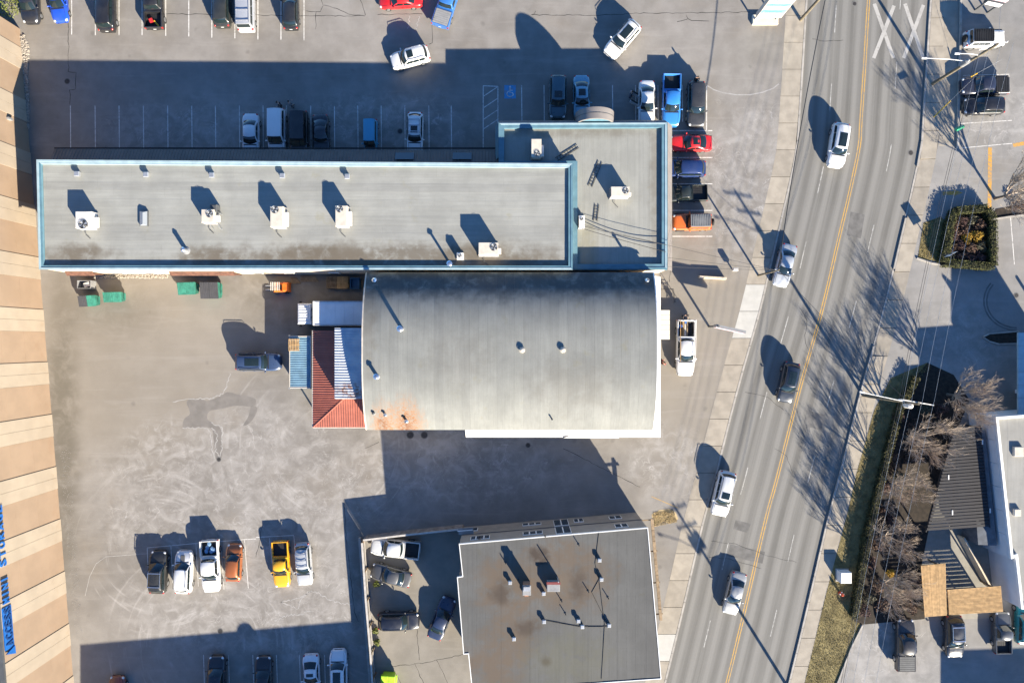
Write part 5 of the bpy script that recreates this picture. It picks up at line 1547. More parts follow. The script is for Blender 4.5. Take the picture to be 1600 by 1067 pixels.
p1, p4, p5, p2, p3 = P(1457,131), P(1349,617), P(1252,1106), P(1251,31), P(1185,430)
for k, off in enumerate((-1.5,-.7,.35,1.5)):
    for (u_, v_) in ((p1,p4),(p4,p5)):
        wire((u_.x+off,u_.y+.12,10.25 if k != 1 else 10.2), (v_.x+off,v_.y+.12,10.3), .5, "grey power wire %s, %s" % ("from the lamp-arm pole to the transformer pole" if u_ is p1 else "running south from the transformer pole", ("outermost on the street side","second from the street side","third from the street side","outermost on the building side")[k]), "street power wires")
for k in range(2):
    wire((p1.x,p1.y,7.0+.4*k),(p4.x,p4.y,7.0+.4*k), .6, "%s dark communication cable from the lamp-arm pole to the transformer pole" % ("lower","upper")[k], "street communication cables", .02, 'wire_dark')
    wire((p4.x,p4.y,7.0+.4*k),(p5.x,p5.y,7.0+.4*k), .6, "%s dark communication cable running south from the transformer pole" % ("lower","upper")[k], "street communication cables", .02, 'wire_dark')
wire((p1.x,p1.y,10.3),(p1.x+4,p1.y+45,10.3),.5,"overhead wire running north from the pole beside the dark pickup",None)
wire((p3.x,p3.y,5.7),(p2.x,p2.y,6.4),.7,"thick cable between the short service pole and the pole by the panel sign",None,.05,'wire_dark')
for k, (e, z_) in enumerate((((1043,402),ANH+.1),((1043,416),ANH+.1),((908,350),ANH+.4))):
    q = P(*e, z_); wire((p3.x,p3.y,5.7-.15*k),(q.x,q.y,z_), .35, ("service drop cable to the shop parapet, northern strand","service drop cable to the shop parapet, southern strand","long service drop cable running on to the small white roof unit")[k], "service drop cables", .018, 'wire_dark')
for k, (a_, b_) in enumerate((((908,352),(1040,382)),((908,356),(1040,393)))):
    A_, B_ = P(*a_,AD_+.7), P(*b_,ANH+.1); wire(A_,B_,.35,("black cable draped over the shop roof, nearer the wide rooftop unit","black cable draped over the shop roof, nearer the hall")[k],"roof cables",.03,'wire_dark')
wire((p4.x,p4.y,8.6),(p3.x,p3.y,5.8),.5,"cable crossing the road from the transformer pole to the short service pole",None,.02,'wire_dark')
# yellow guy guards
for i,(a_,b_) in enumerate((((1459,183),(1471,165)),((1497,131),(1512,123)))):
    A_, B_ = P(*a_), P(*b_); t_ = thing("guy_wire_guard", ["yellow guy-wire guard leaning over the sidewalk shadow","yellow guy-wire guard near the dark pickup's corner"][i], "guy guard", A_)
    m_ = MB(); m_.tube([A_, (B_.x,B_.y,1.6)], .06, 8); m_.build("guard_sleeve", M['yellow_pl'] if 'yellow_pl' in M else M['orange_line'], t_)
    m_ = MB(); m_.tube([(B_.x,B_.y,1.55),(lerp(A_.x,B_.x,2.2),lerp(A_.y,B_.y,2.2),3.6)], .012, 4); m_.build("guy_wire", M['wire'], t_)

# ------------------------------------------------------------------ signs
M['sign_white'] = plain("sign_panel_white", (.72,.73,.74), .4, .03, 2)
M['sign_teal'] = plain("sign_panel_teal", (.16,.50,.52), .4)
M['sign_blue'] = plain("sign_panel_blue", (.08,.17,.33), .4)
M['sign_pink'] = plain("sign_panel_pink", (.62,.45,.50), .4)
M['sign_dark'] = plain("sign_panel_dark", (.05,.05,.06), .4)
def pylon(base0, base1, depth, z0, h, label, rows, post_mat='beige', facing=-1, plinth=True):
    a_, b_ = P(*base0), P(*base1); d_ = (b_-a_); L_ = d_.length; ang = math.atan2(d_.y,d_.x)
    t_ = thing("pylon_sign", label, "sign", (a_.x,a_.y,0), ang)
    if plinth:
        m_ = MB(); m_.bbox(-.1,L_+.1,-.25,depth+.25,0,.35,.04); m_.build("plinth", M['canopy_cream'], t_, local=True)
    for x_ in (.08, L_-.20):
        m_ = MB(); m_.box(x_,x_+.12,depth/2-.09,depth/2+.09,0,h); m_.build("post", M[post_mat], t_, local=True)
    m_ = MB(); m_.box(-.05,L_+.05,0,depth,z0,h-.02); m_.build("cabinet", M[post_mat], t_, local=True)
    zz = z0+.1; tot = sum(r_[0] for r_ in rows); k = (h-.15-z0-.1)/tot
    for (hh, mt) in rows:
        z1 = zz + hh*k
        m_ = MB(); m_.box(.03,L_-.03,-.03,-.002,zz+.02,z1-.02); pn = m_.build("sign_panel", M[mt], t_, local=True)
        if mt in ('sign_white','sign_teal'):
            m_ = MB(); xx = L_*.15
            while xx < L_*.82:
                w_ = rnd.uniform(.06,.2); m_.box(xx,xx+w_,-.04,-.031,lerp(zz,z1,.35),lerp(zz,z1,.62)); xx += w_+.05
            m_.build("lettering", M['sign_blue'], pn, local=True)
        zz = z1
    return t_
pylon((1176,36),(1213,36),.55,1.2,6.6,"tall tenant sign with white and teal panels on a buff plinth by the road",[(1.0,'sign_white'),(.8,'sign_teal'),(.7,'sign_white'),(.6,'sign_teal'),(1.2,'sign_white'),(.8,'sign_white')])
pylon((1521,18),(1544,23),.4,1.6,5.8,"tenant sign with striped dark and white panels behind the white off-roader",[(.6,'sign_white'),(.35,'sign_dark'),(.5,'sign_pink'),(.35,'sign_dark'),(.6,'sign_teal'),(.35,'sign_dark'),(.6,'sign_white'),(.35,'sign_dark')],'dkgrey',plinth=False)
# forecourt sign: tilted board on one post by the white work pickup
a_, b_ = P(1104,509,2.6), P(1150,519,2.6); d_ = (b_-a_); L_ = d_.length; ang = math.atan2(d_.y,d_.x)
t_ = thing("forecourt_sign", "pink and grey sign board on a single post beside the white work pickup", "sign", (P(1108,510).x,P(1108,510).y,0), ang)
m_ = MB(); m_.box(-.09,.09,-.09,.09,0,3.5); m_.build("post", M['dkgrey'], t_, local=True)
m_ = MB(); m_.box(-.2,L_-.2,-.16,.16,2.3,3.3); m_.build("cabinet", M['grey'], t_, local=True)
for k in range(2): m_ = MB(); m_.box(-.15,L_-.25,-.175,-.161,2.36+.46*k,2.78+.46*k); m_.build("sign_panel", M['sign_pink'], t_, local=True)
# low wall with dark banner and small box near the service pole
t_ = thing("low_wall", "low buff wall throwing a dark shadow on the forecourt between shop and street", "wall", P(1112,433))
for i in range(6):
    p, q = P(lerp(1091,1133,i/6),433+i*.4), P(lerp(1091,1133,(i+1)/6),433.4+i*.4); m_ = MB(); m_.prism([(p.x+.01,p.y-.1),(q.x-.01,q.y-.1),(q.x-.01,q.y+.12),(p.x+.01,p.y+.12)], 0, .62); m_.build("block", M['cream'], t_)
p = P(1145,422); t_ = thing("meter_post", "small pale post box beside the end of the low forecourt wall", "post", (p.x,p.y,0))
m_ = MB(); m_.box(-.06,.06,-.06,.06,0,.5); m_.build("post", M['grey'], t_, local=True)
m_ = MB(); m_.bbox(-.28,.28,-.16,.16,.5,1.05,.04); m_.build("box", M['white_dirty'], t_, local=True)
# green street name blade
p = P(1487,213); t_ = thing("street_name_sign", "small green sign blade on a thin post by the east kerb", "sign", (p.x-1.2,p.y,0))
m_ = MB(); m_.tube([(0,0,0),(0,0,3.0)],.035,8); m_.build("post", M['steel'], t_, local=True)
m_ = MB(); m_.obox((.1,0,3.0),.95,.24,.30,R(25),0,0,R(55)); m_.build("blade", plain("green_sign",(.03,.36,.16),.4), t_, local=True)
# sign at the bed corner casting a slanted shadow
p = P(1466,400); t_ = thing("direction_sign", "flat dark direction sign on a post beside the hedged bed", "sign", (p.x,p.y,0), R(30))
m_ = MB(); m_.box(-.05,.05,-.05,.05,0,2.6); m_.build("post", M['dkgrey'], t_, local=True)
m_ = MB(); m_.box(-.5,.5,-.06,-.051,1.7,2.6); m_.build("panel", M['sign_white'], t_, local=True)
# utility cabinet and hydrant on the grass
p = P(1322,902,1.0); t_ = thing("utility_cabinet", "white square utility cabinet on the grass verge", "cabinet", (p.x,p.y,0))
m_ = MB(); m_.box(-.72,.72,-.72,.72,0,.1); m_.build("pad", M['kerb'], t_, local=True)
m_ = MB(); m_.bbox(-.6,.6,-.6,.6,.1,1.05,.05); m_.build("housing", M['white'], t_, local=True)
m_ = MB(); m_.box(-.02,.02,-.615,-.60,.15,.95); m_.build("door_seam", M['grey'], t_, local=True)
p = P(1312,925); t_ = thing("fire_hydrant", "orange-red fire hydrant on the grass verge", "hydrant", (p.x,p.y,0))
M['hyd'] = plain("hydrant_paint", (.55,.08,.03), .45)
m_ = MB(); m_.cyl((0,0),.19,0,.06,14); m_.cyl((0,0),.13,.06,.62,14); m_.cyl((0,0),.16,.62,.68,14); m_.build("barrel", M['hyd'], t_, 40, True)
m_ = MB(); m_.ball((0,0,.68),.14,.14,.15,12,5,half=True); m_.cyl((0,0),.04,.8,.9,6); m_.build("bonnet", M['hyd'], t_, 40, True)
for a_ in (0,90,180):
    c_ = (math.cos(R(a_)),math.sin(R(a_))); m_ = MB(); m_.tube([(c_[0]*.1,c_[1]*.1,.48),(c_[0]*.24,c_[1]*.24,.48)],.065,8); m_.build("outlet", M['white'], t_, local=True)
# ------------------------------------------------------------------ vehicles
def interp(prof, x):
    if x <= prof[0][0]: return prof[0][1]
    for (a, b), (c, d) in zip(prof, prof[1:]):
        if x <= c: return b + (d-b)*(x-a)/(c-a)
    return prof[-1][1]
SPEC = {
 # L, W, H, belt, wb (windscreen base), rf (roof front), rr (roof rear), rgb (rear glass base), nose z, hood z, deck z, bed, front axle, rear axle, wheel r
 'sedan':  dict(L=4.75,W=1.83,H=1.46,belt=.96,wb=1.02,rf=.28,rr=-.95,rgb=-1.72,nose=.70,hood=.92,deck=1.0,tail=.92,fa=1.42,ra=-1.38,r=.33),
 'coupe':  dict(L=4.55,W=1.82,H=1.38,belt=.93,wb=.85,rf=.10,rr=-.85,rgb=-1.75,nose=.68,hood=.88,deck=.98,tail=.90,fa=1.36,ra=-1.34,r=.33),
 'suv':    dict(L=4.65,W=1.90,H=1.70,belt=1.10,wb=1.12,rf=.48,rr=-1.82,rgb=-2.16,nose=.88,hood=1.08,deck=1.1,tail=1.02,fa=1.42,ra=-1.36,r=.36),
 'bigsuv': dict(L=4.95,W=1.98,H=1.82,belt=1.16,wb=1.20,rf=.62,rr=-2.05,rgb=-2.32,nose=.98,hood=1.16,deck=1.16,tail=1.08,fa=1.52,ra=-1.46,r=.39),
 'wagon':  dict(L=4.70,W=1.80,H=1.52,belt=.98,wb=1.02,rf=.32,rr=-1.80,rgb=-2.2,nose=.72,hood=.94,deck=1.0,tail=.95,fa=1.42,ra=-1.35,r=.33),
 'hatch':  dict(L=4.05,W=1.74,H=1.50,belt=.98,wb=.98,rf=.36,rr=-1.42,rgb=-1.84,nose=.72,hood=.94,deck=1.0,tail=.95,fa=1.28,ra=-1.25,r=.32),
 'pickup': dict(L=5.70,W=1.98,H=1.88,belt=1.18,wb=1.40,rf=.80,rr=-.72,rgb=-.98,nose=1.02,hood=1.18,deck=1.2,tail=1.15,bed=-1.06,fa=1.80,ra=-1.72,r=.40),
 'smallpickup': dict(L=5.05,W=1.80,H=1.68,belt=1.06,wb=1.05,rf=.52,rr=-.55,rgb=-.74,nose=.88,hood=1.06,deck=1.1,tail=1.0,bed=-.80,fa=1.52,ra=-1.45,r=.36),
 'van':    dict(L=4.75,W=1.88,H=1.92,belt=1.18,wb=1.55,rf=.95,rr=-2.12,rgb=-2.30,nose=.95,hood=1.14,deck=1.18,tail=1.1,fa=1.5,ra=-1.4,r=.35),
 'kei':    dict(L=3.40,W=1.48,H=1.85,belt=1.05,wb=1.35,rf=.95,rr=-1.48,rgb=-1.60,nose=.90,hood=1.02,deck=1.0,tail=.98,fa=1.15,ra=-1.05,r=.28),
 'jeep':   dict(L=4.25,W=1.82,H=1.85,belt=1.20,wb=.62,rf=.42,rr=-1.86,rgb=-1.96,nose=1.08,hood=1.16,deck=1.2,tail=1.15,fa=1.36,ra=-1.28,r=.40),
}
_vm = {}
def vehicle_parts(kind):
    if kind in _vm: return _vm[kind]
    S = SPEC[kind]; L, W, H = S['L'], S['W'], S['H']; a = L/2
    belt = S['belt']; bed = S.get('bed')
    parts = []       # (name, mesh, material key, parent index or None)
    rear_lim = bed if bed is not None else -a
    zb = .26 if kind not in ('pickup','jeep') else .38
    boxy = kind in ('jeep','kei','van')
    def hw(x):
        t = x/a
        if t > .70: return W/2*(1 - (.16 if boxy else .30)*((t-.70)/.30)**2.0)
        if t < -.74: return W/2*(1 - (.07 if boxy or bed is not None else .19)*((-t-.74)/.26)**2.2)
        return W/2
    prof = [(-a, S['tail']-.05), (-a+.12, S['tail']), (S['rgb']-.02, S['deck']), (S['rgb']+.3, belt+.02), (S['wb'], S['hood']+.03), (S['wb']+.45, S['hood']-.01), (a-.30, S['nose']+.05), (a-.08, S['nose']-.04), (a, S['nose']-.16)]
    prof = sorted(prof)
    ts = [1,.988,.965,.93,.87,.78,.66,.54,.42,.30,.15,0,-.15,-.3,-.45,-.6,-.72,-.82,-.9,-.95,-.98,-1]
    xs = [t*a for t in ts if t*a > rear_lim+.05] + [rear_lim]
    mb = MB(); ring_n = None; rows = []
    for x in xs:
        w = hw(x); zt = interp(prof, x)
        sh = zt - .12
        pts = [(0,zt),(.38,zt-.006),(.66,zt-.022),(.82,zt-.045),(.92,zt-.085),(.975,zt-.15),(1.0,zt-.27),(1.005,(zt-.27+zb)/2+.05),(.985,zb+.10),(.90,zb)]
        half = [(f*w, max(z, zb+.01*(9-i))) for i,(f,z) in enumerate(pts)]
        row = [(x,-y,z) for y,z in reversed(half[1:])] + [(x,y,z) for y,z in half]
        rows.append(row)
    n = len(rows[0]); v = [q for r_ in rows for q in r_]; f = []
    for i in range(len(rows)-1):
        for k in range(n-1): f.append((i*n+k, i*n+k+1, (i+1)*n+k+1, (i+1)*n+k))
        f.append((i*n+n-1, i*n, (i+1)*n, (i+1)*n+n-1))
    f.append(tuple(range(n-1,-1,-1))); f.append(tuple((len(rows)-1)*n+k for k in range(n)))
    mb.add(v, f)
    parts.append(("body", mb.mesh("body", 38), 'paint', None))
    # hood shut-lines
    mb = MB()
    for s in (-1,1):
        pts = []
        for x in (S['wb']+.12, S['wb']+.5, a-.55, a-.28):
            pts.append((x, s*hw(x)*.74, interp(prof,x)-.028))
        mb.tube([(p[0],p[1],p[2]) for p in pts], .012, 4)
    parts.append(("hood_seam", mb.mesh("hood_seam"), 'black', None))
    # cabin shell
    wb, rf, rr, rgb = S['wb'], S['rf'], S['rr'], S['rgb']
    bw = W/2*.93; rw = W/2*(.72 if not boxy else .84)
    if kind in ('suv','bigsuv','pickup'): rw = W/2*.75
    df = .04 if boxy else .11
    cr = .5 if boxy else 1.0
    def ztop(x):
        zb0 = interp(prof, wb)-.03; zb1 = interp(prof, rgb)-.03
        if x >= rf:
            t = (wb-x)/(wb-rf); return lerp(zb0, H-df, t) + .05*math.sin(math.pi*t)
        if x <= rr:
            t = (x-rgb)/(rr-rgb); return lerp(zb1, H-df, t) + .05*math.sin(math.pi*t)
        t = (x-rr)/(rf-rr); return H - df + df*math.sin(math.pi*t)**.7
    def tw(x):
        z = ztop(x); k = max(0, min(1, (z-belt)/(H-belt))); return lerp(bw, rw, k)
    def bow(x, fy):
        kf = max(0, min(1, (x-(rf-.5))/.5)); kr = max(0, min(1, ((rr+.45)-x)/.45)); b_ = (.26 if not boxy else .08)
        return -b_*kf*fy*fy + b_*.7*kr*fy*fy
    def sec(x):
        z = ztop(x); w = tw(x); base = min(z, belt-.06)
        dz = min(.10+.06*cr, max(0, z-base)*.5)
        return [(0,z),(.45*w,z-.018*cr),(.78*w,z-.055*cr),(.94*w,z-.11*cr if dz>.06 else z-dz*.6),(1.0*w,z-dz-.03 if dz>.06 else z-dz),(lerp(w,bw,.5),(z-dz+base)/2),(bw,base)]
    cx = [wb, lerp(wb,rf,.33), lerp(wb,rf,.66), rf, lerp(rf,rr,.12), lerp(rf,rr,.35), lerp(rf,rr,.65), lerp(rf,rr,.9), rr, lerp(rr,rgb,.4), lerp(rr,rgb,.75), rgb]
    mb = MB(); rows = []
    for x in cx:
        h_ = sec(x); rows.append([(x+bow(x,y/bw),-y,z) for y,z in reversed(h_[1:])] + [(x+bow(x,y/bw),y,z) for y,z in h_])
    n = len(rows[0]); v = [q for r_ in rows for q in r_]; f = []
    for i in range(len(rows)-1):
        for k in range(n-1): f.append((i*n+k, i*n+k+1, (i+1)*n+k+1, (i+1)*n+k))
    f.append(tuple(range(n-1,-1,-1))); f.append(tuple((len(rows)-1)*n+k for k in range(n)))
    mb.add(v, f); parts.append(("cabin", mb.mesh("cabin", 35), 'paint', None))
    # roof skin
    mb = MB(); rows = []
    for x in [lerp(rf-.03, rr+.03, i/6) for i in range(7)]:
        z = ztop(x); w = tw(x)
        rows.append([(x+bow(x,w*fy/bw), w*fy, z - dz + .012) for fy, dz in ((-.93,.105*cr),(-.78,.055*cr),(-.45,.018*cr),(0,0),(.45,.018*cr),(.78,.055*cr),(.93,.105*cr))])
    n = 7; v = [q for r_ in rows for q in r_]
    mb.add(v, [(i*n+k, i*n+k+1, (i+1)*n+k+1, (i+1)*n+k) for i in range(6) for k in range(6)])
    parts.append(("roof", mb.mesh("roof", 35), 'roof', None))
    # windscreen and rear window
    def screen(x0, x1, lo, hi, inset_, nx):
        mb = MB(); rows = []
        for i in range(6):
            t = lerp(lo, hi, i/5); x = lerp(x0, x1, t); w = tw(x)
            rows.append([(x + nx*.014 + bow(x,w*fy*inset_/bw), w*fy*inset_, ztop(x) - .075*cr*abs(fy)**2.2 + .018) for fy in (-1,-.7,-.35,0,.35,.7,1)])
        v = [q for r_ in rows for q in r_]
        fs = [(i*7+k, i*7+k+1, (i+1)*7+k+1, (i+1)*7+k) for i in range(5) for k in range(6)]
        if nx < 0: fs = [q[::-1] for q in fs]
        mb.add(v, fs); return mb
    parts.append(("windscreen", screen(wb, rf, .05, .93, .90, 1).mesh("windscreen", 40), 'glass', None))
    parts.append(("rear_window", screen(rgb, rr, .12 if not boxy else .25, .90, .86, -1).mesh("rear_window", 40), 'glass', None))
    # cowl strip
    mb = MB()
    for s in (0,):
        mb.add([(wb+.10,-bw*.82,interp(prof,wb+.10)+.008),(wb+.10,bw*.82,interp(prof,wb+.10)+.008),(wb-.01,bw*.84,interp(prof,wb)+.02),(wb-.01,-bw*.84,interp(prof,wb)+.02)], [(3,0,1,2)])
    parts.append(("cowl", mb.mesh("cowl"), 'black', None))
    # side windows (front and rear door, plus quarter light on long cabins)
    nwin = 3 if (rf-rr) > 2.2 else 2
    if kind == 'kei' : nwin = 2
    for s in (-1,1):
        for i in range(nwin):
            mb = MB()
            quad = []
            for (tz, edge) in ((.16,0),(.16,1),(.86,1),(.86,0)):
                xf = lerp(wb, rf, tz)-.26; xr = lerp(rgb, rr, tz)+.22
                e = (i+edge)/nwin; x = lerp(xf, xr, e) + (-.03 if edge == 0 else .03)*(1)
                z = lerp(belt-.02, H-.20, tz); y = lerp(bw, rw, (z-belt)/(H-belt))+.016
                quad.append((x, s*y, z))
            mb.add(quad, [(0,1,2,3) if s < 0 else (3,2,1,0)])
            # give the pane a thickness
            mb.add([(q[0],q[1]-s*.02,q[2]) for q in quad], [(3,2,1,0) if s < 0 else (0,1,2,3)])
            parts.append(("side_window", mb.mesh("side_window"), 'glass', None))
    # door seams and handles
    for s in (-1,1):
        mb = MB()
        for x in (lerp(wb,rf,.3), lerp(rf,rr,.45), lerp(rf,rr,.97) if nwin != 2 or kind == 'sedan' else rr):
            mb.box(x-.008,x+.008, s*(W/2+.006)-.008, s*(W/2+.006)+.008, zb+.22, belt-.26)
        parts.append(("door_seam", mb.mesh("door_seam"), 'black', None))
        for x in (lerp(rf,rr,.38), lerp(rf,rr,.82)):
            mb = MB(); mb.box(x-.09,x+.09, s*(W/2+.012)-.02, s*(W/2+.012)+.02, belt-.32, belt-.28)
            parts.append(("door_handle", mb.mesh("door_handle"), 'paint', None))
    # mirrors
    for s in (-1,1):
        mb = MB(); mb.ball((wb-.30, s*(W/2+.09), belt+.02), .08, .13, .085, 10, 6); mb.box(wb-.33,wb-.26,s*(W/2-.02)-.06,s*(W/2-.02)+.06,belt-.04,belt+.0)
        parts.append(("door_mirror", mb.mesh("door_mirror", 50), 'paint', None))
    # lamps
    for s in (-1,1):
        xq = a-.22; mb = MB(); mb.ball((xq, s*hw(xq)*.80, S['nose']-.10), .20, .17, .09, 10, 6)
        parts.append(("headlight", mb.mesh("headlight", 60), 'lamp', None))
        xq = -a+.10; mb = MB()
        if bed is not None: mb.box(-a-.012,-a+.10, s*(W/2-.07)-.07, s*(W/2-.07)+.085, S['tail']-.42, S['tail']-.08)
        else: mb.ball((xq, s*hw(xq)*.86, S['tail']-.14), .14, .13, .11, 10, 6)
        parts.append(("tail_light", mb.mesh("tail_light", 60), 'tail', None))
    # bumpers, grille, plate
    for e in (1,-1):
        mb = MB(); pts = []
        for k in range(9):
            y = lerp(-1,1,k/8); xq = a*.985 - (.17 if not boxy else .1)*abs(y)**2.6*a*.5
            pts.append((e*(xq+.01), y*hw(e*xq)*.98, .45))
        mb.tube(pts, .085, 6); parts.append(("bumper", mb.mesh("bumper", 50), 'bumper', None))
    mb = MB(); mb.box(a-.06, a+.012, -.42, .42, S['nose']-.34, S['nose']-.20); parts.append(("grille", mb.mesh("grille"), 'black', None))
    mb = MB(); mb.box(-a-.035,-a-.02,-.16,.16,.62,.74); parts.append(("licence_plate", mb.mesh("licence_plate"), 'lamp', None))
    # wheels
    for x in (S['fa'], S['ra']):
        for s in (-1,1):
            r = S['r']; yo = s*(W/2+.012); yi = s*(W/2-.22)
            mb = MB(); mb.tube([(0,yi,0),(0,lerp(yi,yo,.1),0),(0,lerp(yi,yo,.9),0),(0,yo,0)], [r*.92,r,r,r*.92], 18)
            k = len(parts); parts.append(("wheel", mb.mesh("wheel", 30), 'rubber', None, (x,0,r)))
            mb = MB(); mb.tube([(0,yo-s*.01,0),(0,yo+s*.006,0)], [r*.66,r*.60], 14)
            parts.append(("rim", mb.mesh("rim", 30), 'rim', k))
    # pickup bed
    if bed is not None:
        zt = S['tail']+.01; t_ = .11; ins = W/2-.005
        mb = MB()
        mb.bbox(-a+.0, bed-.03, ins-t_, ins, zb+.05, zt, .03); mb.bbox(-a, bed-.03, -ins, -ins+t_, zb+.05, zt, .03)
        mb.bbox(-a-.0, -a+.09, -ins+t_+.002, ins-t_-.002, zb+.10, zt-.01, .025); mb.bbox(bed-.11, bed-.03, -ins+t_+.002, ins-t_-.002, zb+.1, zt, .02)
        parts.append(("cargo_bed", mb.mesh("cargo_bed", 30), 'paint', None))
        mb = MB(); mb.box(-a+.092, bed-.112, -ins+t_+.003, ins-t_-.003, .60, .66)
        for k in range(7):
            y = lerp(-ins+.3, ins-.3, k/6); mb.box(-a+.12, bed-.14, y-.04, y+.04, .661, .676)
        parts.append(("bed_floor", mb.mesh("bed_floor"), 'bed', None))
    if kind == 'jeep':
        mb = MB(); mb.tube([(-a-.24,.05,.98),(-a-.20,.05,.98),(-a-.04,.05,.98),(-a-.0,.05,.98)], [.34,.39,.39,.34], 18)
        parts.append(("spare_wheel", mb.mesh("spare_wheel", 30), 'rubber', None))
        for s in (-1,1):
            mb = MB(); mb.bbox(S['fa']-.52, S['fa']+.5, min(s*(W/2-.14),s*(W/2+.10)), max(s*(W/2-.14),s*(W/2+.10)), .86, .98, .04)
            parts.append(("fender", mb.mesh("fender"), 'bumper', None))
        mb = MB()
        for k in range(12):
            x = lerp(rf-.1, rr+.08, k/11); mb.box(x-.04,x+.04,-rw*.86,rw*.86,H+.005,H+.03)
        parts.append(("soft_top_rib", mb.mesh("soft_top_rib"), 'roof', None))
    _vm[kind] = (parts, dict(ztop=ztop, tw=tw, S=S, rw=rw, ins=W/2-.12, a=a))
    return _vm[kind]
FAR = 0
def vehicle(px, py, ang, kind, col, label, name="parked_car", cat="car", metal=0.0, roof=None, sunroof=0, rails=None, bars=0, z=0.0, scale=None, tonneau=None, canopy=None, load=None, bumper='paint', group="parked and driven vehicles"):
    parts, inf = vehicle_parts(kind); S = inf['S']
    p = P(px, py, S['H']*.6)
    root = thing(name, label, cat, (p.x, p.y, z), R(ang))
    if scale: root.scale = (scale[0], scale[1], 1.0)
    pm = paint(col, metal)
    mm = dict(paint=pm, roof=pm if roof is None else roof, glass=M['glass'], black=M['black'], lamp=M['lamp_glass'], tail=M['tail_glass'], rubber=M['rubber'], rim=M['rimm'], bed=M['black'], bumper=pm if bumper == 'paint' else M['black'])
    objs = []
    for q in parts:
        o = inst(q[0], q[1], root if q[3] is None else objs[q[3]], mm[q[2]])
        if len(q) > 4: o.location = q[4]
        objs.append(o)
    zt, tw = inf['ztop'], inf['tw']; rf, rr = S['rf'], S['rr']
    def L(mb, nm, mat, par=None): return mb.build(nm, mat, par or root, local=True)
    if sunroof:
        x0, x1 = rf-.22, (rf-.95 if sunroof == 1 else max(rr+.35, rf-1.75))
        mb = MB(); v = []
        for x in (x0, lerp(x0,x1,.5), x1):
            for fy in (-.58,-.3,0,.3,.58): v.append((x, tw(x)*fy, zt(x)-.07*fy*fy+.026))
        mb.add(v, [(i*5+k, i*5+k+1, (i+1)*5+k+1, (i+1)*5+k) for i in range(2) for k in range(4)]); L(mb, "sunroof", M['glass'])
    if rails:
        for s in (-1,1):
            mb = MB(); mb.tube([(rf-.15,s*tw(rf)*.86,zt(rf-.15)-.05),(rf-.3,s*tw(rf)*.88,zt(rf-.3)+.03),(rr+.4,s*tw(rr)*.88,zt(rr+.4)+.03),(rr+.2,s*tw(rr)*.86,zt(rr+.2)-.05)], .028, 6); L(mb, "roof_rail", M[rails])
    for k in range(bars):
        x = lerp(rf-.35, rr+.45, k/max(1,bars-1)); mb = MB(); w = tw(x)
        mb.box(x-.045,x+.045,-w*.86,w*.86,zt(x)+.05,zt(x)+.085)
        for s in (-1,1): mb.box(x-.03,x+.03,s*w*.80-.03,s*w*.80+.03,zt(x)-.07,zt(x)+.05)
        L(mb, "roof_bar", M['chrome'] if rails != 'black' else M['black'])
    if tonneau:
        t0, t1 = -inf['a']+.1, S['bed']-.12; n = 7
        for k in range(n):
            mb = MB(); x0, x1 = lerp(t0,t1,k/n)+.01, lerp(t0,t1,(k+1)/n)-.01; mb.bbox(x0,x1,-inf['ins']+.02,inf['ins']-.02,S['tail']-.04,S['tail']+.05,.015); L(mb, "bed_cover_panel", M[tonneau])
    if canopy:
        t0, t1 = -inf['a']+.05, S['bed']-.03; w = inf['ins']+.05; zt0 = S['tail']+.012; zt1 = S['H']-.05
        mb = MB(); v = [(t0,-w,zt0),(t1,-w,zt0),(t1,w,zt0),(t0,w,zt0),(t0+.15,-w*.82,zt1-.04),(t1-.02,-w*.82,zt1-.04),(t1-.02,w*.82,zt1-.04),(t0+.15,w*.82,zt1-.04),(t0+.2,-w*.7,zt1),(t1-.05,-w*.7,zt1),(t1-.05,w*.7,zt1),(t0+.2,w*.7,zt1)]
        mb.add(v, [(0,1,5,4),(1,2,6,5),(2,3,7,6),(3,0,4,7),(4,5,9,8),(5,6,10,9),(6,7,11,10),(7,4,8,11),(8,9,10,11)]); L(mb, "bed_canopy", pm)
        for s in (-1,1):
            mb = MB(); q = [(lerp(t0,t1,.15),s*(w*.955+.01),lerp(zt0,zt1,.22)),(lerp(t0,t1,.9),s*(w*.955+.01),lerp(zt0,zt1,.22)),(lerp(t0,t1,.9),s*(w*.86+.01),lerp(zt0,zt1,.78)),(lerp(t0,t1,.18),s*(w*.86+.01),lerp(zt0,zt1,.78))]
            mb.add(q, [(0,1,2,3) if s < 0 else (3,2,1,0)]); L(mb, "canopy_window", M['glass'])
    return root, inf
WHT = (.62,.62,.60); SIL = (.36,.38,.40); BLK = (.012,.012,.014); NAVY = (.012,.028,.075); GRY = (.07,.072,.075); CHAR = (.028,.029,.031)
BRK = M['black']
V = vehicle
# top row
V(44,1,-88,'suv',(.014,.016,.022),"near-black car nosing toward the lot from the corner beside the storage building")
V(89,-1,-84,'sedan',(.01,.06,.42),"bright blue sedan beside the black corner car")
V(163,11,91,'bigsuv',BLK,"black large SUV alone in its bay at the top edge of the shaded lot")
r_, i_ = V(238,2,91,'pickup',BLK,"black pickup with red and yellow gear in its open bed","parked_pickup","pickup truck")
m_ = MB(); m_.obox((-2.0,.3,.8),.5,.4,.25,.4); m_.build("red_load", plain("red_load",(.5,.03,.03),.5), r_, local=True)
m_ = MB(); m_.obox((-2.3,-.25,.78),.8,.14,.14,.7); m_.build("yellow_load", M['yellow_pl'], r_, local=True)
V(345,7,91,'suv',(.022,.024,.022),"dark green-black SUV beside the silver van with roof bars")
V(382,12,91,'van',(.42,.43,.45),"silver minivan with three roof bars","parked_van","van",.3,bars=3,rails='chrome')
V(453,11,91,'wagon',(.014,.015,.017),"black estate car with tinted tailgate glass, last in the top row")
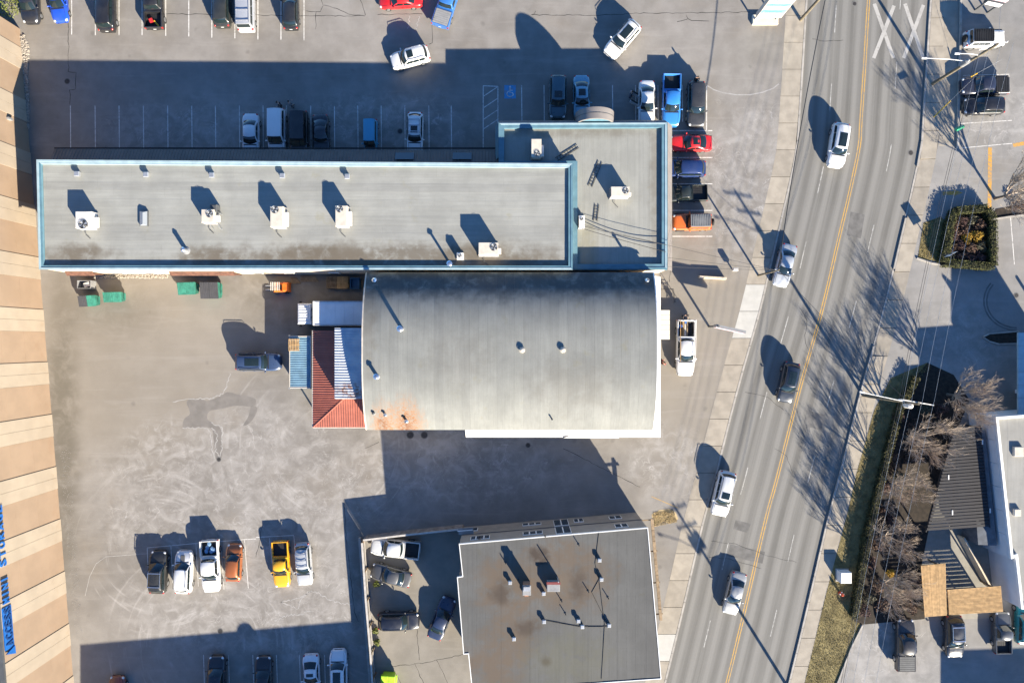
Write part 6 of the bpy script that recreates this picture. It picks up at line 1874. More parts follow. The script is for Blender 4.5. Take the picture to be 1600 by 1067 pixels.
V(625,-2,183,'sedan',(.55,.012,.015),"red car parked crossways in the top island bay")
V(699,0,72,'pickup',(.03,.13,.38),"blue pickup with grey ribbed bed cover, parked askew","parked_pickup","pickup truck",tonneau='grey')
# lot aisle
V(640,88,195,'suv',WHT,"white crossover with one dark sunroof driving along the shadow edge","moving_car","car",sunroof=1,rails='chrome',scale=(.92,.97))
V(973,59,229,'suv',WHT,"white SUV with large dark sunroof turning diagonally in the lot","moving_car","car",sunroof=2,rails='black')
# row under the canopy of the long building
V(391,211,-90,'sedan',(.60,.61,.62),"white sedan parked under the brown canopy edge beside the white van")
V(431,202,-90,'van',(.64,.64,.64),"white panel van nosed under the brown canopy","parked_van","van")
V(466,206,-90,'van',BLK,"black minivan beside the white van","parked_van","van")
V(501,211,-88,'coupe',(.015,.018,.024),"black coupe with a colourful reflection on its rear glass")
V(578,209,-90,'kei',(.05,.27,.42),"small boxy teal-blue microvan","parked_van","van")
V(648,208,-91,'wagon',(.63,.63,.62),"white estate car with chrome roof bars and sunroof",rails='chrome',bars=3,sunroof=1)
V(872,150,-91,'bigsuv',(.035,.085,.11),"dark teal SUV parked north of the arched hood",sunroof=1,scale=(.95,.97))
V(909,151,-89,'sedan',(.17,.34,.43),"pale blue sedan with sunroof beside the dark teal SUV",sunroof=1,metal=.2)
ws, wi = V(1011,159,-91,'sedan',(.63,.63,.62),"white sedan with its passenger-side doors standing open")
V(1050,155,-91,'pickup',(.03,.19,.52),"blue pickup with empty open bed","parked_pickup","pickup truck")
V(1089,161,-91,'bigsuv',(.03,.031,.033),"charcoal SUV last in the row by the white bay line")
V(1080,222.5,180,'coupe',(.62,.016,.018),"red sports coupe with sunroof beside the shop's east wall",sunroof=1)
V(1070,262,180,'suv',(.012,.03,.11),"navy blue SUV nosed to the shop beside the red coupe")
V(1070,301,182,'smallpickup',(.015,.02,.017),"black-green small pickup with bed rails and red tail","parked_pickup","pickup truck",canopy=None)
JT = plain("grey_soft_top",(.16,.165,.17),.8,.1,3)
V(1082,346,181,'jeep',(.60,.13,.02),"orange off-roader with grey ribbed soft top and rear spare wheel","off_road_car","off-roader",roof=JT,bumper='black')
# traffic on the road
RD_ = RZ+.002
V(1313,225,261,'bigsuv',(.64,.64,.63),"white SUV with big dark sunroof driving beside the yellow line","moving_car","car",sunroof=2,z=RD_,scale=(.98,.97))
V(1228,414,256,'sedan',(.42,.44,.46),"silver sedan driving past the short service pole","moving_car","car",.3,z=RD_)
V(1234,597,258,'suv',(.012,.02,.035),"dark navy SUV driving beside the tree shadows","moving_car","car",sunroof=2,z=RD_,scale=(.96,.97))
V(1132,772,257,'bigsuv',(.62,.62,.60),"white SUV with dark roof rails driving past the hall forecourt","moving_car","car",rails='black',sunroof=1,z=RD_)
V(1149,928,256,'sedan',(.34,.345,.34),"grey-silver sedan driving past the two-storey building","moving_car","car",.3,z=RD_,sunroof=0)
# forecourt work truck
wt, wi2 = V(1072,543,-91,'pickup',(.66,.65,.63),"white work pickup with ladder rack and loaded bed on the forecourt","work_pickup","pickup truck",scale=(1.08,1.0))
for s in (-1,1):
    for x in (-2.7,-1.1): m_ = MB(); m_.tube([(x,s*.90,1.15),(x,s*.86,1.95)],.03,6); m_.build("rack_post", M['white'], wt, local=True)
    m_ = MB(); m_.tube([(-2.85,s*.86,1.95),(1.4,s*.80,2.02)],.035,6); m_.build("rack_rail", M['wood_new'] if s < 0 else M['white'], wt, local=True)
for x in (-2.7,-1.1): m_ = MB(); m_.tube([(x,-.86,1.95),(x,.86,1.95)],.03,6); m_.build("rack_bar", M['white'], wt, local=True)
for k, (y, w, mt) in enumerate(((-.28,.16,'wood_new'),(-.08,.2,'beige'),(.12,.12,'wood'))): m_ = MB(); m_.box(-2.7,-1.2,y-w/2,y+w/2,.68,.95+.05*k); m_.build("lumber", M[mt], wt, local=True)
for k, (x,y) in enumerate(((-2.6,-.05),(-2.2,-.55),(-2.75,.4))): m_ = MB(); m_.ball((x,y,.85),.22,.2,.2,8,5); m_.build("tool_bag", plain("blue_tarp",(.02,.14,.45),.6) if k < 2 else M['black'], wt, local=True)
# yard west of the hall
V(402,565,0,'bigsuv',(.035,.062,.13),"dark blue SUV with glass roof alone in the open yard",metal=.2,rails='black',sunroof=2)
# lower-left row
V(245,894,88,'suv',(.022,.022,.020),"dark charcoal SUV with chrome roof rails, first of the short parked row",rails='chrome',bars=2)
hs_, _ = V(285,894,88,'suv',(.63,.63,.62),"white SUV with dark hood scoop and black rails beside the charcoal SUV",rails='black')
m_ = MB(); m_.add([(1.25,-.26,1.105),(1.25,.26,1.105),(1.95,.22,1.03),(1.95,-.22,1.03),(1.27,-.24,1.13),(1.27,.24,1.13),(1.9,.2,1.06),(1.9,-.2,1.06)],[(4,7,6,5),(0,1,5,4),(1,2,6,5),(2,3,7,6),(3,0,4,7)]); m_.build("hood_scoop", M['dkgrey'], hs_, local=True)
tp_, _ = V(327,885,-87,'pickup',(.64,.64,.62),"white pickup with blue tarp in its open bed","parked_pickup","pickup truck")
rg_ = random.Random(5); m_ = MB()
for k in range(7): m_.ball((-2.0+rg_.uniform(-.45,.45), rg_.uniform(-.5,.5), .78), .28, .24, .16, 7, 4)
m_.build("tarp", plain("pale_blue_tarp",(.14,.25,.40),.5), tp_, 20, True)
V(364,879,88,'hatch',(.34,.105,.03),"copper orange hatchback beside the white pickup",metal=.3)
m_ = MB()
V(438,882,-87,'smallpickup',(.66,.33,.012),"yellow pickup with dark open bed","parked_pickup","pickup truck")
V(473.5,882,-86,'wagon',(.45,.46,.47),"silver estate car with roof bars beside the yellow pickup",metal=.3,rails='chrome',bars=3)
V(337,1059,90,'suv',(.014,.016,.022),"black SUV in the shaded bottom row, nose outward")
V(411,1060,91,'sedan',(.014,.014,.018),"black sedan with reddish roof edge in the shaded bottom row")
V(486,1055,-88,'coupe',(.62,.63,.64),"white coupe with dark sunroof in the shaded bottom row",sunroof=2)
V(528,1049,91,'suv',(.62,.63,.64),"white SUV with glass roof beside the white coupe",sunroof=2)
V(181,1091,90,'sedan',(.18,.05,.03),"brown-red car just entering the bottom edge, front end showing")
# walled yard
V(617,857,173.5,'pickup',(.60,.60,.58),"white pickup with open black bed in the walled yard","parked_pickup","pickup truck",scale=(.95,.97))
V(610,899,165,'sedan',(.10,.10,.10),"grey sedan beside the white yard pickup",metal=.3,scale=(.95,1))
V(622,971,1,'suv',(.012,.014,.022),"black SUV with its shadow on the yard fence",rails='black',scale=(.97,1))
V(690,966,68,'sedan',(.018,.03,.07),"dark blue sedan parked at an angle by the two-storey wall")
# east lots
V(1541,59,1,'jeep',(.63,.63,.63),"white off-roader with black soft top facing away from the street","off_road_car","off-roader",roof=M['black'],bumper='black')
V(1541,132,181,'pickup',(.018,.022,.04),"dark blue-black pickup with covered bed beside the tall pole","parked_pickup","pickup truck",scale=(.90,.98),tonneau='black')
V(1540,164,181,'suv',BLK,"black SUV parked beside the dark pickup",scale=(.95,1))
V(1417,1008,90,'pickup',(.03,.028,.028),"dark pickup with ribbed bed cover under the bare tree","parked_pickup","pickup truck",tonneau='dkgrey')
V(1493,995,-88,'suv',(.02,.022,.028),"dark SUV with chrome roof bars by the timber pergola",rails='chrome',bars=2)
V(1569,989,91,'smallpickup',(.10,.105,.11),"grey pickup with dark bed beside the pergola corner","parked_pickup","pickup truck",metal=.3,scale=(.9,1))
V(1604,973,88,'suv',(.01,.16,.19),"teal SUV at the right edge beside the grey pickup")
# open doors of the white sedan
for k, (x, a_) in enumerate(((.35,62),(-.65,58))):
    m_ = MB(); L_ = 1.05
    m_.box(-L_,0,-.05,.03,.35,.92); d_ = m_.build("open_door", paint((.63,.63,.62)), ws, local=True)
    d_.location = (x, -.93, 0); d_.rotation_euler = (0,0,R(a_))
    m_ = MB(); m_.box(-L_+.1,-.12,-.03,.0,.925,1.32); m_.build("door_window", M['glass'], d_, local=True)

# ------------------------------------------------------------------ box truck backed to the hall
BT = 3.7
b0, b1 = P(489,470,BT), P(575,508,BT)
cxm, cym = (b0.x+b1.x)/2, (b0.y+b1.y)/2
tr = thing("box_truck", "white box truck backed up to the hall's west wall", "truck", (cxm, cym, 0), math.pi)
bl, bw_ = (b1.x-b0.x)/2, (b0.y-b1.y)/2
M['truck_white'] = plain("truck_body_white", (.62,.63,.64), .5, .05, 1)
m_ = MB(); m_.bbox(-bl+.25,bl,-bw_,bw_,1.1,BT,.05); m_.build("box_body", M['truck_white'], tr, local=True)
for s in (-1,1): m_ = MB(); m_.box(-bl+.25,bl,min(s*bw_,s*(bw_-.12)),max(s*bw_,s*(bw_-.12)),BT+.002,BT+.05); m_.build("roof_rail", M['steel'], tr, local=True)
for k in range(6): m_ = MB(); x = lerp(-bl+.6,bl-.4,k/5); m_.box(x-.02,x+.02,-bw_+.13,bw_-.13,BT+.002,BT+.02); m_.build("roof_bow", M['truck_white'], tr, local=True)
m_ = MB(); m_.box(bl-.16,bl+.0-.002,-bw_+.02,bw_-.02,BT+.003,BT+.06); m_.build("front_cap", M['white'], tr, local=True)
m_ = MB(); m_.box(-bl+.3,bl+2.1,-.5,.5,.75,1.08); m_.build("chassis", M['black'], tr, local=True)
cabx0, cabx1 = bl+.55, bl+2.05
m_ = MB(); m_.bbox(cabx0,cabx1,-1.12,1.12,.6,2.45,.12); cab = m_.build("cab", M['truck_white'], tr, local=True)
for k in range(7): m_ = MB(); y = lerp(-.85,.85,k/6); m_.bbox(cabx0+.3,cabx1-.2,y-.07,y+.07,2.452,2.5,.02); m_.build("roof_rib", M['truck_white'], cab, local=True)
m_ = MB(); m_.add([(cabx1+.01,-1.0,1.4),(cabx1+.01,1.0,1.4),(cabx1-.12,.95,2.3),(cabx1-.12,-.95,2.3)], [(0,1,2,3)]); m_.build("windscreen", M['glass'], tr, local=True)
for s in (-1,1):
    m_ = MB(); m_.box(cabx0+.4,cabx1-.2,s*1.125-.006,s*1.125+.006,1.4,2.2); m_.build("side_window", M['glass'], tr, local=True)
    m_ = MB(); m_.bbox(cabx1-.2,cabx1-.05,s*1.3-.08,s*1.3+.08,1.5,1.95,.02); m_.tube([(cabx1-.15,s*1.1,1.7),(cabx1-.15,s*1.3,1.7)],.02,5); m_.build("mirror", M['black'], tr, local=True)
    m_ = MB(); m_.box(cabx1-.03,cabx1+.03,s*.85-.16,s*.85+.16,.75,.92); m_.build("headlight", M['lamp_glass'], tr, local=True)
m_ = MB(); m_.bbox(bl+.02,bl+.5,-.8,.8,1.1,2.6,.05); m_.build("reefer_unit", M['dkgrey'], tr, local=True)
for y in (-.4,.4): m_ = MB(); m_.cyl((bl+.26,y),.22,2.6,2.72,14); m_.build("fan", M['black'], tr, local=True)
for x in (cabx1-.55, -bl+1.2, -bl+2.2):
    for s in (-1,1):
        m_ = MB(); m_.tube([(x,s*.8,.48),(x,s*.84,.48),(x,s*1.08,.48),(x,s*1.12,.48)],[.44,.48,.48,.44],18); w_ = m_.build("wheel", M['rubber'], tr, 30, True)
        m_ = MB(); m_.tube([(x,s*1.11,.48),(x,s*1.13,.48)],[.28,.25],12); m_.build("rim", M['rimm'], w_, local=True)
# ------------------------------------------------------------------ forklift
p = P(430,447,2.0); fk = thing("forklift", "orange forklift parked in the alley shade", "forklift", (p.x,p.y,0), 0)
ORG = plain("forklift_orange", (.62,.13,.015), .45)
m_ = MB(); m_.bbox(-.55,.62,-.52,.52,.25,.95,.08); m_.build("body", ORG, fk, local=True)
m_ = MB(); m_.bbox(.35,1.15,-.52,.52,.25,1.25,.16); m_.build("counterweight", ORG, fk, local=True)
for (x,y) in ((-.5,-.45),(-.5,.45),(.55,-.45),(.55,.45)): m_ = MB(); m_.tube([(x,y,.9),(x*.8,y,2.05)],.035,6); m_.build("guard_post", M['black'], fk, local=True)
for k in range(6): m_ = MB(); x = lerp(-.45,.45,k/5); m_.box(x-.03,x+.03,-.46,.46,2.05,2.09); m_.build("guard_bar", M['white_dirty'], fk, local=True)
m_ = MB(); m_.bbox(-.1,.35,-.25,.25,.95,1.15,.05); m_.bbox(.28,.38,-.25,.25,1.15,1.6,.03); m_.build("seat", M['black'], fk, local=True)
m_ = MB(); m_.tube([(-.35,0,.95),(-.22,0,1.3)],.03,6); m_.ball((-.22,0,1.32),.14,.14,.04,12,4); m_.build("steering_wheel", M['black'], fk, local=True)
for s in (-1,1):
    m_ = MB(); m_.box(-.75,-.62,s*.3-.05,s*.3+.05,.1,2.2); m_.build("mast", M['dkgrey'], fk, local=True)
    m_ = MB(); m_.box(-1.75,-.75,s*.22-.06,s*.22+.06,.06,.10); m_.box(-.80,-.755,s*.22-.06,s*.22+.06,.06,.6); m_.build("fork", M['steel'], fk, local=True)
    for x,r0 in ((-.45,.30),(.7,.24)):
        m_ = MB(); m_.tube([(x,s*.42,r0),(x,s*.62,r0)],r0,16); m_.build("wheel", M['rubber'], fk, local=True)
# ------------------------------------------------------------------ vegetation
def branch_mesh(seed, h, spread, levels=4, limbs=7, up=.30, rmin=.010):
    rg = random.Random(seed); tr_ = MB(); cr = MB()
    th = h*.20
    lean = Vector((rg.uniform(-.05,.05),rg.uniform(-.05,.05),1)).normalized()
    top = lean*th
    tr_.tube([(0,0,-.05),top*.4,top*.8,top*1.04],[.19,.15,.135,.11],9)
    def grow(p, d, L_, r, lv):
        n = 3 if lv <= 1 else 2
        pts = [p]; q = p; dd = d
        for i in range(n):
            dd = (dd + Vector((rg.uniform(-1,1),rg.uniform(-1,1),rg.uniform(-.4,.9)))*.15).normalized()
            q = q + dd*(L_/n); pts.append(q)
        r1 = max(rmin*.7, r*.62)
        cr.tube(pts, [lerp(r,r1,i/n) for i in range(n+1)], 5 if lv <= 1 else 3, lv == levels)
        if lv == levels: return
        k = {0:5,1:5,2:4,3:3}.get(lv,3)
        for j in range(k):
            t = lerp(.35, 1.0, (j+rg.random()*.6)/k); i = min(n-1, int(t*n)); b = pts[i].lerp(pts[i+1], t*n-i)
            side = Vector((rg.uniform(-1,1),rg.uniform(-1,1),rg.uniform(-.5,.7))).normalized()
            nd = (dd + side*rg.uniform(.45,.85)).normalized()
            nd = (nd + Vector((0,0,.16))).normalized()
            grow(b, nd, L_*rg.uniform(.50,.72), max(rmin, lerp(r,r1,t)*.62), lv+1)
    for i in range(limbs):
        a_ = 2*math.pi*(i+rg.random()*.6)/limbs
        d = Vector((math.cos(a_)*spread, math.sin(a_)*spread, 1)).normalized()
        grow(top*rg.uniform(.85,1.03), d, h*rg.uniform(.34,.42), .085, 0)
    return tr_.mesh("trunk", 50), cr.mesh("crown", 60)
tm = [branch_mesh(11, 7.8, .66), branch_mesh(23, 7.4, .74), branch_mesh(37, 8.0, .62)]
for a_, b_ in tm: a_.materials.append(M['trunk']); b_.materials.append(M['bark'])
def tree(px, py, hmid, var, sc, rz, label):
    p = P(px, py, hmid)
    t_ = thing("bare_tree", label, "tree", (p.x,p.y,0), rz, None); t_.scale = (sc,sc,sc)
    inst("trunk", tm[var][0], t_); inst("crown", tm[var][1], t_)
tree(1530,622,5.2,0,.98,.3,"bare tree overhanging the shaded drive and the white building corner")
tree(1458,692,5.2,1,1.0,1.9,"bare tree between the transformer pole and the dark louvre roof")
tree(1425,768,4.8,2,.78,.9,"smaller bare tree beside the dark louvre roof's left edge")
tree(1413,850,4.8,1,.86,4.1,"bare tree in the bed north of the timber pergola")
tree(1408,926,4.4,0,.86,2.6,"bare tree leaning over the timber pergola corner")
tree(1602,296,4.5,2,1.05,5.0,"bare tree at the end of the narrow bed by the orange line")

def leaves(seed, shape, n, size, flat=.5):
    rg = random.Random(seed); m_ = MB()
    for i in range(n):
        c = Vector(shape(rg))
        u = Vector((rg.uniform(-1,1),rg.uniform(-1,1),rg.uniform(-1,1)*flat)).normalized()
        w = u.cross(Vector((rg.uniform(-1,1),rg.uniform(-1,1),rg.uniform(-1,1)))).normalized()
        s = size*rg.uniform(.6,1.4)
        m_.add([c-u*s, c+w*s*.5, c+u*s, c-w*s*.5], [(0,1,2,3)])
    return m_
def leaf_mat(name, c, v=.45):
    g = G(name); col = g.mix(g.ramp(g.noise(3.0,3), .3, .7), sc3(c,1-v), sc3(c,1+v))
    return g.out(col, .75, 0, .3)
M['hedge'] = leaf_mat("hedge_leaves", (.072,.066,.022)); M['hedge_y'] = leaf_mat("clipped_hedge_leaves", (.062,.064,.018))
M['sh_brown'] = leaf_mat("brown_shrub", (.11,.066,.045)); M['sh_yel'] = leaf_mat("yellow_shrub", (.36,.22,.03)); M['sh_red'] = leaf_mat("purple_brown_shrub", (.085,.048,.042)); M['sh_gr'] = leaf_mat("grey_green_shrub", (.085,.080,.05)); M['sh_lime'] = leaf_mat("lime_weeds", (.13,.15,.03))
def hedge(label, pts, w, h, dens=150, mat='hedge', seed=1):
    root = thing("clipped_hedge", label, "hedge", P(*pts[0]))
    core = MB(); P_ = [P(*p) for p in pts]
    segs = []
    for a_, b_ in zip(P_, P_[1:]):
        d_ = (b_-a_); L_ = d_.length; d_.normalize(); t_ = Vector((-d_.y,d_.x,0)); segs.append((a_,b_,d_,t_,L_))
        e = d_*.05
        core.prism([a_-t_*(w/2-.12)+e,b_-t_*(w/2-.12)-e,b_+t_*(w/2-.12)-e,a_+t_*(w/2-.12)+e], 0, h-.14)
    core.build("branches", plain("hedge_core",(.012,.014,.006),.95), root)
    tot = sum(s[4] for s in segs)
    def shape(rg):
        k = rg.random()*tot
        for s in segs:
            if k <= s[4]: break
            k -= s[4]
        a_, b_, d_, t_, L_ = s
        face = rg.random()*(w+2*h); bmp = rg.gauss(0,.045)
        if face < w: y = rg.uniform(-w/2,w/2); z = h+bmp
        else:
            z = rg.uniform(.05,h); y = (w/2+bmp)*(1 if rg.random() < .5 else -1)
        q = a_ + d_*k + t_*y; return (q.x,q.y,z)
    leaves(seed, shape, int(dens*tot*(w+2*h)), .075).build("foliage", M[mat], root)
hedge("long dark clipped hedge beside the power line bed", [(1427,588),(1400,640),(1375,735),(1350,835),(1330,962)], .65, .95, 140, 'hedge', 5)
hedge("box hedge around the planted island, closed loop", [(1478,348),(1486,331),(1535,327),(1543,345),(1544,416),(1532,417),(1468,411),(1478,348)], .75, 1.1, 120, 'hedge_y', 6)
def shrub(px, py, r, h, mat, seed, label, n=420):
    p = P(px,py,h*.6); t_ = thing("shrub", label, "shrub", (p.x,p.y,0), 0, "shrubs in the planted beds")
    def shape(rg):
        a_ = rg.uniform(0,2*math.pi); k = rg.random()**.35; z = rg.random()
        rr = r*k*math.sqrt(max(.05,1-(2*z-.75)**2*.55))*(1+.25*math.sin(3*a_+seed)); return (rr*math.cos(a_), rr*math.sin(a_), .05+z*h)
    leaves(seed, shape, n, .085).build("foliage", M[mat], t_, local=True)
    m_ = MB(); rg = random.Random(seed)
    for k in range(6): a_ = rg.uniform(0,6.28); m_.tube([(0,0,-.02),(.3*r*math.cos(a_),.3*r*math.sin(a_),h*.4),(.7*r*math.cos(a_),.7*r*math.sin(a_),h*.8)],[.03,.02,.01],4)
    m_.build("stems", M['trunk'], t_, local=True)
cols = ['sh_brown','sh_red','sh_gr']; nm = {'sh_brown':'brown','sh_red':'purple-brown','sh_gr':'grey-green','sh_yel':'golden yellow','sh_lime':'lime green'}
rg = random.Random(3); k = 0
rows_ = ("north row","second row","third row","south row"); cols_ = ("by the street-side hedge","left of the middle","right of the middle","by the lot-side hedge")
for i, (x,y,m) in enumerate([(1492,350,'sh_brown'),(1505,345,'sh_red'),(1520,342,'sh_gr'),(1532,350,'sh_brown'),(1490,368,'sh_red'),(1506,362,'sh_brown'),(1512,371,'sh_yel'),(1528,368,'sh_yel'),(1488,386,'sh_brown'),(1502,384,'sh_red'),(1518,388,'sh_brown'),(1533,385,'sh_gr'),(1484,402,'sh_gr'),(1500,402,'sh_brown'),(1516,404,'sh_red'),(1532,403,'sh_red')]):
    shrub(x,y,.62,rg.uniform(.5,.9),m,100+k,"%s shrub in the hedged island's %s, %s" % (nm[m], rows_[i//4], cols_[i%4])); k += 1
for (x,y,m,r,w_) in [(1405,650,'sh_red',.7,"between the hedge's upper end and the tree by the transformer pole"),(1430,665,'sh_brown',.7,"at the foot of the tree by the transformer pole"),(1398,720,'sh_brown',.8,"on the hedge side level with the dark louvre roof"),(1385,760,'sh_red',.8,"against the hedge beside the smaller bare tree"),(1405,745,'sh_gr',.7,"under the smaller bare tree"),(1378,800,'sh_brown',.8,"against the hedge below the smaller bare tree"),(1395,815,'sh_red',.7,"between the smaller bare tree and the next tree"),(1372,850,'sh_brown',.8,"against the hedge by the tree north of the pergola"),(1362,880,'sh_red',.7,"against the hedge level with the pergola's upper end"),(1392,895,'sh_yel',.45,"in the long bed near the timber pergola"),(1375,915,'sh_brown',.8,"level with the white utility cabinet"),(1358,935,'sh_gr',.7,"at the hedge's lower end"),(1380,945,'sh_brown',.8,"under the pergola-corner tree near the dark pickup"),(1352,955,'sh_red',.7,"at the bed's lower tip beside the lawn kerb"),(1430,905,'sh_red',.7,"against the timber pergola's left edge"),(1425,950,'sh_brown',.7,"at the pergola's lower left corner"),(1445,640,'sh_gr',.7,"beside the shaded drive under the power wires"),(1470,640,'sh_red',.8,"under the tree overhanging the white building"),(1422,715,'sh_brown',.7,"beside the dark louvre roof's left edge")]:
    shrub(x,y,r,rg.uniform(.5,1.0),m,100+k,"%s shrub %s" % (nm[m], w_)); k += 1
for (x,y,w_) in ((588,912,"beside the grey sedan"),(587,985,"below the black yard SUV"),(589,1003,"nearest the lime green bin")): shrub(x,y,.35,.35,'sh_lime',100+k,"lime green weed clump at the yard fence %s" % w_,200); k += 1
shrub(10,6,1.7,1.4,'sh_lime',190,"yellow-green shrub at the corner of the storage building",900)
shrub(1592,318,.8,.8,'sh_brown',191,"brown shrub in the narrow bed below the lone bare tree")
# planted beds and lawns
def bed(name, pts, z, mat, kind="structure"):
    m_ = MB(); m_.sheet([P(*p) for p in pts], z); return tag(m_.build(name, M[mat]), kind=kind)
lawn_pts = [(1449,566),(1456,575),(1420,600),(1398,650),(1372,740),(1345,850),(1330,965),(1345,975),(1303,1075),(1255,1075),(1290,930),(1325,797),(1338,740),(1366,640),(1392,590)]
M['straw_soil'] = plain('straw_ground', (.36,.275,.15), .95, .3, 2)
bed("lawn", lawn_pts, .012, 'grass_soil')
bed("planting_bed", [(1449,566),(1490,585),(1515,625),(1500,660),(1450,832),(1440,882),(1445,966),(1345,975),(1330,965),(1345,850),(1372,740),(1398,650),(1420,600)], .016, 'soil')
bed("island_lawn", [(1434,402),(1440,365),(1443,348),(1470,338),(1478,348),(1470,409),(1434,404)], .012, 'grass_soil')
bed("island_soil", [(1478,348),(1486,331),(1535,327),(1543,345),(1544,416),(1470,411)], .016, 'soil')
bed("narrow_bed", [(1552,333),(1556,326),(1640,312),(1640,330),(1553,341)], .02, 'soil')
bed("dry_grass_patch", [(1018,803),(1030,796),(1046,794),(1056,800),(1060,810),(1048,817),(1034,814),(1022,822)], .012, 'straw_soil')
def kerb_line(label, pts, w=.16, h=.14, close=False, mat='kerb'):
    root = thing("garden_kerb", label, "kerb", P(*pts[0]))
    P_ = [P(*p) for p in pts] + ([P(*pts[0])] if close else [])
    for a_, b_ in zip(P_, P_[1:]):
        d_ = (b_-a_); L_ = d_.length; d_.normalize(); t_ = Vector((-d_.y,d_.x,0))*w/2; n_ = max(1,int(L_/1.2))
        for i in range(n_):
            p, q = a_+d_*(L_*i/n_+.008), a_+d_*(L_*(i+1)/n_-.008); m_ = MB(); m_.prism([p-t_,q-t_,q+t_,p+t_], 0, h); m_.build("kerb_stone", M[mat], root)
kerb_line("pale concrete kerb around the hedged island", [(1432,403),(1455,411),(1500,418),(1530,421),(1546,418),(1547,380),(1545,345)])
kerb_line("pale concrete kerb edging the lawn beside the lower right lot", [(1347,976),(1330,1010),(1304,1076)])
kerb_line("concrete kerb along the narrow bed by the orange line", [(1546,343),(1580,338),(1640,331)])
kerb_line("pale kerb around the pointed dark island in the shaded drive", [(1535,526),(1545,521),(1591,517),(1591,536),(1560,537),(1545,533)], .14, .14, True)
bed("pointed_island", [(1537,526),(1546,522),(1591,518),(1591,535),(1560,536),(1546,532)], .03, 'soil')
def in_poly(x, y, poly):
    c = False
    for i in range(len(poly)):
        a_, b_ = poly[i-1], poly[i]
        if (a_[1] > y) != (b_[1] > y) and x < (b_[0]-a_[0])*(y-a_[1])/(b_[1]-a_[1])+a_[0]: c = not c
    return c
M['blade'] = leaf_mat("grass_blades", (.22,.17,.06), .5)
def grass(name, label, pts, n, seed, mat='blade'):
    rg = random.Random(seed); xs = [p[0] for p in pts]; ys = [p[1] for p in pts]; m_ = MB(); c = 0
    while c < n:
        x, y = rg.uniform(min(xs),max(xs)), rg.uniform(min(ys),max(ys))
        if not in_poly(x,y,pts): continue
        c += 1; p = P(x,y); a_ = rg.uniform(0,6.28); s = rg.uniform(.03,.07); h = rg.uniform(.03,.08); b = rg.uniform(0,6.28)
        u = Vector((math.cos(a_),math.sin(a_),0))*s*.5; t = Vector((math.cos(b)*s*1.2,math.sin(b)*s*1.2,h))
        q = Vector((p.x,p.y,.01)); m_.add([q-u,q+u,q+t], [(0,1,2)])
    return tag(m_.build(name, M[mat]), label, "grass", kind="stuff")
grass("verge_grass", "short dry grass covering the verge lawn along the road", lawn_pts, 26000, 4)
grass("island_grass", "short dry grass on the island end beside the box hedge", [(1434,402),(1443,348),(1470,338),(1478,348),(1470,409)], 5000, 5)
M['straw'] = leaf_mat("straw_blades", (.48,.37,.19), .3)
grass("dry_grass", "straw-coloured dry grass tuft by the two-storey building corner", [(1020,800),(1052,795),(1058,815),(1022,822)], 2600, 6, 'straw')
# gravel along walls
def gravel(name, label, pts, n, seed, size, mat):
    rg = random.Random(seed); xs = [p[0] for p in pts]; ys = [p[1] for p in pts]; m_ = MB(); c = 0
    while c < n:
        x, y = rg.uniform(min(xs),max(xs)), rg.uniform(min(ys),max(ys))
        if not in_poly(x,y,pts): continue
        c += 1; p = P(x,y); s = size*rg.uniform(.5,1.5)
        m_.ball((p.x,p.y,s*.4), s*rg.uniform(.7,1.2), s*rg.uniform(.7,1.2), s*.7, 5, 3)
    return tag(m_.build(name, mat), label, "gravel", kind="stuff")
M['stone'] = plain("grey_stones", (.27,.24,.20), .9, .5, 9)
gravel("wall_gravel", "pale stones strewn along the foot of the long cream wall", [(148,428),(262,428),(262,434),(148,434)], 700, 8, .09, M['stone'])
gravel("corner_gravel", "grey rubble strip beside the storage building", [(30,58),(38,55),(46,75),(44,100),(46,200),(36,200),(31,100)], 1300, 9, .10, M['stone'])
gravel("wall_foot_grit", "scattered grit along the foot of the storage wall", [(93,700),(110,700),(130,1000),(118,1000)], 700, 10, .022, M['salt'])

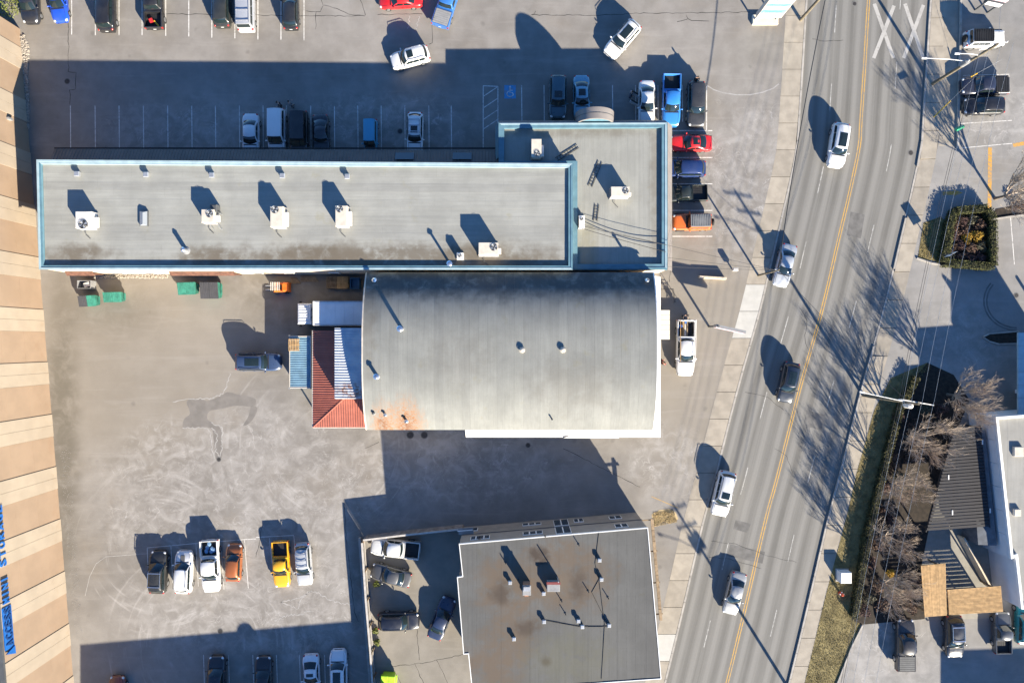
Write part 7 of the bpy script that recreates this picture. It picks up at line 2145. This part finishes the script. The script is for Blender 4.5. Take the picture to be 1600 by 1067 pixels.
# ------------------------------------------------------------------ people
SKIN = plain("skin", (.42,.26,.18), .6)
def skin_mesh(name, verts, edges, radii, root=0, sub=1):
    me = bpy.data.meshes.new(name); me.from_pydata(verts, edges, []); me.update()
    o = bpy.data.objects.new(name, me); COL.objects.link(o)
    md = o.modifiers.new("Skin", 'SKIN'); md.use_smooth_shade = True
    sv = me.skin_vertices[0].data if me.skin_vertices else None
    if sv is None: raise RuntimeError("skin layer")
    for i, r in enumerate(radii): sv[i].radius = (r, r); sv[i].use_root = (i == root)
    s = o.modifiers.new("Sub", 'SUBSURF'); s.levels = sub; s.render_levels = sub
    return o
def person(px, py, rz, label, top, legs, hair, reach=.25):
    p = P(px,py,1.2); t_ = thing("person", label, "person", (p.x,p.y,0), rz)
    import bmesh
    def skinned(name, V_, E_, R_, mat):
        me = bpy.data.meshes.new(name); bm = bmesh.new(); lay = bm.verts.layers.skin.verify()
        vs = [bm.verts.new(q) for q in V_]
        for i, v in enumerate(vs): v[lay].radius = (R_[i],R_[i]); v[lay].use_root = (i == 0)
        for a_, b_ in E_: bm.edges.new((vs[a_],vs[b_]))
        bm.to_mesh(me); bm.free()
        o = bpy.data.objects.new(name, me); COL.objects.link(o); o.parent = t_; me.materials.append(mat)
        md = o.modifiers.new("skin", 'SKIN'); md.use_smooth_shade = True
        sb = o.modifiers.new("sub", 'SUBSURF'); sb.levels = 1; sb.render_levels = 1
        return o
    V_ = [(0,0,.98),(0,0,1.2),(.01,0,1.42),(.02,0,1.53),(.05,0,1.64),(.05,0,1.75)]; R_ = [.13,.13,.12,.055,.09,.07]; E_ = [(0,1),(1,2),(2,3),(3,4),(4,5)]
    for s in (-1,1):
        b = len(V_)
        V_ += [(0,s*.10,.90),(.03,s*.11,.50),(-.03+.06*s,s*.12,.08),(.13+.06*s,s*.13,.035)]; R_ += [.085,.06,.042,.038]; E_ += [(0,b),(b,b+1),(b+1,b+2),(b+2,b+3)]
        c = len(V_)
        V_ += [(0,s*.20,1.40),(.04,s*.27,1.14),(reach,s*.24,1.0+.1*(s>0)),(reach+.09,s*.23,.98+.1*(s>0))]; R_ += [.055,.045,.034,.028]; E_ += [(2,c),(c,c+1),(c+1,c+2),(c+2,c+3)]
        hx, hy, hz_ = V_[c+3]
        for k in range(5):
            d = len(V_); off = (k-1.5)*.022
            if k < 4: V_ += [(hx+.045,hy+off,hz_-.01),(hx+.075+.008*(k in (1,2)),hy+off,hz_-.035)]
            else: V_ += [(hx+.01,hy-s*.045,hz_-.01),(hx+.04,hy-s*.055,hz_-.025)]
            R_ += [.010,.008]; E_ += [(c+3,d),(d,d+1)]
    skinned("body", V_, E_, R_, SKIN)
    V_ = [(0,0,.96),(0,0,1.2),(.01,0,1.44)]; R_ = [.155,.155,.14]; E_ = [(0,1),(1,2)]
    for s in (-1,1):
        c = len(V_); V_ += [(0,s*.205,1.41),(.04,s*.275,1.14),(reach-.03,s*.243,1.02+.1*(s>0))]; R_ += [.075,.062,.05]; E_ += [(2,c),(c,c+1),(c+1,c+2)]
    skinned("jacket", V_, E_, R_, top)
    V_ = [(0,0,1.0)]; R_ = [.15]; E_ = []
    for s in (-1,1):
        b = len(V_); V_ += [(0,s*.10,.88),(.03,s*.11,.50),(-.03+.06*s,s*.12,.12)]; R_ += [.105,.082,.065]; E_ += [(0,b),(b,b+1),(b+1,b+2)]
    skinned("trousers", V_, E_, R_, legs)
    m_ = MB(); m_.ball((.035,0,1.68),.105,.095,.125,12,8); m_.build("hair", hair, t_, 60, True)
    for s in (-1,1): m_ = MB(); m_.ball((.09+.06*s,s*.13,.05),.14,.055,.05,10,5); m_.build("shoe", M['black'], t_, 60, True)
    m_ = MB()
    for s in (-1,1): m_.ball((.135,s*.035,1.665),.012,.016,.010,8,4); m_.ball((.05,s*.098,1.65),.02,.012,.035,8,4)
    m_.ball((.15,0,1.635),.022,.016,.025,8,4); m_.ball((.132,0,1.595),.012,.028,.008,8,4)
    m_.build("face_features", plain("face_tone",(.30,.16,.12),.6), t_, 60, True)
HB = plain("dark_hair",(.02,.015,.012),.7); DK = plain("dark_cloth",(.025,.027,.032),.85); JN = plain("denim_cloth",(.06,.09,.15),.85); RD2 = plain("red_cloth",(.34,.05,.04),.85); GC = plain("grey_cloth",(.16,.16,.17),.85)
person(435,161.5,R(200),"person in dark clothes walking toward the white van's tailgate",DK,DK,HB)
person(452,160.5,R(20),"person in grey jacket walking behind the black minivan",GC,DK,HB)
person(987,145,R(-20),"person in dark jacket standing at the open doors of the white sedan",DK,JN,HB)
person(1089,122,R(-90),"person in dark clothes standing behind the charcoal SUV",DK,DK,HB)
person(1072,492,R(-90),"person in dark jacket standing at the work pickup's tailgate",DK,JN,HB)
person(1036.5,566,R(30),"person in red top standing by the hall's street front",RD2,DK,HB)
